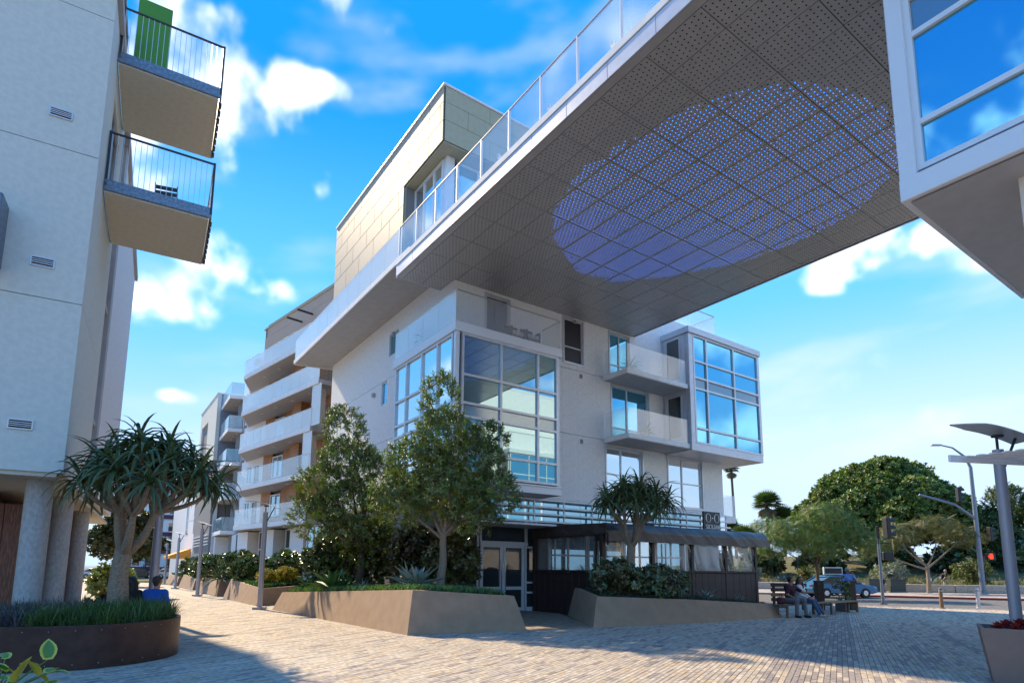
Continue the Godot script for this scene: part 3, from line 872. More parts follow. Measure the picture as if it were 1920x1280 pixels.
func bridge() -> void:
	var b := thing("sky_bridge", "wide grey sky bridge with perforated soffit and blue lights crossing overhead", "bridge", Vector3(14.5, 12.5, -11))
	put("deck", cbox(Vector3(11.5, 0.5, 18.4)), M.slab_grey, b, at(Vector3(14.52, 12.82, -10.75)))
	put("soffit_backing", cbox(Vector3(11.5, 0.01, 18.2)), M.dark_core, b, at(Vector3(14.52, 12.563, -10.9)))
	# soffit panels: a grid of 0.94 x 1.42 m with open joints
	var xs := [8.9, 9.7]
	while xs[-1] < 20.2: xs.push_back(xs[-1] + 0.94)
	xs[-1] = min(xs[-1], 20.2)
	var zs := []
	for k in 14: zs.push_back(-20.0 if k == 0 else -19.09 + (k - 1) * 1.42)
	zs[-1] = -2.05
	var lit := PackedVector2Array([Vector2(10.9, -13.4), Vector2(10.4, -12.1), Vector2(10.2, -11.1), Vector2(10.4, -9.7), Vector2(10.8, -8.2), Vector2(11.4, -7.0), Vector2(12.2, -6.2), Vector2(13.4, -5.6), Vector2(14.6, -5.4), Vector2(16.0, -5.6), Vector2(17.2, -6.1), Vector2(18.4, -7.9), Vector2(18.6, -9.6), Vector2(18.3, -11.6), Vector2(17.0, -14.0), Vector2(15.6, -15.5), Vector2(13.9, -15.7), Vector2(11.9, -14.5)])
	var holes := []; var leds := []
	rng.seed = 5
	for i in xs.size() - 1:
		for j in zs.size() - 1:
			var w: float = xs[i + 1] - xs[i]; var l: float = zs[j + 1] - zs[j]
			if w < 0.05 or l < 0.05: continue
			var mid := Vector3((xs[i] + xs[i + 1]) / 2, 12.545, (zs[j] + zs[j + 1]) / 2)
			put("soffit_panel", cbox(Vector3(w - 0.024, 0.03, l - 0.024)), M.soffit_panel, b, Transform3D(Basis.from_euler(Vector3(rf(-0.0012, 0.0012), 0, rf(-0.0012, 0.0012))), mid))
			var r := 0
			var pz := 0.07
			while pz < l - 0.04:
				var px := 0.06 + (0.065 if r % 2 else 0.0)
				while px < w - 0.04:
					var p := Vector3(xs[i] + px, 12.5265, zs[j] + pz)
					var glow := Geometry2D.is_point_in_polygon(Vector2(p.x, p.z), lit)
					if glow:   # the lit field thins out towards its rim
						var rim := 9.0
						for e in lit.size():
							var cp := Geometry2D.get_closest_point_to_segment(Vector2(p.x, p.z), lit[e], lit[(e + 1) % lit.size()])
							rim = minf(rim, cp.distance_to(Vector2(p.x, p.z)))
						glow = rng.randf() < 0.7 + rim * 1.2
					(leds if glow else holes).push_back(Transform3D(Basis(), p))
					px += 0.13
				pz += 0.115
				r += 1
	var dg := G.new(); var lg := G.new()
	for a in 6:
		for e in [[dg, 0.02], [lg, 0.012]]:
			var p0: Vector3 = Vector3(cos(TAU * a / 6), 0, sin(TAU * a / 6)) * e[1]; var p1: Vector3 = Vector3(cos(TAU * (a + 1) / 6), 0, sin(TAU * (a + 1) / 6)) * e[1]
			e[0].tri(Vector3.ZERO, p0, p1, Vector3.DOWN, Vector3.DOWN, Vector3.DOWN)
	mk("hole", Color(0.006, 0.006, 0.008), 0.9)
	mk("led", Color(0.02, 0.1, 0.2), 0.5, 0, {"emit": Color(0.0, 0.42, 1.0), "power": 2.0})
	copies("perforation", dg.done(), M.hole, b, holes)
	copies("blue_led_lights", lg.done(), M.led, b, leds)
	put("soffit_edge", cbox(Vector3(0.2, 0.035, 18.2)), M.soffit_panel, b, at(Vector3(8.79, 12.545, -11.0)))
	# fascia panels on both long sides
	for side in [8.66, 20.34]:
		for j in 13:
			var z0 := -20.0 + j * 1.42
			put("fascia_panel", cbox(Vector3(0.05, 0.42, 1.41), 0.006), M.fascia, b, at(Vector3(side, 12.74, z0 + 0.71)))
		put("fascia_cap", cbox(Vector3(0.09, 0.2, 18.4), 0.012), M.slab_white, b, at(Vector3(side, 13.07, -10.8)))
	put("end_fascia", cbox(Vector3(2.0, 0.42, 0.05), 0.006), M.fascia, b, at(Vector3(9.7, 12.74, -20.02)))
	# balustrade: glass between posts with a top rail, and a pergola frame behind it
	rail_line(b, [Vector3(8.7, 13.2, -19.9), Vector3(8.7, 13.2, -2.4)], 1.28, 1.42, M.rail_glass, M.white_metal, M.grey_metal)
	rail_line(b, [Vector3(20.3, 13.2, -18.8), Vector3(20.3, 13.2, -2.4)], 1.28, 1.42, M.rail_glass, M.white_metal, M.grey_metal)
	for j in 6:
		put("pergola_beam", cbox(Vector3(1.7, 0.12, 0.08)), M.white_metal, b, at(Vector3(9.8, 13.9, -16.5 + j * 2.4), 0.5))
	put("pergola_beam", cbox(Vector3(0.09, 0.12, 15)), M.white_metal, b, at(Vector3(9.1, 13.62, -10.4)))


func east_building() -> void:
	# the building on the near side of the bridge: its bay hangs over the right edge of the view
	var b := thing("bay_building", "white metal framed building bay with large blue windows overhanging at upper right", "building", Vector3(18, 0, 4))
	var S := at(Vector3(0, 0, -2.3), PI)     # looks along -z; own x is world -x
	var holes := [[-20.6, 5.0, -18.6, 7.0], [-16.4, 5.0, -14.2, 7.0], [-20.4, 10.4, -18.8, 12.4], [-20.6, 7.6, -18.4, 9.7]]
	var g := G.new()
	g.wall(S, -27.5, 3.6, -10.6, 13.9, holes, 0.16, 0.3)
	put("wall", g.done(), M.stucco, b)
	for o in holes:
		window(b, S * at(Vector3((o[0] + o[2]) / 2, (o[1] + o[3]) / 2, -0.08)), o[2] - o[0] - 0.01, o[3] - o[1] - 0.01, [0.5], [0.3], M.aluminium, M.glass_blue)
	put("core", cbox(Vector3(16.6, 13.6, 9.0)), M.stucco, b, at(Vector3(19.1, 7.0, 2.55)))
	put("coping", cbox(Vector3(17.2, 0.2, 9.6), 0.02), M.white_metal, b, at(Vector3(19.0, 14.0, 2.5)))
	# near bay
	put("bay_core", cbox(Vector3(5.2, 7.4, 7.6)), M.dark_core, b, at(Vector3(12.75, 11.2, 0.45)))
	put("bay_soffit", cbox(Vector3(5.5, 0.06, 7.9)), M.soffit_panel, b, at(Vector3(12.75, 7.3, 0.5)))
	put("bay_fascia", cbox(Vector3(0.1, 0.36, 8.0), 0.012), M.white_metal, b, at(Vector3(9.9, 7.45, 0.45)))
	put("bay_fascia", cbox(Vector3(5.6, 0.36, 0.1), 0.012), M.white_metal, b, at(Vector3(12.75, 7.45, -3.5)))
	put("bay_post", cbox(Vector3(0.22, 7.6, 0.24), 0.012), M.white_metal, b, at(Vector3(9.96, 11.4, -3.42)))
	window(b, at(Vector3(9.98, 10.0, -2.05), -PI / 2), 2.5, 4.6, [], [0.17, 0.5, 0.645], M.white_metal, M.glass_blue, 0.09, 0.12, "curtain_wall", {2: M.glass_spandrel})
	window(b, at(Vector3(9.98, 10.0, 0.6), -PI / 2), 2.6, 4.6, [], [0.17, 0.5, 0.645], M.white_metal, M.glass_blue, 0.09, 0.12, "curtain_wall", {2: M.glass_spandrel})
	window(b, at(Vector3(12.8, 10.0, -3.42), PI), 5.2, 4.6, [0.33, 0.66], [0.17, 0.5, 0.645], M.white_metal, M.glass_blue, 0.09, 0.12, "curtain_wall", {2: M.glass_spandrel})
	# far bay, seen mirrored in the glass of the corner bay opposite
	put("bay_core", cbox(Vector3(4.4, 4.8, 1.2)), M.dark_core, b, at(Vector3(24.6, 6.9, -2.8)))
	put("bay_fascia", cbox(Vector3(4.8, 0.3, 1.5), 0.012), M.white_metal, b, at(Vector3(24.6, 9.4, -2.85)))
	put("bay_fascia", cbox(Vector3(4.8, 0.3, 1.5), 0.012), M.white_metal, b, at(Vector3(24.6, 4.4, -2.85)))
	window(b, at(Vector3(24.6, 6.9, -3.5), PI), 4.6, 4.7, [0.33, 0.66], [0.2, 0.5, 0.7], M.white_metal, M.glass_blue)
	window(b, at(Vector3(22.28, 6.9, -2.9), -PI / 2), 1.0, 4.7, [], [0.4, 0.7], M.white_metal, M.glass_dark)
	rail_line(b, [Vector3(22.3, 9.56, -2.4), Vector3(22.3, 9.56, -3.5), Vector3(26.9, 9.56, -3.5)], 1.1, 1.5, M.rail_glass, null, M.grey_metal)


# ---------------------------------------------------------------- the balcony wing, the tower behind it, the house on the left

func wing() -> void:
	var F := Transform3D(Basis(Vector3.UP, deg_to_rad(10.24)), Vector3(16.73, 0, -3.02))   # own x into the house, -z along the promenade
	var b := thing("balcony_wing", "apartment wing with long white glass balconies and orange timber walls", "building", F * Vector3(4, 0, -42), deg_to_rad(10.24))
	var p := func(x: float, y: float, z: float) -> Vector3: return F * Vector3(x, y, z)
	put("core", cbox(Vector3(6, 15.4, 20)), M.dark_core, b, F * at(Vector3(5.2, 7.9, -42.4)))
	rng.seed = 3
	for i in 5:
		var y: float = LV[i]
		var tip := -45.6
		var s := G.new()
		var near := -34.4 if i < 3 else (-33.6 if i == 3 else -31.5)
		s.slab([Vector2(0.06, near), Vector2(0.06, tip), Vector2(2.3, -49.6), Vector2(2.3, near)], y - 0.14, y + 0.14)
		put("balcony_slab", s.done(), M.slab_grey, b, F)
		put("slab_edge", cbox(Vector3(0.07, 0.34, absf(tip - near)), 0.012), M.slab_white, b, F * at(Vector3(0.0, y + 0.01, (tip + near) / 2)))
		var len2 := Vector2(0, tip).distance_to(Vector2(2.3, -49.6))
		put("slab_edge", cbox(Vector3(0.07, 0.34, len2), 0.012), M.slab_white, b, F * at(Vector3(1.15, y + 0.012, (tip - 49.6) / 2), atan2(2.3, -4.0) + PI))
		var rm: Material = M.rail_glass if i < 2 else M.rail_frost
		if i > 0 or true:
			glass_rail(b, p.call(0.02, y + 0.2, near), p.call(0.02, y + 0.2, tip), 1.08, 9, rm, null, M.white_metal)
			glass_rail(b, p.call(0.05, y + 0.2, tip - 0.05), p.call(2.25, y + 0.2, -49.5), 1.08, 3, rm, null, M.white_metal)
		# round ceiling lamps, unlit
		for k in 4:
			put("ceiling_lamp", cbox(Vector3(0.2, 0.03, 0.2), 0.01), M.white_metal, b, F * at(Vector3(0.75, y - 0.156, -36.2 - k * 2.5)))
	for i in 4:
		var y: float = LV[i] + 0.14
		var top: float = LV[i + 1] - 0.14
		# white wall with door and glazing at the far end
		var holes := [[46.0, y, 47.2, y + 2.15], [47.5, y + 0.7, 48.5, y + 2.1]]
		var T := F * at(Vector3(1.8, 0, 0), -PI / 2)
		var g := G.new()
		var hz := []
		for h in holes: hz.push_back([-h[2], h[1], -h[0], h[3]])
		g.wall(T, -49.6, y, -45.4, top, hz, 0.15, 0.2)
		put("wall", g.done(), M.stucco, b)
		window(b, T * at(Vector3(-46.6, y + 1.07, -0.06)), 1.18, 2.13, [], [], M.white_metal, M.glass_dark, 0.12, 0.1, "door")
		window(b, T * at(Vector3(-48.0, y + 1.4, -0.06)), 0.98, 1.38, [0.5], [], M.white_metal, M.glass_teal, 0.06, 0.1)
		# timber panels round a window
		var wz := [-43.7, y + 0.72, -42.0, y + 2.32]
		var ph := (top - y) / 4.0
		for r in 4:
			for c in 9:
				var z0 := -45.4 + c * 1.42; var z1 := z0 + 1.42
				var y0 := y + r * ph; var y1 := y0 + ph
				var cx0 := z0; var cx1 := z1
				if y1 > wz[1] + 0.05 and y0 < wz[3] - 0.05:
					if z0 >= wz[0] - 0.01 and z1 <= wz[2] + 0.01: continue
					if z0 < wz[0] and z1 > wz[0]: cx1 = wz[0]
					elif z0 < wz[2] and z1 > wz[2]: cx0 = wz[2]
				if cx1 - cx0 < 0.05: continue
				put("timber_panel", cbox(Vector3(0.03, y1 - y0 - 0.012, cx1 - cx0 - 0.012)), M["timber%d" % (rng.randi() % 3)], b, F * at(Vector3(1.79, (y0 + y1) / 2, (cx0 + cx1) / 2)))
		window(b, F * at(Vector3(1.8, y + 1.52, -42.85), -PI / 2), 1.7, 1.62, [0.5], [], M.white_metal, M.glass_teal, 0.09, 0.12)
		# a projecting timber pier
		put("timber_pier", cbox(Vector3(0.7, top - y, 1.3), 0.01), M.timber1, b, F * at(Vector3(1.55, (top + y) / 2, -39.0)))
		# upright glass fins between the storeys
		if i > 0:
			put("glass_fin", cbox(Vector3(0.9, top - y, 0.04)), M.rail_frost, b, F * at(Vector3(0.5, (top + y) / 2, -34.5 - (i % 2) * 0.9)))
			put("glass_fin", cbox(Vector3(0.04, top - y, 1.1)), M.rail_frost, b, F * at(Vector3(0.06, (top + y) / 2, -33.9 - (i % 2) * 0.9)))
	# ground floor: white walls standing forward between glazing and brown doors
	for k in 3:
		var z := -37.2 - k * 4.4
		put("ground_wall", cbox(Vector3(1.3, 4.2, 1.9), 0.01), M.stucco, b, F * at(Vector3(1.5, 2.1, z)))
		put("brown_door", cbox(Vector3(0.06, 1.5, 1.6), 0.01), M.timber_red, b, F * at(Vector3(1.25, 0.75, z - 1.95)))
		window(b, F * at(Vector3(1.5, 2.9, z - 1.95), -PI / 2), 1.9, 2.6, [0.5], [0.5], M.white_metal, M.glass_dark, 0.07, 0.1)
	window(b, F * at(Vector3(1.0, 2.15, -34.3), -PI / 2), 3.4, 4.2, [0.25, 0.5, 0.75], [0.35, 0.65], M.white_metal, M.glass_teal, 0.08, 0.1)
	# roof block in pinkish panels with two outrigger beams
	put("roof_core", cbox(Vector3(5, 3.6, 13)), M.dark_core, b, F * at(Vector3(3.2, 17.6, -37.2)))
	for r in 4:
		for c in 8:
			put("panel", cbox(Vector3(0.04, 0.93, 1.61), 0.004), M.clad_pink, b, F * at(Vector3(0.68, 16.4 + r * 0.94, -43.0 + c * 1.62 + (r % 2) * 0.4)))
	for c in 4:
		for r in 4:
			put("panel", cbox(Vector3(1.2, 0.93, 0.04), 0.004), M.clad_pink, b, F * at(Vector3(1.3 + c * 1.21, 16.4 + r * 0.94, -43.85)))
	for k in 2:
		put("outrigger", cbox(Vector3(1.1, 0.1, 0.12)), M.dark_metal, b, F * at(Vector3(0.15, 18.4 - k * 0.1, -36.3 - k * 1.5)))
	put("coping", cbox(Vector3(5.2, 0.08, 13.4), 0.01), M.clad_olive, b, F * at(Vector3(3.2, 19.46, -37.3)))
	put("roof_box", cbox(Vector3(0.5, 0.5, 0.5)), M.clad_olive, b, F * at(Vector3(0.8, 17.2, -45.0)))


func far_block() -> void:
	var b := thing("corner_tower", "cream and blue grey tower with tall gridded window at promenade bend", "building", Vector3(10.5, 0, -60))
	put("core", cbox(Vector3(4, 15.8, 9.5)), M.dark_core, b, at(Vector3(12.6, 7.9, -54.2)))
	for i in 5:
		var y: float = LV[i]
		var s := G.new()
		s.slab([Vector2(8.75, -53.9), Vector2(9.75, -53.6), Vector2(11.2, -51.6), Vector2(11.2, -58.7), Vector2(8.9, -58.7)], y - 0.14, y + 0.14)
		put("balcony_slab", s.done(), M.slab_grey, b)
		put("slab_edge", cbox(Vector3(1.06, 0.32, 0.06), 0.01), M.slab_white, b, at(Vector3(9.25, y, -53.72), -0.29))
		put("slab_edge", cbox(Vector3(0.06, 0.32, 4.8), 0.01), M.slab_white, b, at(Vector3(8.8, y, -56.3), -0.03))
		put("slab_edge", cbox(Vector3(2.5, 0.32, 0.06), 0.01), M.slab_white, b, at(Vector3(10.5, y, -52.55), 0.945))
		glass_rail(b, Vector3(8.75, y + 0.2, -53.86), Vector3(9.75, y + 0.2, -53.58), 1.05, 1, M.rail_blue)
		glass_rail(b, Vector3(9.8, y + 0.2, -53.55), Vector3(11.2, y + 0.2, -51.6), 1.05, 2, M.rail_frost)
		glass_rail(b, Vector3(8.75, y + 0.2, -53.95), Vector3(8.88, y + 0.2, -58.6), 1.05, 3, M.rail_blue)
		if i < 4:
			put("recess_wall", cbox(Vector3(0.1, 2.5, 6.5)), M.timber0, b, at(Vector3(10.5, y + 1.43, -55.6)))
			for k in 3: put("ceiling_lamp", cbox(Vector3(0.18, 0.03, 0.18)), M.white_metal, b, at(Vector3(9.6, LV[i + 1] - 0.16, -54.6 - k * 1.4)))
			window(b, at(Vector3(10.43, y + 1.25, -54.6), -PI / 2), 1.2, 2.1, [], [], M.white_metal, M.glass_dark)
	# tower: blue grey south face, cream promenade face
	put("tower_core", cbox(Vector3(4.4, 17.0, 9.6)), M.dark_core, b, at(Vector3(10.85, 8.6, -63.8)))
	for r in 6:
		for c in 3:
			put("panel", cbox(Vector3(1.2, 1.0, 0.05), 0.004), M.clad_blue, b, at(Vector3(9.2 + c * 1.21, 11.7 + r * 1.01, -58.9)))
	var T := at(Vector3(8.5, 0, 0), -PI / 2)
	var g := G.new()
	var hole := [-67.6, 11.25, -63.6, 15.6]
	g.wall(T, -68.6, 11.2, -58.85, 17.3, [hole], 0.3, 0.3)
	put("wall", g.done(), M.stucco_left, b)
	window(b, T * at(Vector3(-65.6, 13.42, -0.25)), 3.95, 4.3, [0.25, 0.5, 0.75], [0.25, 0.5, 0.75], M.white_metal, M.glass_blue, 0.12, 0.14)
	var g2 := G.new()
	g2.wall(at(Vector3(8.85, 0, 0), -PI / 2), -90.0, 0.0, -58.85, 11.1, [[-66, 5.0, -64.5, 8.5], [-71, 5.0, -69, 8.5], [-77, 5.0, -75, 8.5], [-66, 1.0, -62, 3.4]], 0.2, 0.3)
	put("wall", g2.done(), M.stucco, b)
	for o in [[-66, 5.0, -64.5, 8.5], [-71, 5.0, -69, 8.5], [-77, 5.0, -75, 8.5], [-66, 1.0, -62, 3.4]]:
		window(b, at(Vector3(8.9, (o[1] + o[3]) / 2, (o[0] + o[2]) / 2), -PI / 2), o[2] - o[0], o[3] - o[1], [0.5], [0.5], M.white_metal, M.glass_teal)
	for k in 4: put("louvre", cbox(Vector3(0.1, 0.1, 9)), M.white_metal, b, at(Vector3(8.6, 3.6 + k * 0.28, -63.5)))
	put("coping", cbox(Vector3(4.5, 0.12, 9.9), 0.01), M.white_metal, b, at(Vector3(10.7, 17.36, -63.75)))
	put("soffit", cbox(Vector3(0.5, 0.06, 9.6)), M.slab_grey, b, at(Vector3(8.75, 11.17, -63.7)))
	put("ground_wall", cbox(Vector3(1.6, 4.2, 2.4), 0.01), M.stucco, b, at(Vector3(10.4, 2.1, -52.6)))
	put("ground_wall", cbox(Vector3(1.2, 4.2, 0.5), 0.01), M.stucco, b, at(Vector3(9.5, 2.1, -57.5)))
	window(b, at(Vector3(10.2, 2.1, -55.6), -PI / 2), 3.2, 4.2, [0.5], [0.4], M.white_metal, M.glass_teal)
	# yellow shop awning beyond
	var a := thing("shop_awning", "small yellow canvas awning over a shop far down the promenade", "awning", Vector3(8.6, 2.6, -74))
	var ag := G.new()
	ag.q(Vector3(8.8, 3.5, -77), Vector3(6.9, 2.75, -77), Vector3(6.9, 2.75, -71), Vector3(8.8, 3.5, -71))
	ag.q(Vector3(6.9, 2.75, -77), Vector3(6.9, 2.45, -77), Vector3(6.9, 2.45, -71), Vector3(6.9, 2.75, -71))
	ag.q(Vector3(8.8, 3.5, -71), Vector3(6.9, 2.75, -71), Vector3(6.9, 2.45, -71), Vector3(8.8, 2.45, -71))
	put("canvas", ag.done(), M.orange_cloth, a)
	for z in [-76.9, -71.1]: put("arm", cbox(Vector3(1.9, 0.04, 0.04)), M.white_metal, a, at(Vector3(7.85, 2.48, z)))


func vent(b: Node, T: Transform3D) -> void:
	var g := G.new()
	for e in [[Vector3(0, 0.085, 0), Vector3(0.38, 0.025, 0.03)], [Vector3(0, -0.085, 0), Vector3(0.38, 0.025, 0.03)], [Vector3(-0.18, 0, 0), Vector3(0.025, 0.145, 0.03)], [Vector3(0.18, 0, 0), Vector3(0.025, 0.145, 0.03)]]:
		g.box(e[0], e[1])
	var f := put("vent", g.done(), M.aluminium, b, T)
	put("vent_back", cbox(Vector3(0.33, 0.14, 0.01)), M.hole, f, T * at(Vector3(0, 0, 0.002)))
	for k in 3: put("slat", cbox(Vector3(0.33, 0.012, 0.025)), M.white_metal, f, T * at(Vector3(0, -0.036 + k * 0.036, 0.012)))


func west_building() -> void:
	var th := deg_to_rad(-4.4)
	var F := Transform3D(Basis(Vector3.UP, th), Vector3(-0.52, 0, -14.14))   # corner nearest the promenade; own x along the front, -z into depth
	var b := thing("stucco_building", "pale grey stucco building on round columns with metal balconies at left edge", "building", F * Vector3(-4, 0, -7), th)
	var S := F
	var E := F * at(Vector3.ZERO, PI / 2)     # promenade side: own x is depth
	put("core", cbox(Vector3(9.2, 10.6, 14.6)), M.dark_core, b, F * at(Vector3(-4.9, 8.75, -7.6)))
	var lv := [3.35, 6.73, 9.91, 13.12, 13.75]
	for i in 4:
		var g := G.new()
		var hl := [[-3.4, 8.6, -1.62, 9.86]] if i == 1 else []
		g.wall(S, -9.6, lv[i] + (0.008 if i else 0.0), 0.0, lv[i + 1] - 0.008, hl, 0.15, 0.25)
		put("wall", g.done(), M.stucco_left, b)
		var g2 := G.new()
		var door := [[1.5, lv[i] + 0.25, 3.4, lv[i] + 2.5]] if i >= 2 else []
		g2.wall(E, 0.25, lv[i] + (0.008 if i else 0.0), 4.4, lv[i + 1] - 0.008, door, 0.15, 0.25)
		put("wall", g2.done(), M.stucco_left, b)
		for dd in door: window(b, E * at(Vector3(2.45, lv[i] + 1.37, -0.08)), 1.88, 2.23, [0.5], [], M.grey_metal, M.glass_dark, 0.06, 0.08, "door")
		var g3 := G.new()
		g3.wall(E, 6.0, lv[i] if i else 3.6, 15.0, lv[i + 1], [], 0.15, 0.25)
		put("wall", g3.done(), M.stucco, b)
	window(b, S * at(Vector3(-2.5, 9.23, -0.08)), 1.76, 1.24, [0.5], [], M.dark_metal, M.glass_blue)
	put("pilaster", cbox(Vector3(0.35, 11.2, 0.5), 0.01), M.slab_grey, b, F * at(Vector3(-0.15, 9.0, -5.7)))
	put("downpipe", cbox(Vector3(0.1, 11.2, 0.1), 0.02), M.dark_metal, b, F * at(Vector3(-0.1, 9.0, -4.75)))
	for y in [5.4, 8.6, 11.8]: put("pipe_clip", cbox(Vector3(0.14, 0.12, 0.9)), M.slab_grey, b, F * at(Vector3(-0.1, y, -5.0)))
	put("soffit", cbox(Vector3(9.5, 0.08, 14.9)), M.soffit_plaster, b, F * at(Vector3(-4.85, 3.31, -7.5)))
	put("roof", cbox(Vector3(9.8, 0.2, 15.2)), M.slab_grey, b, F * at(Vector3(-4.8, 13.85, -7.5)))
	for p in [[-0.69, 10.63], [-0.69, 7.44], [-0.72, 4.21]]: vent(b, S * at(Vector3(p[0], p[1], 0.012)))
	for z in [-0.75, -4.3, -8.7]:
		var g := G.new()
		g.lathe([Vector2(0.225, 0.0), Vector2(0.225, 3.28)], 28)
		put("column", g.done(), M.concrete, b, F * at(Vector3(-0.42, 0, z)))
	# balconies
	for y in [9.85, 13.05]:
		put("balcony_slab", cbox(Vector3(2.08, 0.12, 2.5)), M.soffit_plaster, b, F * at(Vector3(1.07, y + 0.06, -2.4)))
		put("balcony_edge", cbox(Vector3(2.16, 0.26, 0.05), 0.008), M.galvanised, b, F * at(Vector3(1.09, y + 0.17, -1.13)))
		put("balcony_edge", cbox(Vector3(2.16, 0.26, 0.05), 0.008), M.galvanised, b, F * at(Vector3(1.09, y + 0.17, -3.67)))
		put("balcony_edge", cbox(Vector3(0.05, 0.26, 2.5), 0.008), M.galvanised, b, F * at(Vector3(2.15, y + 0.17, -2.4)))
		for k in 8: put("drip_bracket", cbox(Vector3(0.05, 0.07, 0.14)), M.dark_metal, b, F * at(Vector3(2.17, y + 0.0, -1.35 - k * 0.3)))
		for e in [[Vector3(1.09, 0, -1.13), 2.14, 0.0], [Vector3(1.09, 0, -3.67), 2.14, 0.0], [Vector3(2.15, 0, -2.4), 2.5, PI / 2]]:
			put("handrail", cbox(Vector3(e[1], 0.04, 0.045), 0.006), M.dark_metal, b, F * at(e[0] + Vector3(0, y + 1.45, 0), e[2]))
			var g := G.new()
			var cnt := 19
			for k in cnt:
				var o: float = -e[1] / 2 + e[1] * (k + 0.5) / cnt
				put("baluster", cbox(Vector3(0.011, 1.14, 0.011)), M.aluminium, b, F * at(e[0] + (Basis(Vector3.UP, e[2]) * Vector3(o, 0, 0)) + Vector3(0, y + 0.87, 0), e[2]))
		for c in [Vector3(0.04, 0, -1.13), Vector3(2.15, 0, -1.13), Vector3(2.15, 0, -3.67)]:
			put("corner_post", cbox(Vector3(0.05, 1.35, 0.05)), M.dark_metal, b, F * at(c + Vector3(0, y + 0.8, 0)))
	put("screen_panel", cbox(Vector3(0.78, 2.6, 0.05), 0.005), M.green_panel, b, F * at(Vector3(0.52, 15.35, -3.1)), "bright green privacy panel")
	# window box with metal front at the far left
	put("balcony_front", cbox(Vector3(2.4, 1.25, 0.05), 0.01), M.galvanised, b, F * at(Vector3(-2.5, 7.75, 0.55)))
	put("balcony_front", cbox(Vector3(0.05, 1.25, 0.55), 0.01), M.galvanised, b, F * at(Vector3(-1.31, 7.75, 0.28)))
	put("balcony_slab", cbox(Vector3(2.4, 0.1, 0.55)), M.slab_grey, b, F * at(Vector3(-2.5, 7.1, 0.28)))
	# recessed timber lobby under the house
	for k in 8:
		put("timber_board", cbox(Vector3(0.39, 2.95, 0.05), 0.006), M.timber_dark, b, F * at(Vector3(-1.15 - k * 0.4, 1.5, -3.3)))
	for k in 3:
		put("timber_board", cbox(Vector3(0.05, 2.95, 0.5), 0.006), M.timber_red, b, F * at(Vector3(-0.93, 1.5, -3.6 - k * 0.52)))
	put("lobby_core", cbox(Vector3(6, 3.0, 8)), M.timber_dark, b, F * at(Vector3(-4.0, 1.5, -7.4)))


func end_buildings() -> void:
	# white and plum blocks where the promenade meets the next street
	var data := [[-6.0, -128.0, 10.0, 15.0, "pale far building with plum floor bands left of the promenade end"], [9.5, -124.0, 11.0, 17.0, "white and plum far building closing the promenade"], [21.0, -132.0, 9.0, 12.0, "low white far building right of the promenade end"]]
	mk("plum", Color(0.1, 0.03, 0.07), 0.7)
	for d in data:
		var b := thing("far_building", d[4], "building", Vector3(d[0], 0, d[1]), 0.0, "buildings at the end of the promenade")
		put("body", cbox(Vector3(d[2], d[3], 8)), M.stucco, b, at(Vector3(d[0], d[3] / 2, d[1] - 4)))
		var fl := int(d[3] / 3.1)
		for i in fl:
			put("floor_band", cbox(Vector3(d[2] * 0.72, 0.7, 0.3)), M.plum, b, at(Vector3(d[0] + 0.3, 1.2 + i * 3.1, d[1] + 0.16)))
			for c in 3:
				window(b, at(Vector3(d[0] - d[2] * 0.28 + c * d[2] * 0.28, 2.5 + i * 3.1, d[1] + 0.06)), d[2] * 0.22, 1.7, [0.5], [], M.white_metal, M.glass_dark, 0.12, 0.1)


# ---------------------------------------------------------------- planters

func ring_area(p: Array) -> float:
	var a := 0.0
	for i in p.size():
		var q: Vector3 = p[i]; var r: Vector3 = p[(i + 1) % p.size()]
		a += q.x * r.z - r.x * q.z
	return a


func inset(ring: Array, d: float, drop := 0.0) -> Array:   # ring counter-clockwise seen from above
	var o := []
	var k := ring.size()
	for i in k:
		var a: Vector3 = ring[(i + k - 1) % k]; var b: Vector3 = ring[i]; var c: Vector3 = ring[(i + 1) % k]
		var e1 := Vector2(b.x - a.x, b.z - a.z).normalized(); var e2 := Vector2(c.x - b.x, c.z - b.z).normalized()
		var n1 := Vector2(e1.y, -e1.x); var n2 := Vector2(e2.y, -e2.x)
		var m := (n1 + n2).normalized()
		var s := d / maxf(0.35, m.dot(n1))
		o.push_back(b + Vector3(m.x * s, -drop, m.y * s))
	return o


func planter(label: String, bot: Array, top: Array, m: Material, soil_drop := 0.06) -> Node3D:
	var c := Vector3.ZERO
	for p in bot: c += p / bot.size()
	var t := thing("planter", label, "planter", Vector3(c.x, 0, c.z), 0.0, "slanted planters along the paving")
	if ring_area(bot) > 0:
		bot.reverse(); top.reverse()
	var g := G.new()
	g.loft(bot, top, false)
	var inner := inset(top, 0.13)
	var deep := inset(top, 0.13, soil_drop)
	for i in top.size():
		var j := (i + 1) % top.size()
		g.q(top[i], top[j], inner[j], inner[i])
		g.q(inner[i], inner[j], deep[j], deep[i])
	put("planter_wall", g.done(), m, t)
	var s := G.new()
	s.loft(inset(top, 0.12, soil_drop + 0.3), inset(top, 0.12, soil_drop), true)
	put("soil", s.done(), M.soil, t)
	return t


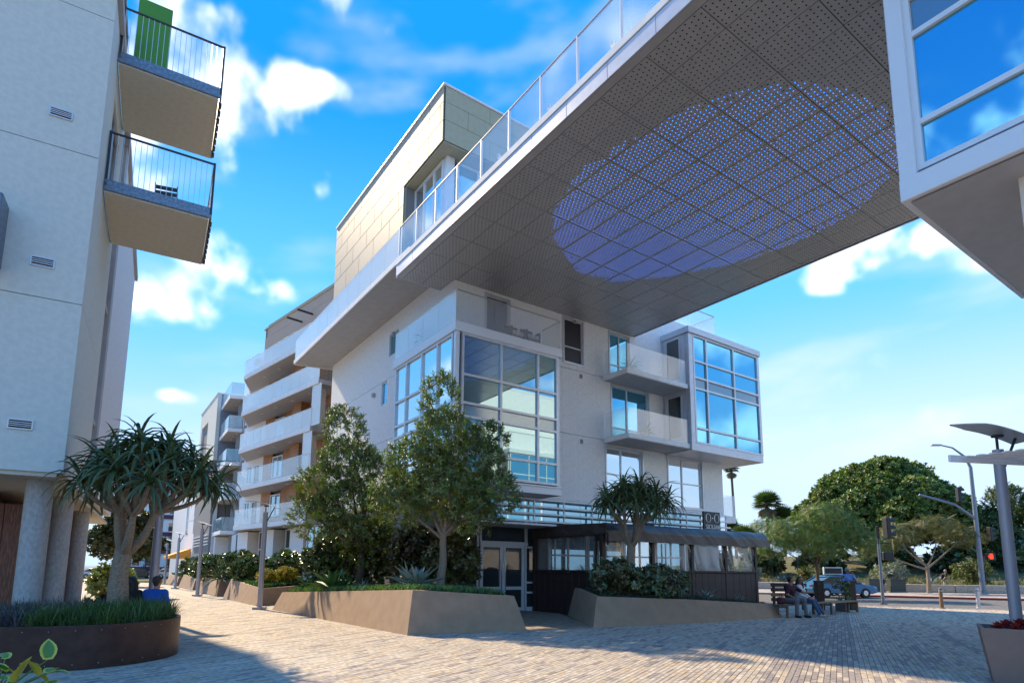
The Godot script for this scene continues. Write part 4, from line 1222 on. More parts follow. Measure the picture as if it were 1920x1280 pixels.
func planters() -> void:
	var v := func(x, y, z): return Vector3(x, y, z)
	planter("long tan planter with sharp corner nearest the promenade and entrance", [Vector3(5.94, 0, -24.3), Vector3(6.47, 0, -13.54), Vector3(9.62, 0, -12.94), Vector3(10.6, 0, -18.4), Vector3(10.7, 0, -24.3)],
		[Vector3(6.2, 0.67, -24.0), Vector3(6.7, 1.07, -13.78), Vector3(9.32, 0.9, -13.1), Vector3(10.45, 0.9, -18.4), Vector3(10.6, 0.72, -24.0)], M.planter)
	planter("tan planter with tree aloe in front of the brown cafe", [Vector3(13.9, 0, -16.3), Vector3(11.63, 0, -12.56), Vector3(15.9, 0, -11.94), Vector3(20.0, 0, -11.94), Vector3(20.0, 0, -14.3), Vector3(14.1, 0, -14.7)],
		[Vector3(14.02, 0.97, -16.05), Vector3(12.15, 0.83, -12.95), Vector3(15.65, 0.69, -12.28), Vector3(19.85, 0.45, -12.2), Vector3(19.85, 0.45, -14.2), Vector3(14.1, 0.9, -14.6)], M.planter)
	var far := [[-27.0, -34.3, 0.7, 1.0, "tan planter with yellow bushes behind the nearest lamp post"], [-37.2, -44.5, 0.85, 0.95, "tan planter with drooping dark palm grass midway along the promenade"], [-47.5, -55.0, 0.75, 1.0, "third tan planter down the promenade before the tower"], [-58.0, -66.0, 0.75, 0.9, "farthest tan planter near the yellow awning"]]
	for f in far:
		var xo: float = 5.95 - 0.03 * (f[0] + 27.0) * 0.4
		planter(f[4], [Vector3(xo, 0, f[0]), Vector3(xo + 3.4, 0, f[0] - 2.6), Vector3(xo + 3.4, 0, f[1]), Vector3(xo - 0.05, 0, f[1])],
			[Vector3(xo + 0.2, f[2], f[0] - 0.35), Vector3(xo + 3.4, f[2] + 0.1, f[0] - 2.9), Vector3(xo + 3.4, f[3], f[1] + 0.2), Vector3(xo + 0.25, f[3], f[1] + 0.25)], M.planter)
	# round steel planter
	var c := Vector3(-0.05, 0, -13.35)
	var t := thing("round_planter", "round dark rusted steel planter with grasses around a tree aloe", "planter", c)
	var g := G.new()
	g.lathe([Vector2(1.6, 0.0), Vector2(1.62, 0.01), Vector2(1.62, 0.67), Vector2(1.615, 0.68), Vector2(1.56, 0.68), Vector2(1.555, 0.5)], 72, c)
	put("steel_ring", g.done(), M.rust_steel, t)
	var s := G.new()
	s.lathe([Vector2(1.56, 0.55), Vector2(1.0, 0.6), Vector2(0.001, 0.64)], 36, c)
	put("soil", s.done(), M.soil, t)
	for i in 30:
		var a := TAU * i / 30.0
		for y in [0.09, 0.6]:
			put("rivet", cbox(Vector3(0.012, 0.012, 0.006), 0.003), M.grey_metal, t, at(c + Vector3(sin(a) * 1.624, y, cos(a) * 1.624), a))
	# squat concrete pots under the house
	for e in [[Vector3(0.35, 0, -18.6), "white tapered pot with red leaved plants beside the columns"], [Vector3(0.7, 0, -21.5), "second white tapered pot farther along the columns"]]:
		var p := thing("concrete_pot", e[1], "planter", e[0], 0.0, "white pots beside the columns")
		var pg := G.new()
		pg.loft([e[0] + Vector3(-0.4, 0, 0.35), e[0] + Vector3(0.4, 0, 0.35), e[0] + Vector3(0.4, 0, -0.35), e[0] + Vector3(-0.4, 0, -0.35)], [e[0] + Vector3(-0.55, 0.55, 0.45), e[0] + Vector3(0.55, 0.55, 0.45), e[0] + Vector3(0.55, 0.55, -0.45), e[0] + Vector3(-0.55, 0.55, -0.45)])
		put("pot", pg.done(), M.planter_pale, p)
		put("soil", cbox(Vector3(0.95, 0.02, 0.75)), M.soil, p, at(e[0] + Vector3(0, 0.561, 0)))
		succulent(e[0] + Vector3(-0.2, 0.56, 0), 0.28, "dark red rosette plant in the left half of %s pot" % ("nearer" if e[0].z > -20 else "farther"), true)
		succulent(e[0] + Vector3(0.25, 0.56, 0.1), 0.25, "dark red rosette plant in the right half of %s pot" % ("nearer" if e[0].z > -20 else "farther"), true)
	# tapered pot at the lower right corner
	var o := Vector3(11.35, 0, -2.9)
	var yw := deg_to_rad(-70)
	var B := Basis(Vector3.UP, yw)
	var p2 := thing("tapered_pot", "large taupe tapered pot with red succulents at the lower right corner", "planter", o, yw)
	var pg2 := G.new()
	var lo := []; var hi := []
	for k in [[-1, 1], [1, 1], [1, -1], [-1, -1]]:
		lo.push_back(o + B * Vector3(k[0] * 0.53, 0, k[1] * 0.4)); hi.push_back(o + B * Vector3(k[0] * 0.64, 0.8, k[1] * 0.46))
	pg2.loft(lo, hi, false)
	var inn := inset(hi, 0.05); var dp := inset(hi, 0.05, 0.08)
	for i in 4:
		pg2.q(hi[i], hi[(i + 1) % 4], inn[(i + 1) % 4], inn[i])
		pg2.q(inn[i], inn[(i + 1) % 4], dp[(i + 1) % 4], dp[i])
	put("pot", pg2.done(), M.planter_dark, p2)
	var sg := G.new()
	sg.loft(inset(hi, 0.045, 0.3), inset(hi, 0.045, 0.07), true)
	put("soil", sg.done(), M.soil, p2)
	var spots := [[-0.42, 0.2, 0.13], [-0.22, 0.28, 0.12], [-0.3, 0.0, 0.17], [-0.05, 0.18, 0.15], [0.16, 0.26, 0.14], [0.05, -0.12, 0.2], [0.34, 0.1, 0.17], [-0.12, -0.3, 0.18], [0.42, -0.2, 0.18]]
	var names := ["leftmost", "second from left", "rearmost left", "front middle", "front right of centre", "tallest middle", "right hand", "rear middle", "rearmost right"]
	for i in spots.size():
		succulent(o + B * Vector3(spots[i][0], 0.74, spots[i][1]), spots[i][2], names[i] + " red rosette succulent in the taupe corner pot", false)


func succulent(pos: Vector3, r: float, label: String, dark: bool) -> void:
	var t := thing("rosette_succulent", label, "plant", pos, 0.0, "red rosette plants")
	if not M.has("red_leaf"):
		mk("red_leaf", Color(0.26, 0.025, 0.02), 0.4)
		mk("plum_leaf", Color(0.09, 0.015, 0.03), 0.45)
	for ring in 3:
		var g := G.new()
		var k := 9 - ring * 2
		for i in k:
			var a := TAU * i / k + ring * 0.4 + rf(-0.1, 0.1)
			var el := 0.25 + ring * 0.45
			var d := Vector3(cos(a) * cos(el), sin(el), sin(a) * cos(el))
			var side := d.cross(Vector3.UP).normalized()
			g.leaf(pos + Vector3(0, 0.04 + ring * 0.02, 0), d, side, r * (1.0 - ring * 0.2), r * 0.5, -0.5, 4, 0.3)
		put("leaf_ring", g.done(), M.plum_leaf if dark else M.red_leaf, t)


# ---------------------------------------------------------------- plants

var sprigs := {}


func sprig(kind: String) -> ArrayMesh:
	if sprigs.has(kind): return sprigs[kind]
	var g := G.new()
	var r := RandomNumberGenerator.new()
	r.seed = hash(kind)
	match kind:
		"narrow":   # long thin leaves round a short twig
			for i in 11:
				var a := i * 2.4; var el := r.randf_range(0.1, 1.2)
				var d := Vector3(cos(a) * cos(el), sin(el), sin(a) * cos(el))
				g.leaf(Vector3(0, i * 0.014, 0), d, d.cross(Vector3.UP).normalized(), r.randf_range(0.09, 0.14), 0.028, 0.5, 2, 0.2)
		"broad":
			for i in 9:
				var a := i * 2.4; var el := r.randf_range(-0.1, 1.1)
				var d := Vector3(cos(a) * cos(el), sin(el), sin(a) * cos(el))
				g.leaf(Vector3(0, i * 0.01, 0), d, d.cross(Vector3.UP).normalized(), r.randf_range(0.1, 0.15), 0.075, 0.5, 2, 0.15)
		"feather":   # pinnate frond
			for s in [-1.0, 1.0]:
				for i in 9:
					var x := 0.03 + i * 0.032
					g.leaf(Vector3(x, 0.02 - x * x * 0.6, 0), Vector3(0.5, -0.1, s), Vector3(1, 0, -0.5 * s).normalized(), 0.085 * (1.0 - absf(i - 4) * 0.1), 0.03, 0.4, 1, 0.1)
			g.bar(Vector3.ZERO, Vector3(0.3, -0.035, 0), 0.005, 0.005)
		"tuft":     # grass tuft
			for i in 9:
				var a := i * 2.4; var el := r.randf_range(0.75, 1.4)
				var d := Vector3(cos(a) * cos(el), sin(el), sin(a) * cos(el))
				g.leaf(Vector3(cos(a), 0, sin(a)) * 0.015, d, d.cross(Vector3.UP).normalized(), r.randf_range(0.6, 1.0), 0.028, 1.3, 3, 0.1)
		"lawn":
			for i in 8:
				var a := i * 2.4; var el := r.randf_range(0.5, 1.3)
				var d := Vector3(cos(a) * cos(el), sin(el), sin(a) * cos(el))
				g.leaf(Vector3(r.randf_range(-0.04, 0.04), 0, r.randf_range(-0.04, 0.04)), d, d.cross(Vector3.UP).normalized(), r.randf_range(0.07, 0.14), 0.016, 0.6, 2, 0.1)
		"fan":       # palmate palm leaf seen as a star of blades
			for i in 13:
				var a := (i - 6) * 0.2
				var d := Vector3(cos(a), 0.1, sin(a))
				g.leaf(Vector3(0.35, 0, 0), d, d.cross(Vector3.UP).normalized(), 0.75, 0.1, 0.7, 2, 0.2)
			g.bar(Vector3.ZERO, Vector3(0.38, 0, 0), 0.02, 0.02)
	sprigs[kind] = g.done()
	return sprigs[kind]


func tint(c: Color, spread := 0.25) -> Color:
	var k := rf(1.0 - spread, 1.0 + spread)
	return Color(c.r * k * rf(0.85, 1.2), c.g * k, c.b * k)


func lush(clumps: Array, n: int, size: float, cols: Array, up := 0.5) -> Array:
	# places and tints for n sprigs on clumps [centre, radii]; outer shell favoured
	var where := []; var cl := []
	var total := 0.0
	for c in clumps: total += c[1].x * c[1].z + c[1].x * c[1].y
	for c in clumps:
		var k := int(n * (c[1].x * c[1].z + c[1].x * c[1].y) / total)
		for i in k:
			var d := Vector3(rng.randfn(), rng.randfn(), rng.randfn()).normalized()
			if d.y < -0.3 and rng.randf() < 0.5: d.y = -d.y
			var r := 0.5 + 0.5 * pow(rng.randf(), 0.45)
			if rng.randf() < 0.06: r *= 1.14
			var p: Vector3 = c[0] + d * c[1] * r
			var y := (d + Vector3.UP * up + Vector3(rng.randfn(), rng.randfn(), rng.randfn()) * 0.45).normalized()
			var x := y.cross(Vector3(rng.randfn(), rng.randfn(), rng.randfn())).normalized()
			var s := size * rf(0.75, 1.3)
			where.push_back(Transform3D(Basis(x, y, x.cross(y)).scaled(Vector3.ONE * s), p))
			cl.push_back(tint(cols[rng.randi() % cols.size()]))
	return [where, cl]


func limb(g: G, a: Vector3, b: Vector3, r0: float, r1: float, bend: Vector3, k := 7) -> void:
	var p := []; var r := []
	for i in 6:
		var t := i / 5.0
		p.push_back(a.lerp(b, t) + bend * sin(PI * t)); r.push_back(lerpf(r0, r1, t))
	g.tube(p, r, k)


func tree(called: String, label: String, base: Vector3, fork: Vector3, r0: float, clumps: Array, n: int, size: float, kind: String, cols: Array, bark: Material, group := "", leafm: Material = null) -> Node3D:
	var t := thing(called, label, "tree", base, 0.0, group)
	var g := G.new()
	var mid := (base + fork) / 2 + Vector3(rf(-1, 1), 0, rf(-1, 1)) * r0 * 0.5
	g.tube([base + Vector3(0, -0.1, 0), base + Vector3(0, 0.08 * r0, 0), base + Vector3(0, r0 * 2.0, 0), mid, fork], [r0 * 1.6, r0 * 1.35, r0 * 1.08, r0 * 0.95, r0 * 0.8], 12)
	put("trunk", g.done(), bark, t)
	for c in clumps:
		var lg := G.new()
		var q: Vector3 = c[0]
		limb(lg, fork - (fork - base).normalized() * rf(0.0, 0.12) * fork.distance_to(base), q, r0 * rf(0.4, 0.6), r0 * 0.1, Vector3(rf(-1, 1), rf(-0.6, 0.2), rf(-1, 1)) * 0.08 * fork.distance_to(q))
		put("limb", lg.done(), bark, t)
	var l := lush(clumps, n, size, cols)
	copies("crown", sprig(kind), leafm if leafm else M.leaf, t, l[0], l[1])
	return t


func shrub(label: String, pos: Vector3, r: Vector3, n: int, size: float, kind: String, cols: Array, called := "shrub", group := "") -> void:
	var t := thing(called, label, "shrub", pos, 0.0, group)
	var clumps := []
	var k := 5
	for i in k:
		var a := TAU * i / k + rf(-0.4, 0.4)
		clumps.push_back([pos + Vector3(cos(a) * r.x * 0.45, r.y * rf(0.45, 0.75), sin(a) * r.z * 0.45), r * rf(0.45, 0.62)])
	clumps.push_back([pos + Vector3(0, r.y * 0.85, 0), r * 0.5])
	var st := G.new()
	for c in clumps: limb(st, pos + Vector3(0, -0.05, 0), c[0], 0.02, 0.008, Vector3.ZERO, 5)
	put("stem", st.done(), M.bark, t)
	var l := lush(clumps, n, size, cols)
	copies("foliage", sprig(kind), M.leaf_gloss if kind == "broad" else M.leaf, t, l[0], l[1])


func rosette(k: int, len_: float, wid: float, droop: float, sd: int, lo := -0.1, hi := 1.35) -> ArrayMesh:
	var key := "ros%d %.2f %.2f %d" % [k, len_, droop, sd]
	if sprigs.has(key): return sprigs[key]
	var r := RandomNumberGenerator.new()
	r.seed = sd
	var g := G.new()
	for i in k:
		var a := i * 2.39996 + r.randf_range(-0.15, 0.15)
		var el := lerpf(hi, lo, pow(float(i) / k, 0.8)) + r.randf_range(-0.12, 0.12)
		var d := Vector3(cos(a) * cos(el), sin(el), sin(a) * cos(el))
		var side := Vector3(-sin(a), 0, cos(a))
		g.leaf(d * 0.02, d, side, len_ * r.randf_range(0.8, 1.15), wid, droop * r.randf_range(0.7, 1.3), 6, 0.35)
	sprigs[key] = g.done()
	return sprigs[key]


func aloe_tree(label: String, base: Vector3, fork_h: float, r0: float, heads: Array, len_: float) -> void:
	var t := thing("tree_aloe", label, "tree", base, 0.0, "tree aloes in the planters")
	var g := G.new()
	var f := base + Vector3(0.02, fork_h, 0.03)
	g.tube([base + Vector3(0, -0.15, 0), base + Vector3(0, 0.05, 0), base + Vector3(0, 0.35, 0), base + Vector3(-0.02, fork_h * 0.6, 0), f], [r0 * 1.5, r0 * 1.3, r0 * 1.06, r0 * 0.9, r0 * 0.85], 14)
	put("trunk", g.done(), M.bark_pale, t)
	# main boughs in a ring, each carrying some of the heads
	var arms := 5
	var ends := []
	var mid := Vector3.ZERO
	for h in heads: mid += h / heads.size()
	for i in arms:
		var a := TAU * i / arms + 0.5
		var best := Vector3.ZERO
		var cnt := 0
		for h in heads:
			var hh: Vector3 = h - mid
			var ha := atan2(hh.z, hh.x)
			if absf(angle_difference(ha, a)) < PI / arms:
				best += h; cnt += 1
		if cnt == 0: ends.push_back(f + Vector3(cos(a), 1.2, sin(a)) * 0.4)
		else: ends.push_back(f.lerp(best / cnt, 0.5) + Vector3(0, -0.12, 0))
	for e in ends:
		var lg := G.new()
		limb(lg, f - Vector3(0, 0.12, 0), e, r0 * 0.56, r0 * 0.3, Vector3(e.x - f.x, -0.4, e.z - f.z) * 0.16, 9)
		put("bough", lg.done(), M.bark_pale, t)
	for h in heads:
		var near: Vector3 = ends[0]
		for e in ends: if e.distance_to(h) < near.distance_to(h): near = e
		var lg := G.new()
		limb(lg, near, h, r0 * 0.3, r0 * 0.17, Vector3((h.x - near.x) * 0.14, -0.05, (h.z - near.z) * 0.14), 7)
		put("branch", lg.done(), M.bark_pale, t)
		var up: Vector3 = (Vector3.UP + (h - f - Vector3(0, 0.4, 0)).normalized() * 0.55).normalized()
		var x: Vector3 = up.cross(Vector3(rf(-1, 1), 0.1, rf(-1, 1))).normalized()
		put("rosette", rosette(34, len_, len_ * 0.085, 2.1, 3 + rng.randi() % 3, -0.35, 1.35), M.aloe, t, Transform3D(Basis(x, up, x.cross(up)).scaled(Vector3.ONE * rf(0.85, 1.12)), h))


func agave(label: String, pos: Vector3, len_: float, m: Material, wide := 0.16) -> void:
	var t := thing("agave", label, "plant", pos, rf(0, TAU), "agaves in the planters")
	var g := G.new()
	put("leaf_rosette", rosette(22, len_, len_ * wide, 0.5, int(pos.x * 7) % 5 + 9, 0.1, 1.3), m, t, Transform3D(Basis(Vector3.UP, rf(0, TAU)), pos))


func strewn(poly: Array, n: int) -> Array:   # points (Vector3, on the plane of three ring points) inside a ring
	var flat := PackedVector2Array()
	var lo := Vector2(1e9, 1e9); var hi := -lo
	for p in poly:
		var q := Vector2(p.x, p.z)
		flat.push_back(q); lo = lo.min(q); hi = hi.max(q)
	var tri := Geometry2D.triangulate_polygon(flat)
	var o := []
	var guard := 0
	while o.size() < n and guard < n * 20:
		guard += 1
		var q := Vector2(rf(lo.x, hi.x), rf(lo.y, hi.y))
		for k in tri.size() / 3:
			var a: Vector3 = poly[tri[k * 3]]; var b: Vector3 = poly[tri[k * 3 + 1]]; var c: Vector3 = poly[tri[k * 3 + 2]]
			var w := Geometry3D.get_triangle_barycentric_coords(Vector3(q.x, 0, q.y), Vector3(a.x, 0, a.z), Vector3(b.x, 0, b.z), Vector3(c.x, 0, c.z))
			if w.x >= 0 and w.y >= 0 and w.z >= 0:
				o.push_back(a * w.x + b * w.y + c * w.z)
				break
	return o


func carpet(called: String, label: String, category: String, pts: Array, kind: String, size: float, cols: Array) -> void:
	var where := []; var cl := []
	for p in pts:
		where.push_back(Transform3D(Basis(Vector3.UP, rf(0, TAU)).rotated(Vector3(1, 0, 0), rf(-0.2, 0.2)).scaled(Vector3.ONE * size * rf(0.7, 1.3)), p))
		cl.push_back(tint(cols[rng.randi() % cols.size()], 0.3))
	var o := copies(called, sprig(kind), M.leaf, self, where, cl)
	o.set_meta("label", label)
	o.set_meta("category", category)


func palm(label: String, base: Vector3, h: float, r: float, crown: float) -> void:
	var t := thing("fan_palm", label, "palm tree", base, 0.0, "tall fan palms beyond the street")
	var g := G.new()
	var top := base + Vector3(rf(-0.3, 0.3), h, rf(-0.3, 0.3))
	g.tube([base, base.lerp(top, 0.5) + Vector3(0.1, 0, 0), top], [r * 1.3, r, r * 0.85], 9)
	put("trunk", g.done(), M.bark, t)
	var where := []; var cl := []; var dead := []; var dc := []
	for i in 46:
		var a := i * 2.4; var el := lerpf(1.3, -0.35, i / 46.0)
		var d := Vector3(cos(a) * cos(el), sin(el), sin(a) * cos(el))
		var y := (Vector3.UP - d * d.y).normalized()
		where.push_back(Transform3D(Basis(d, y, d.cross(y)).scaled(Vector3.ONE * crown * rf(0.8, 1.1)), top)); cl.push_back(tint(Color(0.11, 0.15, 0.05)))
	for i in 40:
		var a := i * 2.4; var el := -rf(0.9, 1.4)
		var d := Vector3(cos(a) * cos(el), sin(el), sin(a) * cos(el))
		var y := Vector3(cos(a), 0.3, sin(a)).normalized()
		y = (y - d * d.dot(y)).normalized()
		dead.push_back(Transform3D(Basis(d, y, d.cross(y)).scaled(Vector3.ONE * crown * rf(0.7, 1.0)), top + Vector3(0, -0.2, 0))); dc.push_back(tint(Color(0.3, 0.2, 0.11)))
	copies("crown", sprig("fan"), M.leaf, t, where, cl)
	copies("dry_skirt", sprig("fan"), M.leaf, t, dead, dc)


func cypress(label: String, base: Vector3, h: float, r: float, n: int, cols: Array, called := "cypress") -> void:
	var t := thing(called, label, "tree", base, 0.0, "columnar trees")
	var g := G.new()
	g.tube([base, base + Vector3(0, h * 0.9, 0)], [r * 0.16, r * 0.04], 8)
	put("trunk", g.done(), M.bark, t)
	var clumps := []
	for i in 9:
		var k := i / 8.0
		clumps.push_back([base + Vector3(rf(-0.2, 0.2) * r, h * (0.1 + 0.85 * k), rf(-0.2, 0.2) * r), Vector3(r * (1.0 - 0.75 * k * k), h * 0.1, r * (1.0 - 0.75 * k * k))])
	var l := lush(clumps, n, r * 1.6, cols, 1.5)
	copies("crown", sprig("narrow"), M.leaf, t, l[0], l[1])


const DEEP := [Color(0.07, 0.11, 0.03), Color(0.09, 0.13, 0.035), Color(0.055, 0.085, 0.025)]
const OLIVE := [Color(0.15, 0.2, 0.065), Color(0.19, 0.22, 0.085), Color(0.12, 0.16, 0.05), Color(0.2, 0.26, 0.06)]
const FRESH := [Color(0.13, 0.2, 0.035), Color(0.16, 0.23, 0.04), Color(0.1, 0.16, 0.03)]


func planting() -> void:
	rng.seed = 21
	# two trees at the corner planter
	tree("evergreen_tree", "evergreen tree with pale slim trunk before the corner bay glass", Vector3(8.9, 0.85, -16.43), Vector3(8.95, 2.7, -16.4), 0.12,
		[[Vector3(8.5, 6.6, -15.9), Vector3(0.55, 0.95, 0.55)], [Vector3(8.8, 5.6, -16.2), Vector3(0.95, 0.8, 0.95)], [Vector3(8.1, 4.7, -16.6), Vector3(0.95, 0.85, 0.95)], [Vector3(9.6, 4.75, -15.9), Vector3(1.1, 0.85, 0.95)], [Vector3(8.9, 3.9, -16.3), Vector3(1.3, 0.8, 1.2)], [Vector3(10.15, 3.85, -15.5), Vector3(0.85, 0.75, 0.8)], [Vector3(7.7, 3.6, -16.9), Vector3(0.9, 0.75, 0.8)], [Vector3(9.7, 3.2, -15.9), Vector3(0.8, 0.55, 0.8)], [Vector3(10.1, 5.7, -15.6), Vector3(0.5, 0.45, 0.5)]],
		2500, 1.3, "narrow", OLIVE, M.bark_pale, "evergreens in the corner planter")
	tree("evergreen_tree", "evergreen tree with brown trunk left of the corner bay", Vector3(8.43, 0.8, -21.97), Vector3(8.4, 2.6, -21.9), 0.15,
		[[Vector3(7.5, 6.6, -21.6), Vector3(0.75, 1.0, 0.75)], [Vector3(7.8, 5.5, -21.8), Vector3(1.15, 0.9, 1.1)], [Vector3(7.1, 4.6, -22.3), Vector3(1.1, 0.85, 1.0)], [Vector3(8.7, 4.9, -21.3), Vector3(1.15, 0.9, 1.0)], [Vector3(8.1, 3.8, -21.9), Vector3(1.5, 0.85, 1.3)], [Vector3(9.4, 3.9, -20.9), Vector3(1.0, 0.8, 0.9)], [Vector3(6.9, 3.4, -22.5), Vector3(0.95, 0.75, 0.9)], [Vector3(8.3, 2.9, -21.8), Vector3(1.3, 0.55, 1.1)]],
		2600, 1.3, "narrow", OLIVE, M.bark, "evergreens in the corner planter")
	# tree aloes
	var heads := []
	for i in 22:
		var a := i * 2.4; var rr := sqrt((i + 0.5) / 22.0)
		heads.push_back(Vector3(0.84 + cos(a) * rr * 1.15, 3.9 - rr * rr * 0.8 + rf(-0.14, 0.14), -13.6 + sin(a) * rr * 1.15))
	aloe_tree("large tree aloe with thick forked trunk in the round steel planter", Vector3(0.55, 0.6, -13.95), 1.35, 0.18, heads, 0.76)
	heads = []
	for i in 17:
		var a := i * 2.4 + 1.0; var rr := sqrt((i + 0.5) / 17.0)
		heads.push_back(Vector3(14.45 + cos(a) * rr * 1.2, 4.2 - rr * rr * 0.65 + rf(-0.1, 0.12), -13.6 + sin(a) * rr * 1.1))
	aloe_tree("smaller tree aloe with slim pale trunk in front of the cafe", Vector3(14.36, 0.7, -13.7), 1.75, 0.16, heads, 0.78)
	# ground cover in the two slanted planters and the round one
	var p1 := [Vector3(6.35, 0.64, -23.8), Vector3(6.85, 1.02, -13.95), Vector3(9.2, 0.86, -13.3), Vector3(10.25, 0.86, -18.4), Vector3(10.3, 0.68, -23.8)]
	carpet("ground_cover", "low blue green ground cover filling the corner planter", "ground cover", strewn(p1, 5200), "lawn", 1.9, [Color(0.08, 0.16, 0.08), Color(0.1, 0.19, 0.08), Color(0.12, 0.22, 0.05)])
	var p2 := [Vector3(14.0, 0.92, -15.7), Vector3(12.4, 0.79, -13.0), Vector3(15.65, 0.65, -12.45), Vector3(19.7, 0.41, -12.4), Vector3(19.7, 0.41, -14.0), Vector3(14.1, 0.86, -14.4)]
	carpet("ground_cover", "low green ground cover in the cafe planter", "ground cover", strewn(p2, 2600), "lawn", 1.1, [Color(0.03, 0.07, 0.035), Color(0.05, 0.09, 0.04), Color(0.06, 0.06, 0.07)])
	var ring := []; var ring2 := []
	for i in 1250:
		var a := rf(0, TAU); var r := sqrt(rng.randf()) * 1.5
		var p := Vector3(-0.05 + cos(a) * r, 0.58, -13.35 + sin(a) * r)
		if p.x * 0.8177 + (p.z + 13.35) * 0.5757 < 0.1 and rng.randf() < 0.9: ring2.push_back(p)
		else: ring.push_back(p)
	carpet("tall_grass", "green strappy grass in the round steel planter", "grass", ring, "tuft", 0.5, [Color(0.09, 0.15, 0.045), Color(0.12, 0.19, 0.05), Color(0.07, 0.12, 0.035)])
	carpet("tall_grass", "greyish purple grass at the left of the round planter", "grass", ring2, "tuft", 0.46, [Color(0.13, 0.11, 0.13), Color(0.18, 0.15, 0.17), Color(0.08, 0.07, 0.08)])
	for k in 4:
		var z0: float = [-27.6, -38.0, -48.2, -58.6][k]
		var xo: float = 6.25 - 0.012 * (z0 + 27.0)
		carpet("ground_cover", "low green ground cover in the %s promenade planter" % ["yellow bush", "second", "third", "farthest"][k], "ground cover", strewn([Vector3(xo, 0.72, z0 - 0.3), Vector3(xo + 2.9, 0.82, z0 - 2.9), Vector3(xo + 2.9, 0.92, z0 - 6.2), Vector3(xo + 0.05, 0.92, z0 - 6.2)], 1300), "lawn", 1.7, [Color(0.05, 0.12, 0.03), Color(0.07, 0.15, 0.03)])
	# agaves and shrubs of the corner planter
	agave("wide blue grey agave at the middle of the corner planter", Vector3(7.7, 1.0, -15.6), 0.95, M.agave, 0.17)
	agave("blue grey agave right behind the widest agave", Vector3(8.1, 0.98, -17.0), 0.85, M.agave, 0.17)
	agave("small blue grey agave left of the slim pale trunk", Vector3(7.1, 0.85, -18.2), 0.5, M.agave, 0.16)
	agave("bright green broad agave at left in the corner planter", Vector3(6.9, 0.82, -20.4), 1.0, M.agave_green, 0.2)
	agave("green agave beside the brown tree trunk", Vector3(7.5, 0.8, -20.9), 0.7, M.agave_green, 0.2)
	agave("dark green agave at the far end of the corner planter", Vector3(6.9, 0.72, -22.9), 0.7, M.agave_green, 0.18)
	agave("upright agave in the cafe planter near its low end", Vector3(16.9, 0.6, -12.75), 0.55, M.agave, 0.12)
	agave("spiky agave in the cafe planter beside the shrubs", Vector3(15.7, 0.66, -12.8), 0.5, M.agave, 0.12)
	agave("last agave at the low end of the cafe planter", Vector3(18.9, 0.45, -12.9), 0.42, M.agave, 0.12)
	shrub("yellow green tall shrub behind the brown trunk", Vector3(9.3, 0.8, -22.6), Vector3(1.4, 1.9, 1.1), 750, 1.3, "broad", [Color(0.2, 0.23, 0.04), Color(0.13, 0.15, 0.035), Color(0.11, 0.085, 0.035)])
	shrub("dark bronze shrub against the shop windows", Vector3(9.7, 0.85, -19.9), Vector3(1.2, 1.7, 1.2), 700, 1.3, "broad", [Color(0.12, 0.085, 0.035), Color(0.14, 0.14, 0.04), Color(0.09, 0.075, 0.035)])
	shrub("bronze leaved shrub behind the slim pale trunk", Vector3(9.9, 0.85, -17.6), Vector3(0.9, 1.5, 0.9), 520, 1.2, "broad", [Color(0.12, 0.1, 0.04), Color(0.13, 0.14, 0.04)])
	shrub("glossy green shrub at the far end of the corner planter", Vector3(8.2, 0.72, -23.6), Vector3(1.5, 1.6, 0.8), 700, 1.2, "broad", DEEP)
	for e in [[Vector3(13.6, 0.8, -13.6), 0.75, "bronze green shrub left of the small tree aloe"], [Vector3(14.9, 0.7, -13.1), 0.7, "grey green broadleaf shrub right of the small tree aloe"], [Vector3(15.9, 0.65, -13.6), 0.62, "dark shrub at the middle of the cafe planter"]]:
		shrub(e[2], e[0], Vector3(e[1], e[1] * 1.05, e[1]), 420, 1.15, "broad", [Color(0.12, 0.14, 0.05), Color(0.11, 0.085, 0.035), Color(0.13, 0.19, 0.1)])
	# along the promenade
	var bush := [[Vector3(6.9, 0.8, -29.6), 0.5, "front yellow flowering bush behind the nearest lamp post", 1], [Vector3(7.9, 0.85, -30.2), 0.55, "rear yellow flowering bush behind the nearest lamp post", 1],
		[Vector3(8.3, 0.85, -32.2), 1.15, "big leafy shrub below the lowest balcony", 0], [Vector3(6.9, 0.9, -33.2), 0.95, "rounded shrub left of the yellow bushes", 0], [Vector3(7.6, 0.9, -39.2), 1.25, "broad green shrub in the second promenade planter", 0], [Vector3(6.9, 0.9, -43.0), 1.1, "dark rounded shrub in the second promenade planter", 0],
		[Vector3(7.3, 0.9, -50.5), 1.2, "dense shrub in the third promenade planter", 0], [Vector3(8.2, 0.9, -53.5), 1.2, "tall dark shrub in the third promenade planter", 0], [Vector3(7.9, 0.9, -61.5), 1.1, "shrub in the farthest promenade planter", 0], [Vector3(9.2, 0.8, -26.0), 1.0, "leafy shrub beside the tall shop windows", 0]]
	for e in bush:
		shrub(e[2], e[0], Vector3(e[1], e[1] * 0.95, e[1]), 420 if e[3] == 0 else 520, 1.5 if e[3] == 0 else 0.8, "broad" if e[3] == 0 else "narrow", [[Color(0.11, 0.15, 0.035), Color(0.14, 0.19, 0.045), Color(0.08, 0.11, 0.03)], [Color(0.55, 0.36, 0.01), Color(0.4, 0.3, 0.02), Color(0.16, 0.19, 0.02)]][e[3]], "shrub" if e[3] == 0 else "yellow_bush")
	var dp := thing("palm_grass", "dark drooping palm grass spilling over the second promenade planter", "plant", Vector3(6.2, 0.9, -37.8))
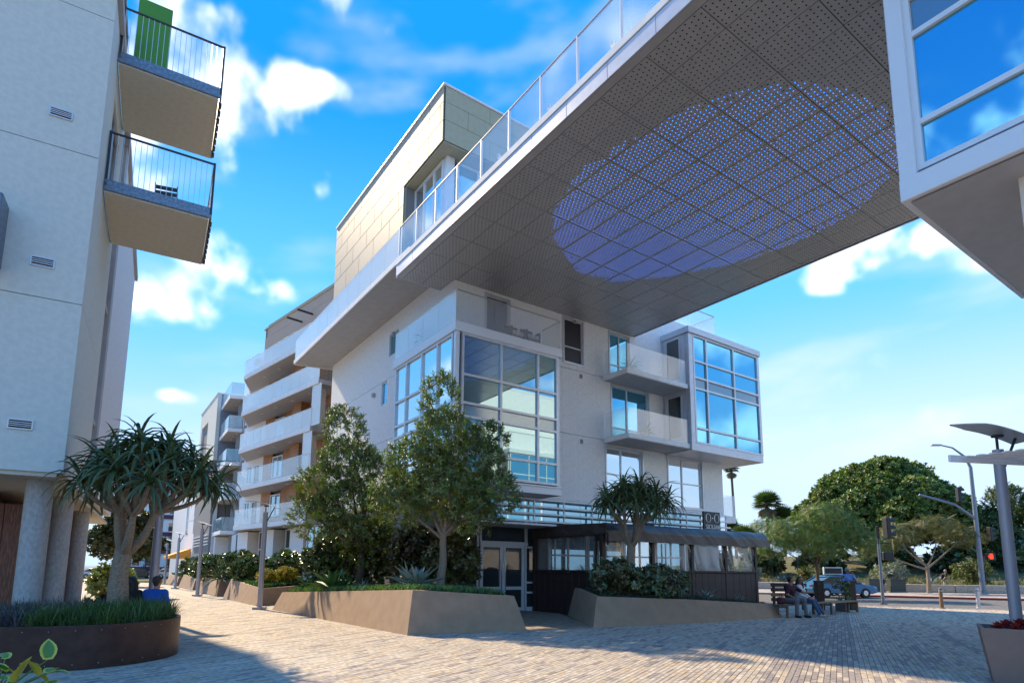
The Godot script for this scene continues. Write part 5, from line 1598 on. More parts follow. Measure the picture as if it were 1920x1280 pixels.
	put("leaf_rosette", rosette(46, 1.3, 0.06, 1.6, 31, -0.2, 1.4), M.aloe, dp, at(Vector3(6.25, 0.9, -37.9)))
	# far left greenery under the houses
	for e in [[Vector3(1.6, 0, -38), 4.6, "small street tree in shade behind the columns"], [Vector3(2.6, 0, -60), 5.5, "street tree at left down the promenade"], [Vector3(4.3, 0, -92), 8.0, "tree at the promenade end left of the lamp posts"], [Vector3(13.5, 0, -100), 9.0, "tree at the promenade end by the awning"]]:
		var h: float = e[1]
		var b: Vector3 = e[0]
		tree("street_tree", e[2], b, b + Vector3(0, h * 0.4, 0), h * 0.02, [[b + Vector3(0, h * 0.8, 0), Vector3(h * 0.24, h * 0.2, h * 0.24)], [b + Vector3(h * 0.15, h * 0.6, 0.1), Vector3(h * 0.22, h * 0.18, h * 0.2)], [b + Vector3(-h * 0.16, h * 0.62, -0.1), Vector3(h * 0.22, h * 0.18, h * 0.2)]], 800, h * 0.35, "broad", [Color(0.06, 0.07, 0.03), Color(0.1, 0.11, 0.04)], M.bark, "trees at the promenade end")
	shrub("pale variegated shrub behind the columns", Vector3(0.9, 0.0, -30), Vector3(0.9, 1.3, 0.9), 420, 1.4, "broad", [Color(0.3, 0.32, 0.08), Color(0.2, 0.26, 0.06)])
	for e in [[Vector3(4.5, 0, -118.5), 9.0, "left slim dark cypress before the far white building"], [Vector3(8.0, 0, -117.5), 10.0, "middle slim dark cypress before the far white building"], [Vector3(11.5, 0, -118.0), 9.5, "right slim dark cypress before the far white building"]]:
		cypress(e[2], e[0], e[1], 0.8, 420, [Color(0.02, 0.04, 0.015)])
	# variegated sprig at the lower left corner
	rng.seed = 8
	var vg := thing("variegated_shrub", "yellow edged variegated leaves poking in at the lower left corner", "shrub", Vector3(-0.4, 0, -4.62))
	mk("leaf_yellow", Color(0.6, 0.5, 0.06), 0.4, 0, {"back": Color(0.4, 0.4, 0.05)})
	mk("leaf_mid", Color(0.1, 0.2, 0.03), 0.4, 0, {"back": Color(0.1, 0.2, 0.03)})
	var sg := G.new()
	sg.tube([Vector3(-0.4, 0, -4.62), Vector3(-0.38, 0.5, -4.6), Vector3(-0.36, 1.08, -4.6)], [0.02, 0.012, 0.006], 6)
	put("stem", sg.done(), M.bark, vg)
	for i in 34:
		var a := i * 2.4; var el := rf(0.15, 1.3)
		var d := Vector3(cos(a) * cos(el), sin(el), sin(a) * cos(el))
		var side := d.cross(Vector3.UP).normalized()
		var o := Vector3(-0.3 + rf(-0.19, 0.19), 0.98 + rf(-0.2, 0.12), -4.57 + rf(-0.19, 0.19))
		var l := rf(0.1, 0.15)
		var g := G.new(); var g2 := G.new()
		g.leaf(o, d, side, l, l * 0.62, 0.6, 5, 0.12)
		g2.leaf(o + side.cross(d).normalized() * 0.0025 + d * l * 0.08, d, side, l * 0.84, l * 0.4, 0.6, 5, 0.12)
		var lf := put("leaf", g.done(), M.leaf_yellow, vg)
		put("leaf_centre", g2.done(), M.leaf_mid, lf)
		g = G.new()
		g.tube([Vector3(-0.37, 0.85, -4.6), o], [0.005, 0.003], 4)
		put("twig", g.done(), M.leaf_mid, vg)
	# right side: park and street
	var big := []
	for i in 26:
		var a := i * 2.4; var r := sqrt((i + 0.5) / 26.0)
		big.push_back([Vector3(75.6 + cos(a) * r * 8.6 * 0.88, 6.0 + (1.0 - r * r) * 6.6 + rf(-0.5, 0.5), -32 + sin(a) * r * 8.6 * 0.88), Vector3(2.7, 2.3, 2.7) * rf(0.85, 1.15)])
	tree("fig_tree", "huge domed dark green tree in the park", Vector3(75.5, 0.8, -33.2), Vector3(75.5, 3.6, -33.0), 0.75, big, 17000, 2.6, "broad", [Color(0.15, 0.21, 0.045), Color(0.19, 0.25, 0.055), Color(0.12, 0.16, 0.035)], M.bark)
	var s1 := Vector3(38.0, 0, -20.2)
	tree("feathery_tree", "bright green feathery street tree above the bench", s1, s1 + Vector3(0, 2.0, 0), 0.11, [[s1 + Vector3(0.2, 5.0, 0.5), Vector3(1.5, 0.9, 1.5)], [s1 + Vector3(-1.2, 4.0, -0.8), Vector3(1.6, 0.9, 1.5)], [s1 + Vector3(1.3, 4.1, 1.0), Vector3(1.7, 1.0, 1.6)], [s1 + Vector3(-2.2, 3.2, -1.6), Vector3(1.2, 0.8, 1.2)], [s1 + Vector3(2.2, 3.3, 1.8), Vector3(1.3, 0.9, 1.3)], [s1 + Vector3(0.1, 3.3, 0.1), Vector3(2.0, 0.8, 1.8)]], 2600, 2.0, "feather", FRESH, M.bark, "feathery street trees")
	var s2 := Vector3(52.3, 0, -19.3)
	tree("feathery_tree", "yellowish feathery street tree beside the walking man", s2, s2 + Vector3(0.0, 2.0, 0), 0.15, [[s2 + Vector3(0.4, 5.0, 0.6), Vector3(1.8, 0.7, 1.8)], [s2 + Vector3(-1.8, 4.0, -1.2), Vector3(1.8, 0.7, 1.5)], [s2 + Vector3(2.2, 4.2, 1.7), Vector3(1.8, 0.7, 1.5)], [s2 + Vector3(-0.6, 4.6, -1.2), Vector3(1.6, 0.7, 1.6)], [s2 + Vector3(-3.0, 3.3, -2.2), Vector3(1.2, 0.5, 1.2)]], 1500, 2.2, "feather", [Color(0.13, 0.14, 0.03), Color(0.17, 0.16, 0.045), Color(0.09, 0.1, 0.025)], M.bark_pale, "feathery street trees")
	var s3 := Vector3(62, 0.4, -38)
	tree("feathery_tree", "light green feathery tree behind the bench tree", s3, s3 + Vector3(0, 2.2, 0), 0.16, [[s3 + Vector3(0, 5.6, 0), Vector3(2.4, 1.4, 2.4)], [s3 + Vector3(1.8, 4.4, 1.4), Vector3(2.0, 1.2, 2.0)], [s3 + Vector3(-2.0, 4.2, -1.2), Vector3(2.0, 1.2, 2.0)]], 1200, 2.8, "feather", FRESH, M.bark, "feathery street trees")
	var s4 := Vector3(88, 1.0, -19)
	for k in 3:
		var q := Vector3(80 + k * 6.0, 0.6, -21.5 + k * 4.4)
		var hh := 9.0 + k * 1.6
		tree("park_tree", ["dense dark tree behind the grey lamp pole", "dense green tree at the right edge", "tall dark tree at the far right edge"][k], q, q + Vector3(0, 2.2, 0), 0.3, [[q + Vector3(0, hh * 0.85, 0), Vector3(2.0, 2.2, 2.0)], [q + Vector3(1.6, hh * 0.6, 1.2), Vector3(2.4, 2.3, 2.4)], [q + Vector3(-1.6, hh * 0.58, -1.2), Vector3(2.3, 2.2, 2.3)], [q + Vector3(0, hh * 0.34, 0), Vector3(2.9, 1.9, 2.9)]], 1700, 3.8, "narrow", [Color(0.08, 0.12, 0.03), Color(0.12, 0.16, 0.03), Color(0.06, 0.09, 0.025)], M.bark, "dense park trees")
	palm("tall fan palm peeking over the cafe roof corner", Vector3(78.2, 0, -53.4), 16.6, 0.2, 1.25)
	palm("taller fan palm of the pair beside the building edge", Vector3(91.8, 0, -56.8), 12.6, 0.28, 2.6)
	palm("shorter fan palm right of the taller one", Vector3(93.8, 0, -55.0), 10.2, 0.28, 2.3)
	palm("low bright fan palm just right of the cafe", Vector3(53.5, 0, -35.5), 4.8, 0.22, 1.5)
	palm("low dark fan palm behind the cafe corner", Vector3(62, 0, -43), 6.3, 0.25, 1.7)
	# park planting on the slope
	var pk := RandomNumberGenerator.new()
	pk.seed = 5
	var words := ["first", "second", "third", "fourth", "fifth", "sixth", "seventh", "eighth", "ninth", "tenth", "eleventh", "twelfth", "thirteenth", "fourteenth", "fifteenth", "sixteenth"]
	for i in 16:
		var x := -34.0 + i * 2.9
		var w := street * Vector3(x, 0.35, -59.6 - pk.randf() * 3.5)
		if i % 4 == 1: agave("%s plant from the left behind the park wall, a pale agave" % words[i], w, 1.3, M.agave)
		elif i % 4 == 3: agave("%s plant from the left behind the park wall, a green agave" % words[i], w, 1.0, M.agave_green)
		else:
			var pale := i % 4 == 0
			shrub("%s plant from the left behind the park wall, a %s shrub" % [words[i], "silvery" if pale else "green"], w, Vector3(1.5, 1.2, 1.2) * pk.randf_range(0.8, 1.25), 240, 2.6, "narrow", [Color(0.22, 0.24, 0.2), Color(0.3, 0.3, 0.26)] if pale else [Color(0.1, 0.14, 0.03), Color(0.13, 0.12, 0.03)], "shrub", "plants behind the park wall")
	for i in 9:
		var w := street * Vector3(-36.0 + i * 6.2, 1.3, -70.0 - pk.randf() * 8.0)
		shrub("%s bush from the left high on the park slope" % words[i], w, Vector3(3.0, 2.2, 2.4) * pk.randf_range(0.8, 1.2), 260, 4.5, "broad", [Color(0.08, 0.1, 0.025), Color(0.12, 0.12, 0.03), Color(0.05, 0.07, 0.02)], "shrub", "bushes on the park slope")
	var pts := []
	for i in 3600:
		var x := pk.randf_range(-40, 26); var d := 58.2 + pow(pk.randf(), 1.6) * 14.0
		pts.push_back(street * Vector3(x, 0.3 + smoothstep(58.0, 105.0, d) * 3.6, -d))
	carpet("park_grass", "mixed grasses on the park slope behind the seat wall", "grass", pts, "tuft", 0.62, [Color(0.1, 0.14, 0.03), Color(0.16, 0.15, 0.05), Color(0.07, 0.1, 0.025), Color(0.2, 0.18, 0.08)])


# ---------------------------------------------------------------- lamps, signals, benches, cars

func blade_lamp(label: String, pos: Vector3, yaw: float, h := 3.75, r := 0.1) -> void:
	var t := thing("lamp_post", label, "lamp post", pos, yaw, "grey lamp posts with tilted blade reflectors")
	var T := at(pos, yaw)
	put("base_plate", cbox(Vector3(0.42, 0.09, 0.42), 0.02), M.grey_metal, t, T * at(Vector3(0, 0.045, 0)))
	var g := G.new()
	g.tube([Vector3(0, 0.09, 0), Vector3(0, h, 0)], [r, r * 0.92], 16)
	put("pole", g.done(), M.grey_metal, t, T)
	for s in [[Vector3(0, h, 0), Vector3(0.0, h + 0.28, 0)], [Vector3(r * 0.9, h - 0.32, 0), Vector3(0.36, h + 0.24, 0)]]:
		var sg := G.new()
		sg.tube([s[0], s[1]], [0.022, 0.022], 8)
		put("strut", sg.done(), M.dark_metal, t, T)
	# the bent reflector blade, 8 mm thick, pointed at its long end
	var bl := G.new()
	var pts := []
	for i in 13:
		var k := i / 12.0
		pts.push_back([Vector3(lerpf(-0.82, 0.5, k), h + 0.27 + 0.16 * (1.0 - k) - 0.12 * pow(k, 2) + 0.05 * sin(PI * k), 0), 0.24 * minf(1.0, 0.1 + k * 2.6)])
	for i in 12:
		var a: Vector3 = pts[i][0]; var b: Vector3 = pts[i + 1][0]
		var za := Vector3(0, 0, pts[i][1]); var zb := Vector3(0, 0, pts[i + 1][1]); var up := Vector3(0, 0.018, 0)
		bl.q(a + za + up, b + zb + up, b - zb + up, a - za + up)
		bl.q(a - za, b - zb, b + zb, a + za)
		bl.q(a + za, b + zb, b + zb + up, a + za + up)
		bl.q(b - zb, a - za, a - za + up, b - zb + up)
	put("reflector_blade", bl.done(), M.aluminium, t, T)
	put("lamp_housing", cbox(Vector3(0.16, 0.05, 0.12), 0.015), M.dark_metal, t, T * at(Vector3(0.02, h + 0.25, 0)))


func signal_head(t: Node, T: Transform3D) -> void:
	# three stacked lenses with visors, looking along T's +z
	var hd := put("signal_head", cbox(Vector3(0.36, 1.06, 0.22), 0.03), M.sign_black, t, T)
	for k in 3:
		var o := Vector3(0, 0.34 - k * 0.34, 0.11)
		var g := G.new()
		for a in 9:   # a hood: open tube over the upper part of the lens
			var a0 := deg_to_rad(-20 + a * 24.5); var a1 := deg_to_rad(-20 + (a + 1) * 24.5)
			g.q(Vector3(cos(a0) * 0.15, sin(a0) * 0.15, 0), Vector3(cos(a1) * 0.15, sin(a1) * 0.15, 0), Vector3(cos(a1) * 0.15, sin(a1) * 0.15, 0.26), Vector3(cos(a0) * 0.15, sin(a0) * 0.15, 0.26))
		put("visor", g.done(), M.sign_black, hd, T * at(o))
		put("lens", cbox(Vector3(0.2, 0.2, 0.02), 0.008), M[["lens_red", "lens_amber", "lens_green"][k]], hd, T * at(o + Vector3(0, 0, 0.006)))


func street_things() -> void:
	for e in [["lens_red", Color(0.12, 0.01, 0.01)], ["lens_amber", Color(0.2, 0.09, 0.01)], ["lens_green", Color(0.01, 0.06, 0.04)]]: mk(e[0], e[1], 0.3)
	var ly := deg_to_rad(-35)
	blade_lamp("lamp post standing beside the long corner planter", Vector3(5.6, 0, -24.83), ly)
	blade_lamp("second lamp post down the promenade by the palm grass", Vector3(5.19, 0, -37.8), ly)
	blade_lamp("third lamp post down the promenade", Vector3(5.5, 0, -51.0), ly)
	blade_lamp("small fourth lamp post far down the promenade", Vector3(6.0, 0, -64.0), ly)
	blade_lamp("thick lamp pole rising behind the large tree aloe", Vector3(1.75, 0, -21.8), ly, 4.6, 0.13)
	blade_lamp("lamp post close to the round columns at left", Vector3(1.2, 0, -30.5), ly, 3.6, 0.09)
	blade_lamp("big grey lamp post at the right edge of the plaza", Vector3(13.05, 0, -3.55), deg_to_rad(-33), 3.75, 0.092)
	# white slatted sunshade on the near building, over the right edge
	var sh := thing("sunshade", "white slatted metal sunshade jutting in at the right edge", "sunshade", Vector3(12.2, 3.2, -2.5))
	var sy := deg_to_rad(-24)
	for k in 5:
		put("slat", cbox(Vector3(2.0, 0.02, 0.09), 0.005), M.white_metal, sh, at(Vector3(11.95, 3.38, -3.0 + k * 0.16), sy))
	put("edge_fin", cbox(Vector3(2.2, 0.11, 0.04), 0.01), M.white_metal, sh, at(Vector3(11.9, 3.36, -3.14), sy))
	put("bracket", cbox(Vector3(0.05, 0.08, 1.4), 0.01), M.white_metal, sh, at(Vector3(12.75, 3.3, -2.35), sy))
	# traffic signal on a short pole
	var p := Vector3(32.17, 0, -13.91)
	var t := thing("traffic_signal", "short pole traffic signal with black three lamp head by near kerb", "traffic light", p)
	var g := G.new()
	g.tube([p, p + Vector3(0, 0.08, 0), p + Vector3(0, 0.1, 0), p + Vector3(0, 3.2, 0)], [0.19, 0.18, 0.075, 0.065], 12)
	put("pole", g.done(), M.galvanised, t)
	put("pole_top", cbox(Vector3(0.12, 0.9, 0.12), 0.02), M.sign_black, t, at(p + Vector3(0, 3.4, 0)))
	signal_head(t, at(p + Vector3(0.32, 3.75, 0.3), deg_to_rad(60)))
	put("crossing_signal", cbox(Vector3(0.5, 0.42, 0.2), 0.03), M.sign_black, t, at(p + Vector3(0.32, 2.35, 0.25), deg_to_rad(-35)))
	put("bracket", cbox(Vector3(0.5, 0.05, 0.05)), M.sign_black, t, at(p + Vector3(0.2, 3.0, 0.15), deg_to_rad(-40)))
	put("push_button", cbox(Vector3(0.1, 0.22, 0.1), 0.02), M.sign_black, t, at(p + Vector3(0.06, 1.1, 0.08)))
	# street light with mast arm signal
	p = Vector3(53.82, 0, -16.4)
	t = thing("street_light", "tall galvanised street light with signal arm across the street", "street light", p)
	g = G.new()
	g.tube([p, p + Vector3(0, 0.25, 0), p + Vector3(0, 0.26, 0), p + Vector3(0, 9.4, 0), p + Vector3(-0.25, 10.2, -0.18), p + Vector3(-1.0, 10.9, -0.7), p + Vector3(-1.7, 11.1, -1.2)], [0.3, 0.3, 0.19, 0.12, 0.08, 0.06, 0.05], 12)
	put("pole", g.done(), M.galvanised, t)
	put("lamp_head", cbox(Vector3(0.75, 0.12, 0.26), 0.05), M.slab_grey, t, at(p + Vector3(-2.0, 11.1, -1.4), deg_to_rad(-35)))
	g = G.new()
	g.tube([p + Vector3(0, 5.5, 0), p + Vector3(-1.0, 6.6, -0.9), p + Vector3(-2.6, 7.4, -2.6)], [0.11, 0.1, 0.09], 10)
	put("signal_arm", g.done(), M.galvanised, t)
	signal_head(t, at(p + Vector3(-1.05, 7.3, -0.6), deg_to_rad(52)))
	signal_head(t, at(p + Vector3(0.9, 4.4, 0.5), deg_to_rad(62)))
	put("push_button", cbox(Vector3(0.14, 0.3, 0.14), 0.02), M.sign_black, t, at(p + Vector3(0.2, 1.3, 0.15)))
	var cs := put("crossing_signal", cbox(Vector3(0.62, 0.55, 0.28), 0.03), M.sign_black, t, at(p + Vector3(0.6, 2.75, 0.45), deg_to_rad(-35)), "crossing signal showing a lit red hand")
	mk("hand_light", Color(0.4, 0.05, 0.02), 0.5, 0, {"emit": Color(1.0, 0.13, 0.02), "power": 1.7})
	var hg := G.new()
	hg.box(Vector3(0, -0.07, 0), Vector3(0.24, 0.2, 0.02), Basis(), 0.008)
	for k in 4: hg.box(Vector3(-0.09 + k * 0.06, 0.1 + 0.02 * sin(k * 1.05), 0), Vector3(0.045, 0.16, 0.02), Basis(), 0.006)
	hg.box(Vector3(-0.16, -0.02, 0), Vector3(0.05, 0.15, 0.02), Basis(Vector3.BACK, 0.5), 0.006)
	put("hand_light", hg.done(), M.hand_light, cs, at(p + Vector3(0.6, 2.75, 0.45), deg_to_rad(-35)) * at(Vector3(-0.02, 0, 0.152)))
	var hl := OmniLight3D.new()
	hl.name = "hand_glow"
	hl.light_color = Color(1.0, 0.2, 0.06)
	hl.light_energy = 0.05
	hl.omni_range = 6.0
	hl.omni_attenuation = 2.0
	hl.light_size = 0.2
	hl.shadow_enabled = true
	add_child(hl)
	hl.position = (at(p + Vector3(0.6, 2.75, 0.45), deg_to_rad(-35)) * at(Vector3(0, 0, 0.3))).origin
	# bollards
	var bn := ["left hand slim bollard at the kerb", "middle slim bollard at the kerb beside the crossing", "right hand slim bollard behind the lamp post"]
	var bp := [Vector3(31.36, 0, -11.14), Vector3(32.92, 0, -10.26), Vector3(34.16, 0, -9.15)]
	for i in 3:
		var b := thing("bollard", bn[i], "bollard", bp[i], 0.0, "steel bollards at the kerb")
		g = G.new()
		g.lathe([Vector2(0.11, 0), Vector2(0.11, 0.02), Vector2(0.075, 0.03), Vector2(0.075, 0.86), Vector2(0.06, 0.885), Vector2(0.001, 0.89)], 16, bp[i])
		put("post", g.done(), M.bench_wood if i == 0 else M.aluminium, b)
		g = G.new()
		g.lathe([Vector2(0.078, 0.74), Vector2(0.078, 0.8)], 16, bp[i])
		put("band", g.done(), M.grey_metal, b)
	# benches
	var bs := [[Vector3(21.2, 0, -11.95), 3.0, "wooden bench the couple sits on"], [Vector3(24.0, 0, -11.95), 2.6, "long pale wooden bench right of the couple"]]
	for e in bs:
		var yw := deg_to_rad(4.0)
		var b := thing("bench", e[2], "bench", e[0], yw, "backless wooden benches")
		var T := at(e[0], yw)
		for k in 4: put("slat", cbox(Vector3(e[1] - 0.06, 0.045, 0.105), 0.008), M.bench_wood, b, T * at(Vector3(0, 0.43, -0.18 + k * 0.12)))
		for sx in [-1, 1]:
			for sz in [-0.17, 0.17]: put("leg", cbox(Vector3(0.08, 0.41, 0.08), 0.008), M.bench_wood, b, T * at(Vector3(sx * (e[1] / 2 - 0.15), 0.205, sz)))
			put("rail", cbox(Vector3(0.06, 0.07, 0.26), 0.006), M.bench_wood, b, T * at(Vector3(sx * (e[1] / 2 - 0.15), 0.36, 0)))
	# dark timber posts and slatted back behind the benches
	for e in [[Vector3(25.27, 0, -13.4), "left dark timber post behind the long bench"], [Vector3(26.5, 0, -12.7), "right dark timber post the standing man leans on"]]:
		var b := thing("timber_post", e[1], "post", e[0], deg_to_rad(-35), "dark timber posts behind the bench")
		put("shaft", cbox(Vector3(0.3, 1.16, 0.3), 0.02), M.post_wood, b, at(e[0] + Vector3(0, 0.58, 0), deg_to_rad(-35)))
		put("cap", cbox(Vector3(0.33, 0.05, 0.33), 0.015), M.dark_metal, b, at(e[0] + Vector3(0, 1.185, 0), deg_to_rad(-35)))
	var sp := thing("slatted_seat", "dark slatted timber seat back left of the posts", "seat", Vector3(24.0, 0, -14.0), deg_to_rad(-35))
	for k in 4: put("slat", cbox(Vector3(1.5, 0.14, 0.05), 0.01), M.post_wood if k != 1 else M.bench_wood, sp, at(Vector3(24.0, 0.42 + k * 0.2, -14.0), deg_to_rad(-35)))
	for s in [-0.6, 0.6]: put("leg", cbox(Vector3(0.09, 1.1, 0.09), 0.01), M.post_wood, sp, at(Vector3(24.0, 0.55, -14.0) + Basis(Vector3.UP, deg_to_rad(-35)) * Vector3(s, 0, -0.08), deg_to_rad(-35)))
	shrub("thin leafy plant between the two dark posts", Vector3(25.3, 0, -12.5), Vector3(0.34, 1.1, 0.34), 46, 0.9, "broad", [Color(0.09, 0.14, 0.03), Color(0.2, 0.15, 0.1)])
	var pot := thing("plant_pot", "dark square pot under the thin leafy plant", "planter", Vector3(25.3, 0, -12.5))
	put("pot", cbox(Vector3(0.4, 0.36, 0.4), 0.02), M.planter_dark, pot, at(Vector3(25.3, 0.18, -12.5)))
	# utility cabinets and bins across the street
	for e in [[Vector3(50.6, 0, -22.4), "left dark green utility cabinet by the park wall"], [Vector3(51.9, 0, -21.4), "right dark green utility cabinet by the park wall"]]:
		var b := thing("utility_cabinet", e[1], "cabinet", e[0], deg_to_rad(-35), "utility cabinets")
		mk("cabinet_green", Color(0.04, 0.05, 0.045), 0.5)
		put("body", cbox(Vector3(1.15, 0.95, 0.6), 0.02), M.cabinet_green, b, at(e[0] + Vector3(0, 0.5, 0), deg_to_rad(-35)))
		put("lid", cbox(Vector3(1.2, 0.05, 0.65), 0.015), M.cabinet_green, b, at(e[0] + Vector3(0, 1.0, 0), deg_to_rad(-35)))
		put("plinth", cbox(Vector3(1.25, 0.06, 0.7)), M.kerb, b, at(e[0] + Vector3(0, 0.03, 0), deg_to_rad(-35)))
	for e in [[street * Vector3(-11.5, 0.45, -60.0), "round white bin behind the bench at left"], [street * Vector3(14.5, 0.8, -68.0), "round grey bin beside the park path"]]:
		var b := thing("litter_bin", e[1], "bin", e[0], 0.0, "round litter bins")
		g = G.new()
		g.lathe([Vector2(0.3, 0), Vector2(0.34, 0.02), Vector2(0.36, 0.95), Vector2(0.33, 1.0), Vector2(0.22, 1.02)], 20, e[0])
		put("drum", g.done(), M.aluminium, b)
		g = G.new()
		g.lathe([Vector2(0.37, 0.82), Vector2(0.37, 0.88)], 20, e[0])
		put("band", g.done(), M.grey_metal, b)
	# orange barrier and white gazebo tops half hidden by the trees
	var ob := thing("orange_canopy", "orange fabric canopy glimpsed behind the bench tree", "canopy", street * Vector3(-22, 2.2, -74))
	g = G.new()
	var oc := street * Vector3(-22, 2.6, -74)
	for k in 4:
		var a0 := PI / 4 + k * PI / 2; var a1 := a0 + PI / 2
		var q0 := oc + Vector3(cos(a0), 0, sin(a0)) * 3.2; var q1 := oc + Vector3(cos(a1), 0, sin(a1)) * 3.2
		g.tri(q0, oc + Vector3(0, 1.0, 0), q1, Vector3.UP, Vector3.UP, Vector3.UP)
		g.q(q0, q1, q1 - Vector3(0, 0.3, 0), q0 - Vector3(0, 0.3, 0))
	put("canvas", g.done(), M.orange_cloth, ob)
	for k in 4:
		var a0 := PI / 4 + k * PI / 2
		put("pole", cbox(Vector3(0.06, 2.4, 0.06)), M.grey_metal, ob, at(oc + Vector3(cos(a0), 0, sin(a0)) * 3.1 + Vector3(0, -1.2, 0)))
	# railing high in the park
	var rl := thing("park_railing", "pale railing along the raised park walk", "railing", street * Vector3(8, 2.6, -84))
	for k in 14: put("post", cbox(Vector3(0.06, 1.1, 0.06)), M.planter_pale, rl, street * at(Vector3(2.0 + k * 1.0, 3.0, -84)))
	for y in [2.7, 3.1, 3.5]: put("rail", cbox(Vector3(13.5, 0.06, 0.05)), M.planter_pale, rl, street * at(Vector3(8.5, y, -84)))
	put("retaining_wall", cbox(Vector3(15, 1.6, 0.4)), M.planter_pale, rl, street * at(Vector3(8.5, 1.8, -84.2)))
	# chairs
	folding_chair("slatted metal chair on the lower left balcony", Transform3D(Basis(Vector3.UP, deg_to_rad(165)), Transform3D(Basis(Vector3.UP, deg_to_rad(-4.4)), Vector3(-0.52, 0, -14.14)) * Vector3(1.22, 9.98, -2.2)))
	for e in [[Vector3(13.6, 10.31, -18.15), "brown low armchair at the right on the bay terrace"], [Vector3(12.9, 10.31, -18.2), "brown low armchair nearer the door on the bay terrace"]]:
		var b := thing("armchair", e[1], "armchair", e[0], 0.0, "armchairs on the bay terrace")
		put("seat", cbox(Vector3(0.6, 0.16, 0.5), 0.03), M.planter_pale, b, at(e[0] + Vector3(0, 0.34, 0)))
		put("backrest", cbox(Vector3(0.6, 0.42, 0.1), 0.03), M.post_wood, b, at(e[0] + Vector3(0, 0.55, -0.26)))
		for s in [-0.31, 0.31]:
			put("arm", cbox(Vector3(0.07, 0.3, 0.55), 0.02), M.post_wood, b, at(e[0] + Vector3(s, 0.42, 0)))
			for z in [-0.22, 0.22]: put("leg", cbox(Vector3(0.06, 0.28, 0.06)), M.post_wood, b, at(e[0] + Vector3(s, 0.14, z)))
	# potted plants on balconies
	for e in [[Vector3(19.0, 10.23, -17.9), "spiky potted plant on the upper right balcony"], [Vector3(19.9, 7.38, -17.9), "leafy potted plants on the lower right balcony"], [Vector3(10.3, 10.31, -20.6), "yellow green plant on the bay terrace edge"]]:
		var b := thing("potted_plant", e[1], "plant", e[0], 0.0, "plants on the balconies")
		g = G.new()
		g.lathe([Vector2(0.12, 0), Vector2(0.16, 0.28), Vector2(0.14, 0.28)], 14, e[0])
		put("pot", g.done(), M.planter_pale, b)
		put("leaf_rosette", rosette(30, 0.6, 0.035, 1.0, 17), M.agave_green, b, at(e[0] + Vector3(0, 0.28, 0)))


func folding_chair(label: String, T: Transform3D) -> void:
	var t := thing("folding_chair", label, "chair", T.origin, T.basis.get_euler().y)
	for k in 3: put("back_slat", cbox(Vector3(0.46, 0.1, 0.02), 0.004), M.dark_metal, t, T * at(Vector3(0, 0.58 + k * 0.125, -0.2 - k * 0.02)))
	for k in 4: put("seat_slat", cbox(Vector3(0.46, 0.02, 0.09), 0.004), M.dark_metal, t, T * at(Vector3(0, 0.45, -0.14 + k * 0.11)))
	for s in [-0.24, 0.24]:
		for e in [[Vector3(s, 0, 0.24), Vector3(s, 0.46, 0.16)], [Vector3(s, 0, -0.3), Vector3(s, 0.46, -0.16)], [Vector3(s, 0.46, -0.16), Vector3(s, 0.92, -0.26)], [Vector3(s, 0.46, 0.2), Vector3(s, 0.66, 0.2)], [Vector3(s, 0.66, 0.22), Vector3(s, 0.66, -0.2)]]:
			var g := G.new()
			g.tube([e[0], e[1]], [0.014, 0.014], 7)
			put("leg" if e[0].y < 0.01 else "arm", g.done(), M.dark_metal, t, T)


func side_loft(g: G, prof: Array, slices: Array, c: Vector2) -> void:
	# prof: side outline (x, y), counter-clockwise; slices: [z, shrink towards c]
	var rings := []
	for s in slices:
		var r := []
		for p in prof:
			var q: Vector2 = c + (p - c) * s[1]
			r.push_back(Vector3(q.x, q.y, s[0]))
		rings.push_back(r)
	for i in rings.size() - 1:
		for j in prof.size():
			var k := (j + 1) % prof.size()
			g.q(rings[i][j], rings[i][k], rings[i + 1][k], rings[i + 1][j])
	var idx := Geometry2D.triangulate_polygon(PackedVector2Array(prof))
	for e in [0, rings.size() - 1]:
		var nn := Vector3(0, 0, -1 if e == 0 else 1)
		for t in idx.size() / 3: g.tri(rings[e][idx[t * 3]], rings[e][idx[t * 3 + 1]], rings[e][idx[t * 3 + 2]], nn, nn, nn)


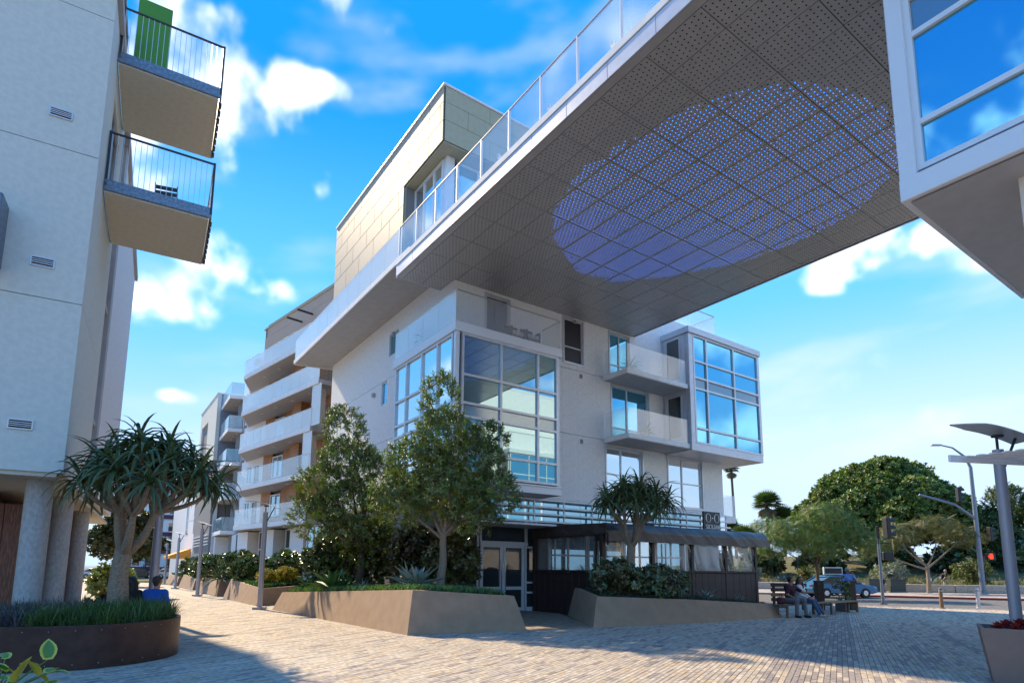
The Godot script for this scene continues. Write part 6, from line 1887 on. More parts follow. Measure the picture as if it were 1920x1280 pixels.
func car(called: String, label: String, T: Transform3D, paint: Material, group := "") -> Node3D:
	var t := thing(called, label, "car", T.origin, T.basis.get_euler().y, group)
	var body := G.new()
	side_loft(body, [Vector2(-2.2, 0.35), Vector2(-1.8, 0.26), Vector2(1.9, 0.26), Vector2(2.28, 0.36), Vector2(2.3, 0.6), Vector2(2.1, 0.76), Vector2(1.2, 0.9), Vector2(-1.5, 0.96), Vector2(-2.2, 0.92), Vector2(-2.3, 0.6)], [[-0.9, 0.93], [-0.84, 1.0], [0.84, 1.0], [0.9, 0.93]], Vector2(0, 0.6))
	put("body", body.done(), paint, t, T)
	var cab := G.new()
	side_loft(cab, [Vector2(1.3, 0.88), Vector2(0.5, 1.34), Vector2(-0.9, 1.38), Vector2(-1.8, 0.93)], [[-0.78, 0.99], [-0.62, 0.99], [0.62, 0.99], [0.78, 0.99]], Vector2(-0.2, 0.9))
	put("window_band", cab.done(), M.glass_dark, t, T)
	var rf_ := G.new()
	side_loft(rf_, [Vector2(0.52, 1.33), Vector2(0.3, 1.42), Vector2(-0.7, 1.44), Vector2(-1.0, 1.37)], [[-0.74, 0.9], [-0.66, 1.0], [0.66, 1.0], [0.74, 0.9]], Vector2(-0.2, 1.38))
	put("roof", rf_.done(), paint, t, T)
	for s in [-0.79, 0.79]:
		for e in [[Vector3(1.28, 0.9, s), Vector3(0.5, 1.36, s * 0.96)], [Vector3(-0.25, 0.95, s), Vector3(-0.25, 1.4, s * 0.96)], [Vector3(-1.75, 0.95, s), Vector3(-0.95, 1.4, s * 0.96)]]:
			var pg := G.new()
			pg.bar(e[0], e[1], 0.06, 0.05)
			put("pillar", pg.done(), paint, t, T)
		put("mirror", cbox(Vector3(0.12, 0.12, 0.16), 0.03), paint, t, T * at(Vector3(0.85, 1.0, s * 1.18)))
		put("headlight", cbox(Vector3(0.12, 0.14, 0.34), 0.03), M.chrome, t, T * at(Vector3(2.22, 0.66, s * 0.8)))
		put("tail_light", cbox(Vector3(0.08, 0.16, 0.3), 0.03), M.lens_red, t, T * at(Vector3(-2.24, 0.78, s * 0.8)))
		for x in [-1.35, 1.4]:
			var wg := G.new()
			wg.tube([Vector3(x, 0.32, s * 0.9), Vector3(x, 0.32, s * 1.16)], [0.32, 0.32], 20)
			var w := put("wheel", wg.done(), M.rubber, t, T)
			var rg := G.new()
			rg.tube([Vector3(x, 0.32, s * 1.1), Vector3(x, 0.32, s * 1.175)], [0.2, 0.17], 14)
			put("rim", rg.done(), M.chrome, w, T)
	return t


func cars() -> void:
	mk("paint_teal", Color(0.01, 0.13, 0.28), 0.25, 0.2, {"spec": 0.7})
	mk("paint_black", Color(0.012, 0.012, 0.016), 0.2, 0.2, {"spec": 0.7})
	mk("paint_silver", Color(0.5, 0.51, 0.53), 0.25, 0.5)
	mk("paint_pale", Color(0.68, 0.68, 0.68), 0.3, 0.1)
	var T := at(Vector3(40.9, -0.12, -20.5), deg_to_rad(-28))
	var tx := car("taxi", "teal blue taxi with an advertising board on its roof", T, M.paint_teal)
	var fr := put("roof_board", cbox(Vector3(1.35, 0.5, 0.14), 0.02), M.white_metal, tx, T * at(Vector3(-0.2, 1.74, 0)))
	put("board_face", cbox(Vector3(1.2, 0.36, 0.02)), M.sign_black, fr, T * at(Vector3(-0.2, 1.74, 0.075)))
	put("board_face", cbox(Vector3(1.2, 0.36, 0.02)), M.sign_black, fr, T * at(Vector3(-0.2, 1.74, -0.075)))
	put("door_stripe", cbox(Vector3(0.8, 0.07, 0.01)), M.sign_white, tx, T * at(Vector3(0.3, 0.78, 0.905)))
	car("parked_car", "dark saloon parked at the far end of the promenade", at(Vector3(6.2, -0.1, -104), deg_to_rad(8)), M.paint_black, "cars parked at the promenade end")
	car("parked_car", "silver saloon parked right of the dark one", at(Vector3(10.3, -0.1, -103), deg_to_rad(4)), M.paint_silver, "cars parked at the promenade end")
	car("parked_car", "white car at the far left promenade end", at(Vector3(1.3, -0.1, -105), deg_to_rad(6)), M.paint_pale, "cars parked at the promenade end")


# ---------------------------------------------------------------- cafe pavilion

func lettering(txt: String, size: float, parent: Node, T: Transform3D, m: Material, serif := false) -> void:
	var tm := TextMesh.new()
	var f := SystemFont.new()
	f.font_names = PackedStringArray(["Droid Serif" if serif else "Droid Sans"])
	tm.font = f
	tm.text = txt
	tm.font_size = 64
	tm.pixel_size = size / 64.0
	tm.depth = 0.015
	put("lettering", tm, m, parent, T)


func cafe() -> void:
	var b := thing("cafe_pavilion", "dark brown timber cafe pavilion with clear vinyl windows and draped awning", "pavilion", Vector3(18.7, 0, -16.9))
	var x0 := 14.3; var x1 := 23.1; var z0 := -18.8; var z1 := -14.9
	# low walls of upright boards, on both visible sides
	var n := 22
	for i in n:
		var w := (x1 - x0) / n
		put("board", cbox(Vector3(w - 0.01, 1.5, 0.06), 0.006), M.cafe_brown, b, at(Vector3(x0 + (i + 0.5) * w, 0.75, z1)))
	for i in 10:
		var w := (z1 - z0) / 10
		put("board", cbox(Vector3(0.06, 1.5, w - 0.01), 0.006), M.cafe_brown, b, at(Vector3(x0, 0.75, z0 + (i + 0.5) * w - 0.03)))
	for i in 10:
		var w := (z1 - z0) / 10
		put("board", cbox(Vector3(0.06, 1.5, w - 0.01), 0.006), M.cafe_brown, b, at(Vector3(x1, 0.75, z0 + (i + 0.5) * w - 0.03)))
	put("sill", cbox(Vector3(x1 - x0 + 0.16, 0.07, 0.16), 0.01), M.cafe_brown, b, at(Vector3((x0 + x1) / 2, 1.54, z1 + 0.02)))
	put("sill", cbox(Vector3(0.16, 0.07, z1 - z0), 0.01), M.cafe_brown, b, at(Vector3(x0 - 0.02, 1.542, (z0 + z1) / 2)))
	var px := [14.3, 16.75, 18.95, 21.05, 23.1]
	for x in px: put("post", cbox(Vector3(0.16, 3.0, 0.16), 0.01), M.cafe_brown, b, at(Vector3(x, 1.5, z1 - 0.03)))
	for e in [[x0, -18.7], [x1, -18.7]]: put("post", cbox(Vector3(0.16, 3.0, 0.16), 0.01), M.cafe_brown, b, at(Vector3(e[0], 1.5, e[1])))
	for i in 4:
		var w: float = px[i + 1] - px[i] - 0.16
		var g := G.new()    # a hanging vinyl sheet with soft upright waves, gathered at its sides
		g.cloth(40, 10, func(u: float, w2: float) -> Vector3:
			var edge := pow(absf(u - 0.5) * 2.0, 6.0)
			return Vector3(px[i] + 0.08 + u * w, 1.58 + w2 * 1.12, z1 + 0.01 * sin(u * 17.0 + w2 * 2.0 + i) + edge * 0.03 * sin(w2 * 9.0 + u * 40.0)))
		put("vinyl_window", g.done(), M.clear_vinyl, b)
		put("mullion_white", cbox(Vector3(0.05, 2.6, 0.05)), M.white_metal, b, at(Vector3(px[i] + w * 0.4, 1.5, -18.6)))
	var gl := G.new()
	gl.cloth(30, 6, func(u: float, w2: float) -> Vector3:
		return Vector3(x0 - 0.05 + 0.012 * sin(u * 19.0 + w2 * 2.0), 1.6 + w2 * 1.15, lerpf(-18.45, -15.2, u)))
	put("vinyl_window", gl.done(), M.clear_vinyl, b)
	var fr := G.new()
	for e in [[Vector3(0, 0.62, 0), Vector3(0.05, 0.05, 3.35)], [Vector3(0, -0.6, 0), Vector3(0.05, 0.05, 3.35)], [Vector3(0, 0, 1.65), Vector3(0.05, 1.2, 0.05)], [Vector3(0, 0, -1.65), Vector3(0.05, 1.2, 0.05)]]: fr.box(e[0], e[1])
	put("window_frame", fr.done(), M.post_wood, b, at(Vector3(x0 - 0.08, 2.16, -16.82)))
	put("inner_floor", cbox(Vector3(8.6, 0.04, 3.7)), M.path, b, at(Vector3(18.7, 0.03, -16.85)))
	# roof and the draped awning edge
	put("roof", cbox(Vector3(x1 - x0 + 0.5, 0.07, z1 - z0 + 0.1)), M.awning_brown, b, Transform3D(Basis(Vector3.RIGHT, 0.03), Vector3((x0 + x1) / 2 + 0.2, 3.2, (z0 + z1) / 2)))
	var nz := noise(0.5, 3, 14)
	for part_ in [["awning_drape", 3.2, 2.86, 0.34, M.awning_brown, 0.045], ["awning_valance", 2.86, 2.56, 0.36, M.awning_brown, 0.02]]:
		var g := G.new()
		g.cloth(120, 8, func(u: float, w: float) -> Vector3:
			var x := lerpf(x0 - 0.1, x1 + 0.55, u)
			var y: float = lerpf(part_[2], part_[1], w) + 0.015 * nz.get_noise_2d(x * 1.5, 3.0)
			var fold: float = part_[5] * (nz.get_noise_2d(x * 1.3 + y * 1.6, y * 0.7) * 1.6 + 0.25 * nz.get_noise_2d(x * 4.0 + y * 3.0, 9.0))
			return Vector3(x, y, z1 + part_[3] - (0.3 * w * w if part_[0] == "awning_drape" else 0.0) + fold))
		put(part_[0], g.done(), part_[4], b)
	var sd := G.new()
	sd.cloth(50, 6, func(u: float, w: float) -> Vector3:
		var z := lerpf(z0, z1 + 0.3, u)
		return Vector3(x0 - 0.14 - 0.05 * nz.get_noise_2d(z * 2.4 + w * 1.2, w), lerpf(2.8, 3.16, w), z))
	put("awning_drape", sd.done(), M.awning_brown, b)
	# shop front seen through the vinyl
	for i in 4:
		window(b, at(Vector3(16.0 + i * 2.1, 1.7, -18.72)), 2.05, 3.1, [0.5], [0.65], M.white_metal, M.glass_teal if i != 2 else M.glass_silver, 0.07, 0.08)
	# dining tables and chairs inside
	for i in 4:
		var o := Vector3(15.6 + i * 2.05, 0.05, -16.4)
		var t := thing("dining_table", ["leftmost", "second from left", "third from left", "rightmost"][i] + " white clothed table inside the cafe", "table", o, 0.0, "cafe tables")
		put("table_top", cbox(Vector3(0.8, 0.04, 0.8), 0.01), M.sign_white, t, at(o + Vector3(0, 0.74, 0)))
		put("pedestal", cbox(Vector3(0.1, 0.72, 0.1)), M.dark_metal, t, at(o + Vector3(0, 0.36, 0)))
	# strip of potted greenery on the sill
	for i in 4:
		agave("%s agave on the cafe window ledge" % ["leftmost", "second", "third", "rightmost"][i], Vector3(15.6 + i * 2.1, 1.5, -15.35), 0.5, M.agave_green, 0.08)
	# sign board
	var s := thing("sign_board", "square black sign with two ringed letters and SICILIAN above the awning", "sign", Vector3(23.1, 3.4, -17.0))
	put("board", cbox(Vector3(1.2, 0.84, 0.08), 0.008), M.sign_black, s, at(Vector3(23.1, 3.82, -17.0)))
	put("sign_post", cbox(Vector3(0.06, 0.5, 0.06)), M.dark_metal, s, at(Vector3(22.8, 3.3, -17.05)))
	put("sign_post", cbox(Vector3(0.06, 0.5, 0.06)), M.dark_metal, s, at(Vector3(23.4, 3.3, -17.05)))
	lettering("SICILIAN", 0.26, s, at(Vector3(23.13, 3.55, -16.95)), M.sign_white)
	for e in [-0.27, 0.33]:
		var g := G.new()
		for k in 28:   # thin and thick ring, like a fine capital O
			var a0 := TAU * k / 28; var a1 := TAU * (k + 1) / 28
			var f := func(a: float, o: float) -> Vector3: return Vector3(cos(a) * (0.185 - o * (0.012 + 0.03 * absf(cos(a)))), sin(a) * (0.2 - o * 0.014), 0)
			g.q(f.call(a0, 0.0), f.call(a1, 0.0), f.call(a1, 1.0), f.call(a0, 1.0))
			g.q(f.call(a0, 0.0) - Vector3(0, 0, 0.02), f.call(a1, 0.0) - Vector3(0, 0, 0.02), f.call(a1, 0.0), f.call(a0, 0.0))
		put("lettering", g.done(), M.sign_white, s, at(Vector3(23.1 + e, 3.95, -16.945)))
	var dg := G.new()
	dg.tube([Vector3(0, 0, 0), Vector3(0, 0, 0.015)], [0.03, 0.03], 10)
	put("lettering", dg.done(), M.sign_white, s, at(Vector3(23.13, 3.95, -16.958)))


# ---------------------------------------------------------------- people

func sdf(bones: Array, cell: float, k: float) -> G:
	# smooth union of tapered capsules [a, b, ra, rb], meshed as surface nets
	var lo := Vector3(1e9, 1e9, 1e9); var hi := -lo
	for b in bones:
		var r: float = max(b[2], b[3]) + k + cell * 2.5
		lo = lo.min(b[0] - Vector3.ONE * r).min(b[1] - Vector3.ONE * r)
		hi = hi.max(b[0] + Vector3.ONE * r).max(b[1] + Vector3.ONE * r)
	var n := Vector3i((hi - lo) / cell) + Vector3i.ONE * 2
	var f := PackedFloat32Array()
	f.resize(n.x * n.y * n.z)
	f.fill(9.0)
	for b in bones:
		var a: Vector3 = b[0]; var e: Vector3 = b[1]
		var r: float = max(b[2], b[3]) + k + cell * 2.0
		var i0 := Vector3i((a.min(e) - Vector3.ONE * r - lo) / cell); var i1 := Vector3i((a.max(e) + Vector3.ONE * r - lo) / cell)
		i0 = i0.clamp(Vector3i.ZERO, n - Vector3i.ONE); i1 = i1.clamp(Vector3i.ZERO, n - Vector3i.ONE)
		var ab := e - a; var l2: float = maxf(ab.length_squared(), 1e-8)
		for z in range(i0.z, i1.z + 1):
			for y in range(i0.y, i1.y + 1):
				var row := (z * n.y + y) * n.x
				for x in range(i0.x, i1.x + 1):
					var p := lo + Vector3(x, y, z) * cell
					var t := clampf((p - a).dot(ab) / l2, 0.0, 1.0)
					var d := p.distance_to(a + ab * t) - lerpf(b[2], b[3], t)
					var o := f[row + x]
					if o > 8.0: f[row + x] = d
					else:
						var h := maxf(k - absf(o - d), 0.0) / k
						f[row + x] = minf(o, d) - h * h * k * 0.25
	var g := G.new()
	var vid := {}
	var vp := PackedVector3Array(); var vn := PackedVector3Array()
	var sx := 1; var sy := n.x; var sz := n.x * n.y
	for z in n.z - 1:
		for y in n.y - 1:
			for x in n.x - 1:
				var i := (z * n.y + y) * n.x + x
				var c0 := f[i]
				if c0 > cell * 3.0 or c0 < -cell * 3.0: continue
				var s := PackedFloat32Array([c0, f[i + sx], f[i + sy], f[i + sx + sy], f[i + sz], f[i + sx + sz], f[i + sy + sz], f[i + sx + sy + sz]])
				var neg := 0
				for q in s: if q < 0.0: neg += 1
				if neg == 0 or neg == 8: continue
				var acc := Vector3.ZERO; var cnt := 0
				for e in [[0, 1], [2, 3], [4, 5], [6, 7], [0, 2], [1, 3], [4, 6], [5, 7], [0, 4], [1, 5], [2, 6], [3, 7]]:
					var u := s[e[0]]; var w := s[e[1]]
					if (u < 0.0) != (w < 0.0):
						var t := u / (u - w)
						var p0 := Vector3(e[0] & 1, (e[0] >> 1) & 1, e[0] >> 2); var p1 := Vector3(e[1] & 1, (e[1] >> 1) & 1, e[1] >> 2)
						acc += p0.lerp(p1, t); cnt += 1
				vid[i] = vp.size()
				vp.push_back(lo + (Vector3(x, y, z) + acc / cnt) * cell)
				vn.push_back(Vector3(s[1] + s[3] + s[5] + s[7] - s[0] - s[2] - s[4] - s[6], s[2] + s[3] + s[6] + s[7] - s[0] - s[1] - s[4] - s[5], s[4] + s[5] + s[6] + s[7] - s[0] - s[1] - s[2] - s[3]).normalized())
	for i in vid:
		for ax in [[sx, sy, sz], [sy, sz, sx], [sz, sx, sy]]:
			var a := f[i]; var b := f[i + ax[0]]
			if (a < 0.0) == (b < 0.0): continue
			var q: Array = [i, i - ax[1], i - ax[1] - ax[2], i - ax[2]]
			var ok := true
			for w in q: if not vid.has(w): ok = false
			if not ok: continue
			if a >= 0.0: q.reverse()
			var w := []
			for e in q: w.push_back(vid[e])
			g.tri(vp[w[0]], vp[w[1]], vp[w[2]], vn[w[0]], vn[w[1]], vn[w[2]])
			g.tri(vp[w[0]], vp[w[2]], vp[w[3]], vn[w[0]], vn[w[2]], vn[w[3]])
	return g


func joined(a: G, b: G) -> void:
	a.v.append_array(b.v); a.n.append_array(b.n)


func hand(J: Dictionary, side: String, curl: float) -> G:
	var w: Vector3 = J["wrist_" + side]; var e: Vector3 = J["elbow_" + side]
	var d: Vector3 = J.get("hand_" + side, (w - e)).normalized()
	var pn: Vector3 = J.get("palm_" + side, Vector3.DOWN)
	pn = (pn - d * d.dot(pn)).normalized()
	var ac := d.cross(pn)
	if side == "r": ac = -ac
	var bones := [[w, w + d * 0.05, 0.026, 0.028]]
	for i in 4:
		var o := ac * (0.03 - i * 0.02)
		bones.push_back([w + d * 0.02 + o * 0.7, w + d * 0.085 + o, 0.016, 0.014])
	var ln: float = 0.0
	for i in 4:
		var o := ac * (0.032 - i * 0.021)
		ln = [0.072, 0.08, 0.075, 0.058][i]
		var p := w + d * 0.088 + o
		var dd := d
		for s in 3:
			var q: Vector3 = p + dd * ln * [0.45, 0.32, 0.26][s]
			bones.push_back([p, q, 0.0095 - s * 0.001, 0.0085 - s * 0.001])
			p = q
			dd = dd.rotated(ac, (1.0 if ac.cross(d).dot(pn) > 0 else -1.0) * curl).normalized()
	var t0 := w + d * 0.03 + ac * 0.03
	var td := (d * 0.7 + ac * 0.6 + pn * 0.35).normalized()
	bones.push_back([t0, t0 + td * 0.045, 0.013, 0.011])
	bones.push_back([t0 + td * 0.045, t0 + td * 0.045 + (td + d).normalized() * 0.035, 0.011, 0.009])
	return sdf(bones, 0.006, 0.006)


func head_mesh(c: Vector3, fwd: Vector3, up := Vector3.UP) -> G:
	# skull, jaw, nose, brows, ears; c is the middle of the head
	fwd = (fwd - up * up.dot(fwd)).normalized()
	var sd := fwd.cross(up)
	var p := func(f: float, s: float, u: float) -> Vector3: return c + fwd * f + sd * s + up * u
	var b := [[p.call(-0.02, 0, 0.03), p.call(0.015, 0, 0.035), 0.085, 0.078], [p.call(0.02, 0, -0.01), p.call(0.045, 0, -0.075), 0.062, 0.034], [p.call(0.03, 0, -0.03), p.call(0.03, 0, -0.02), 0.055, 0.055],
		[p.call(0.085, 0, 0.012), p.call(0.104, 0, -0.024), 0.009, 0.014], [p.call(0.074, -0.035, 0.03), p.call(0.074, 0.035, 0.03), 0.014, 0.014], [p.call(0.074, -0.018, -0.056), p.call(0.074, 0.018, -0.056), 0.011, 0.011],
		[p.call(0, -0.082, 0.012), p.call(-0.006, -0.088, -0.024), 0.015, 0.009], [p.call(0, 0.082, 0.012), p.call(-0.006, 0.088, -0.024), 0.015, 0.009], [p.call(-0.02, 0, -0.07), p.call(-0.03, 0, -0.16), 0.052, 0.056]]
	return sdf(b, 0.01, 0.018)


func person(label: String, J: Dictionary, o: Dictionary) -> Node3D:
	# J: joints in the world; o: skin, shirt, legs, hair, shoe materials and options
	var base := Vector3((J.foot_l.x + J.foot_r.x) / 2, 0, (J.foot_l.z + J.foot_r.z) / 2)
	var t := thing("person", label, "person", base)
	var sh: Vector3 = (J.shoulder_l + J.shoulder_r) / 2; var hp: Vector3 = (J.hip_l + J.hip_r) / 2
	var skin := []
	var top := []; var bot := []
	var chest := hp.lerp(sh, 0.72); var waist := hp.lerp(sh, 0.35)
	var fat: float = o.get("fat", 1.0)
	var torso := [[hp, waist, 0.125 * fat, 0.115 * fat], [waist, chest, 0.118 * fat, 0.13 * fat], [chest, sh, 0.13 * fat, 0.075], [J.hip_l, J.hip_r, 0.105 * fat, 0.105 * fat], [J.shoulder_l, J.shoulder_r, 0.07, 0.07]]
	for l in [chest.lerp(J.shoulder_l, 0.5), chest.lerp(J.shoulder_r, 0.5)]: torso.push_back([l, waist.lerp(l, 0.4), 0.1, 0.09])
	skin.append_array(torso)
	skin.push_back([sh, J.head - Vector3(0, 0.1, 0), 0.056, 0.052])
	for s in ["l", "r"]:
		skin.push_back([J["shoulder_" + s], J["elbow_" + s], 0.056, 0.042])
		skin.push_back([J["elbow_" + s], J["wrist_" + s], 0.041, 0.028])
		skin.push_back([J["hip_" + s], J["knee_" + s], 0.09, 0.06])
		skin.push_back([J["knee_" + s], J["foot_" + s], 0.06, 0.038])
	var body := sdf(skin, 0.022, 0.05)
	joined(body, head_mesh(J.head, J.face))
	for s in ["l", "r"]: joined(body, hand(J, s, o.get("curl", 0.45)))
	var bm := put("body", body.done(), o.skin, t)
	for q in torso: top.push_back([q[0], q[1], q[2] + 0.014, q[3] + 0.014])
	for s in ["l", "r"]:
		var el: Vector3 = J["elbow_" + s]; var so: Vector3 = J["shoulder_" + s]
		if o.get("long_sleeve", false):
			top.push_back([so, el, 0.072, 0.058]); top.push_back([el, el.lerp(J["wrist_" + s], 0.9), 0.056, 0.042])
		else: top.push_back([so, so.lerp(el, 0.72), 0.074, 0.066])
		bot.push_back([J["hip_" + s], J["knee_" + s], 0.108, 0.078])
		bot.push_back([J["knee_" + s], J["knee_" + s].lerp(J["foot_" + s], 0.94), 0.076, 0.06])
	bot.push_back([J.hip_l, J.hip_r, 0.126 * fat, 0.126 * fat])
	bot.push_back([hp, waist.lerp(hp, 0.6), 0.138 * fat, 0.134 * fat])
	put("shirt", sdf(top, 0.022, 0.05).done(), o.shirt, t)
	put("trousers", sdf(bot, 0.022, 0.04).done(), o.legs, t)
	var up := Vector3.UP
	var fw: Vector3 = (J.face - up * up.dot(J.face)).normalized(); var sd := fw.cross(up)
	for s in ["l", "r"]:
		var ft: Vector3 = J["foot_" + s]
		var dir: Vector3 = J.get("toe_" + s, fw)
		put("shoe", sdf([[ft + Vector3(0, -0.03, 0) - dir * 0.05, ft + Vector3(0, -0.045, 0) + dir * 0.15, 0.045, 0.035], [ft, ft + Vector3(0, -0.03, 0), 0.048, 0.05]], 0.014, 0.02).done(), o.shoe, t)
	var hb := [[J.head - fw * 0.04 + up * 0.05, J.head - fw * 0.012 + up * 0.062, 0.088, 0.082], [J.head - fw * 0.06 + up * 0.0, J.head - fw * 0.06 - up * 0.04, 0.07, 0.055]]
	if o.get("long_hair", false):
		for k in 3:
			var off := sd * (k - 1) * 0.06
			hb.push_back([J.head - fw * 0.05 + off, J.head - fw * 0.07 - up * 0.3 + off * 1.3, 0.07, 0.05])
		for s in [-1.0, 1.0]: hb.push_back([J.head + sd * s * 0.08, J.head + sd * s * 0.1 - up * 0.24 + fw * 0.02, 0.04, 0.04])
	put("hair", sdf(hb, 0.014, 0.03).done(), o.hair, t)
	for s in [-1.0, 1.0]:
		put("eye", cbox(Vector3(0.018, 0.01, 0.01), 0.003), M.hair_black, bm, Transform3D(Basis(sd, up, -fw), J.head + fw * 0.088 + sd * s * 0.032 + up * 0.008))
	put("mouth", cbox(Vector3(0.04, 0.007, 0.008), 0.002), M.lip, bm, Transform3D(Basis(sd, up, -fw), J.head + fw * 0.086 - up * 0.058))
	return t


func seated(base: Vector3, yaw: float, seat: float, lean := 0.1, spread := 0.1) -> Dictionary:
	# a sitting figure looking along yaw's +z, its seat above base
	var B := Basis(Vector3.UP, yaw)
	var J := {}
	var p := func(x: float, y: float, z: float) -> Vector3: return base + B * Vector3(x, y, z)
	var s := seat + 0.1
	J.hip_l = p.call(0.09, s, 0); J.hip_r = p.call(-0.09, s, 0)
	J.knee_l = p.call(0.09 + spread, s + 0.03, 0.44); J.knee_r = p.call(-0.09 - spread, s + 0.03, 0.44)
	J.foot_l = p.call(0.09 + spread, 0.08, 0.5); J.foot_r = p.call(-0.09 - spread, 0.08, 0.42)
	J.shoulder_l = p.call(0.19, s + 0.48, lean); J.shoulder_r = p.call(-0.19, s + 0.48, lean)
	J.elbow_l = p.call(0.25, s + 0.21, lean + 0.08); J.elbow_r = p.call(-0.25, s + 0.21, lean + 0.08)
	J.wrist_l = p.call(0.14, s + 0.1, lean + 0.28); J.wrist_r = p.call(-0.14, s + 0.1, lean + 0.28)
	J.head = p.call(0, s + 0.72, lean + 0.05)
	J.face = B * Vector3(0, -0.1, 1)
	J.palm_l = Vector3.DOWN; J.palm_r = Vector3.DOWN
	J.toe_l = B * Vector3(0.1, 0, 1).normalized(); J.toe_r = B * Vector3(-0.1, 0, 1).normalized()
	return J


func people() -> void:
	mk("hair_black", Color(0.008, 0.006, 0.006), 0.5)
	mk("hair_brown", Color(0.035, 0.02, 0.012), 0.55)
	mk("hair_grey", Color(0.36, 0.34, 0.32), 0.6)
	mk("lip", Color(0.2, 0.05, 0.045), 0.5)
	mk("cloth_blue", Color(0.01, 0.09, 0.42), 0.85)
	mk("cloth_black", Color(0.012, 0.012, 0.014), 0.85)
	mk("cloth_plum", Color(0.03, 0.008, 0.02), 0.85)
	mk("cloth_white", Color(0.6, 0.62, 0.68), 0.85)
	mk("denim", Color(0.05, 0.1, 0.2), 0.85)
	mk("grey_cloth", Color(0.16, 0.16, 0.18), 0.85)
	mk("khaki", Color(0.42, 0.34, 0.24), 0.85)
	mk("shirt_blue", Color(0.1, 0.22, 0.6), 0.8)
	mk("slacks", Color(0.03, 0.035, 0.05), 0.85)
	mk("shoe_dark", Color(0.02, 0.017, 0.016), 0.5)
	mk("shoe_tan", Color(0.5, 0.4, 0.28), 0.6)
	# the pair on the far rim of the round planter, backs to us
	var away := PI + deg_to_rad(-37)
	var J := seated(Vector3(1.2, 0.0, -15.2), away, 0.45, 0.14)
	person("person in a bright blue shirt seated on the round planter, back turned", J, {"skin": M.skin, "shirt": M.cloth_blue, "legs": M.khaki, "hair": M.hair_brown, "shoe": M.shoe_dark})
	J = seated(Vector3(0.74, 0.0, -15.55), away, 0.43, 0.16)
	person("person with long dark hair seated beside the blue shirt, back turned", J, {"skin": M.skin_tan, "shirt": M.cloth_black, "legs": M.denim, "hair": M.hair_black, "shoe": M.shoe_dark, "long_hair": true})
	var lb := thing("low_bench", "low timber bench behind the round planter under the seated pair", "bench", Vector3(0.97, 0, -15.38), deg_to_rad(-37))
	for k in 3: put("slat", cbox(Vector3(1.5, 0.04, 0.13), 0.008), M.bench_wood, lb, at(Vector3(0.97, 0.42, -15.38), deg_to_rad(-37)) * at(Vector3(0, 0, -0.14 + k * 0.14)))
	for s in [-0.6, 0.6]: put("leg", cbox(Vector3(0.08, 0.4, 0.36), 0.008), M.bench_wood, lb, at(Vector3(0.97, 0, -15.38), deg_to_rad(-37)) * at(Vector3(s, 0.2, 0)))
	# the couple on the bench, facing the plaza
	var by := deg_to_rad(-8)
	J = seated(Vector3(20.5, 0, -11.95), by, 0.46, 0.05)
	J.elbow_l = Vector3(20.86, 0.86, -11.66); J.wrist_l = Vector3(21.04, 0.84, -11.5)
	J.face = Vector3(0.75, -0.25, 0.6)
	person("person in a dark plum shirt sitting on the bench with an arm round a companion", J, {"skin": M.skin_tan, "shirt": M.cloth_plum, "legs": M.grey_cloth, "hair": M.hair_black, "shoe": M.shoe_dark, "fat": 1.08})
	J = seated(Vector3(21.05, 0, -11.95), deg_to_rad(12), 0.46, 0.1, 0.03)
	J.face = Vector3(-0.35, -0.2, 0.85)
	J.head += Vector3(-0.1, -0.02, 0)
	J.foot_l += Vector3(0.3, 0, 0.16); J.foot_r += Vector3(0.3, 0, 0.2); J.knee_l += Vector3(0.14, -0.04, 0); J.knee_r += Vector3(0.14, -0.04, 0)
	person("person with long dark curls in a white top and jeans leaning in on the bench", J, {"skin": M.skin_tan, "shirt": M.cloth_white, "legs": M.denim, "hair": M.hair_black, "shoe": M.shoe_tan, "long_hair": true, "long_sleeve": true})
	# standing by the post, a hand at the face
	var o := Vector3(26.95, 0, -13.0)
	var B := Basis(Vector3.UP, deg_to_rad(-35))
	var p := func(x: float, y: float, z: float) -> Vector3: return o + B * Vector3(x, y, z)
	J = {"hip_l": p.call(0.09, 0.9, 0), "hip_r": p.call(-0.09, 0.9, 0), "knee_l": p.call(0.11, 0.48, 0.03), "knee_r": p.call(-0.11, 0.48, 0.02), "foot_l": p.call(0.12, 0.08, 0), "foot_r": p.call(-0.12, 0.08, -0.02),
		"shoulder_l": p.call(0.2, 1.4, 0.02), "shoulder_r": p.call(-0.2, 1.4, 0.02), "elbow_l": p.call(0.3, 1.16, 0.16), "wrist_l": p.call(0.12, 1.42, 0.2), "elbow_r": p.call(-0.3, 1.14, 0.08), "wrist_r": p.call(-0.26, 1.08, 0.32), "head": p.call(0, 1.63, 0.05), "face": B * Vector3(0.1, -0.2, 1),
		"palm_l": B * Vector3(-1, 0, 0), "hand_l": B * Vector3(-0.25, 1, 0), "palm_r": Vector3.DOWN, "toe_l": B * Vector3(0.2, 0, 1).normalized(), "toe_r": B * Vector3(-0.2, 0, 1).normalized()}
	person("person in a light blue shirt standing behind the dark post, hand at face", J, {"skin": M.skin, "shirt": M.shirt_blue, "legs": M.slacks, "hair": M.hair_grey, "shoe": M.shoe_dark, "fat": 1.12})
	# walking to the right across the street, pulling a case
	o = Vector3(57.2, 0, -20.0)
	B = Basis(Vector3.UP, deg_to_rad(55))
	p = func(x: float, y: float, z: float) -> Vector3: return o + B * Vector3(x, y, z)
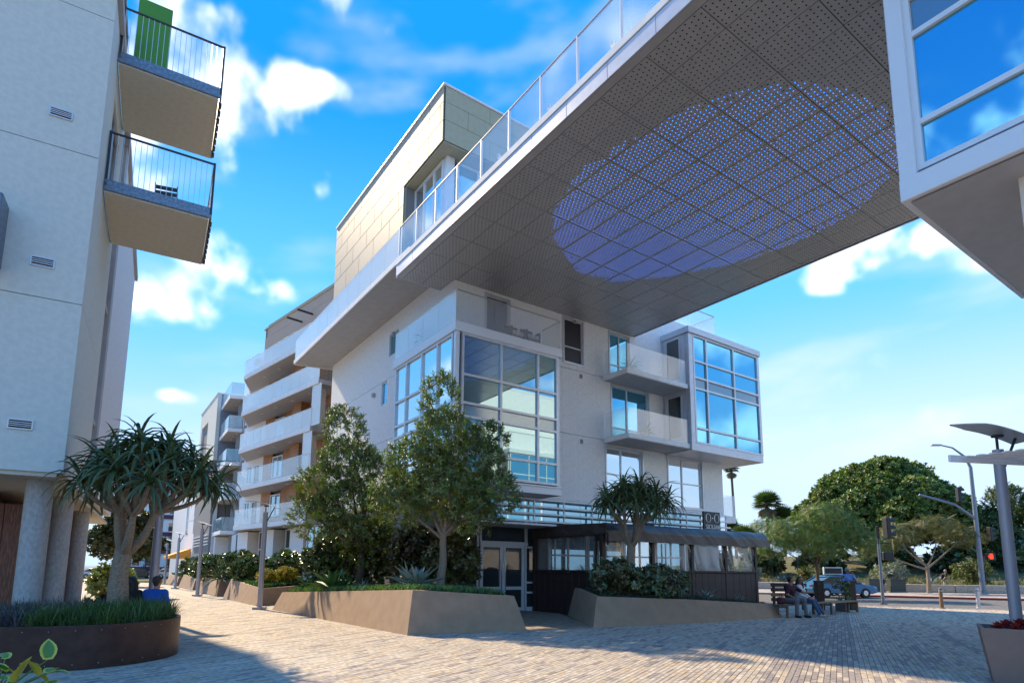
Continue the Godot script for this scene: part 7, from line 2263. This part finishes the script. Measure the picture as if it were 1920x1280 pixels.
	J = {"hip_l": p.call(0.09, 0.92, 0), "hip_r": p.call(-0.09, 0.92, 0), "knee_l": p.call(0.09, 0.52, 0.22), "knee_r": p.call(-0.09, 0.5, -0.06), "foot_l": p.call(0.09, 0.09, 0.34), "foot_r": p.call(-0.09, 0.12, -0.42),
		"shoulder_l": p.call(0.2, 1.42, 0.1), "shoulder_r": p.call(-0.2, 1.42, 0.1), "elbow_l": p.call(0.24, 1.14, 0.0), "wrist_l": p.call(0.22, 0.92, 0.16), "elbow_r": p.call(-0.26, 1.16, -0.06), "wrist_r": p.call(-0.26, 0.96, -0.28), "head": p.call(0, 1.66, 0.2), "face": B * Vector3(0, -0.15, 1),
		"palm_l": B * Vector3(-1, 0, 0), "palm_r": B * Vector3(1, 0, 0), "toe_l": B * Vector3(0, 0.2, 1).normalized(), "toe_r": B * Vector3(0, -0.35, 1).normalized()}
	person("person in dark top and khaki trousers walking right across the street", J, {"skin": M.skin, "shirt": M.cloth_black, "legs": M.khaki, "hair": M.hair_grey, "shoe": M.shoe_tan, "curl": 0.8})
	var c := thing("suitcase", "dark blue wheeled suitcase pulled by the walking person", "suitcase", o + B * Vector3(-0.26, 0, -0.95))
	var CT := Transform3D(B * Basis(Vector3.RIGHT, -0.75), o + B * Vector3(-0.26, 0.42, -0.85))
	put("case_body", cbox(Vector3(0.42, 0.62, 0.26), 0.05), M.slacks, c, CT)
	put("handle", cbox(Vector3(0.22, 0.03, 0.03), 0.008), M.dark_metal, c, CT * at(Vector3(0, 0.72, 0)))
	for s in [-0.09, 0.09]: put("handle_rod", cbox(Vector3(0.016, 0.42, 0.016)), M.chrome, c, CT * at(Vector3(s, 0.5, 0)))
	for s in [-0.16, 0.16]:
		var g := G.new()
		g.tube([Vector3(s - 0.02, -0.34, -0.1), Vector3(s + 0.02, -0.34, -0.1)], [0.05, 0.05], 10)
		put("wheel", g.done(), M.rubber, c, CT)
	var bg := thing("backpack", "small dark backpack on the walking person", "backpack", o + B * Vector3(0, 1.15, -0.1))
	put("pack", cbox(Vector3(0.3, 0.42, 0.18), 0.06), M.cloth_black, bg, Transform3D(B * Basis(Vector3.RIGHT, 0.15), o + B * Vector3(0, 1.2, -0.15)))
	put("pocket", cbox(Vector3(0.22, 0.2, 0.08), 0.03), M.grey_cloth, bg, Transform3D(B * Basis(Vector3.RIGHT, 0.15), o + B * Vector3(0, 1.12, -0.26)))
	var hb := thing("handbag", "dark red bag on the bench end beside the couple", "bag", Vector3(19.95, 0.45, -11.95))
	mk("bag_red", Color(0.09, 0.012, 0.012), 0.6)
	put("bag_body", cbox(Vector3(0.34, 0.24, 0.2), 0.07), M.bag_red, hb, at(Vector3(19.95, 0.575, -11.95), 0.2))
	var hg := G.new()
	hg.tube([Vector3(-0.1, 0.1, 0), Vector3(-0.07, 0.22, 0), Vector3(0.07, 0.22, 0), Vector3(0.1, 0.1, 0)], [0.012, 0.012, 0.012, 0.012], 6)
	put("bag_handle", hg.done(), M.bag_red, hb, at(Vector3(19.95, 0.575, -11.95), 0.2))


func _ready() -> void:
	camera_and_light()
	rng.seed = 1
	materials()
	ground()
	main_building()
	bridge()
	east_building()
	wing()
	far_block()
	west_building()
	end_buildings()
	planters()
	cafe()
	street_things()
	cars()
	planting()
	people()
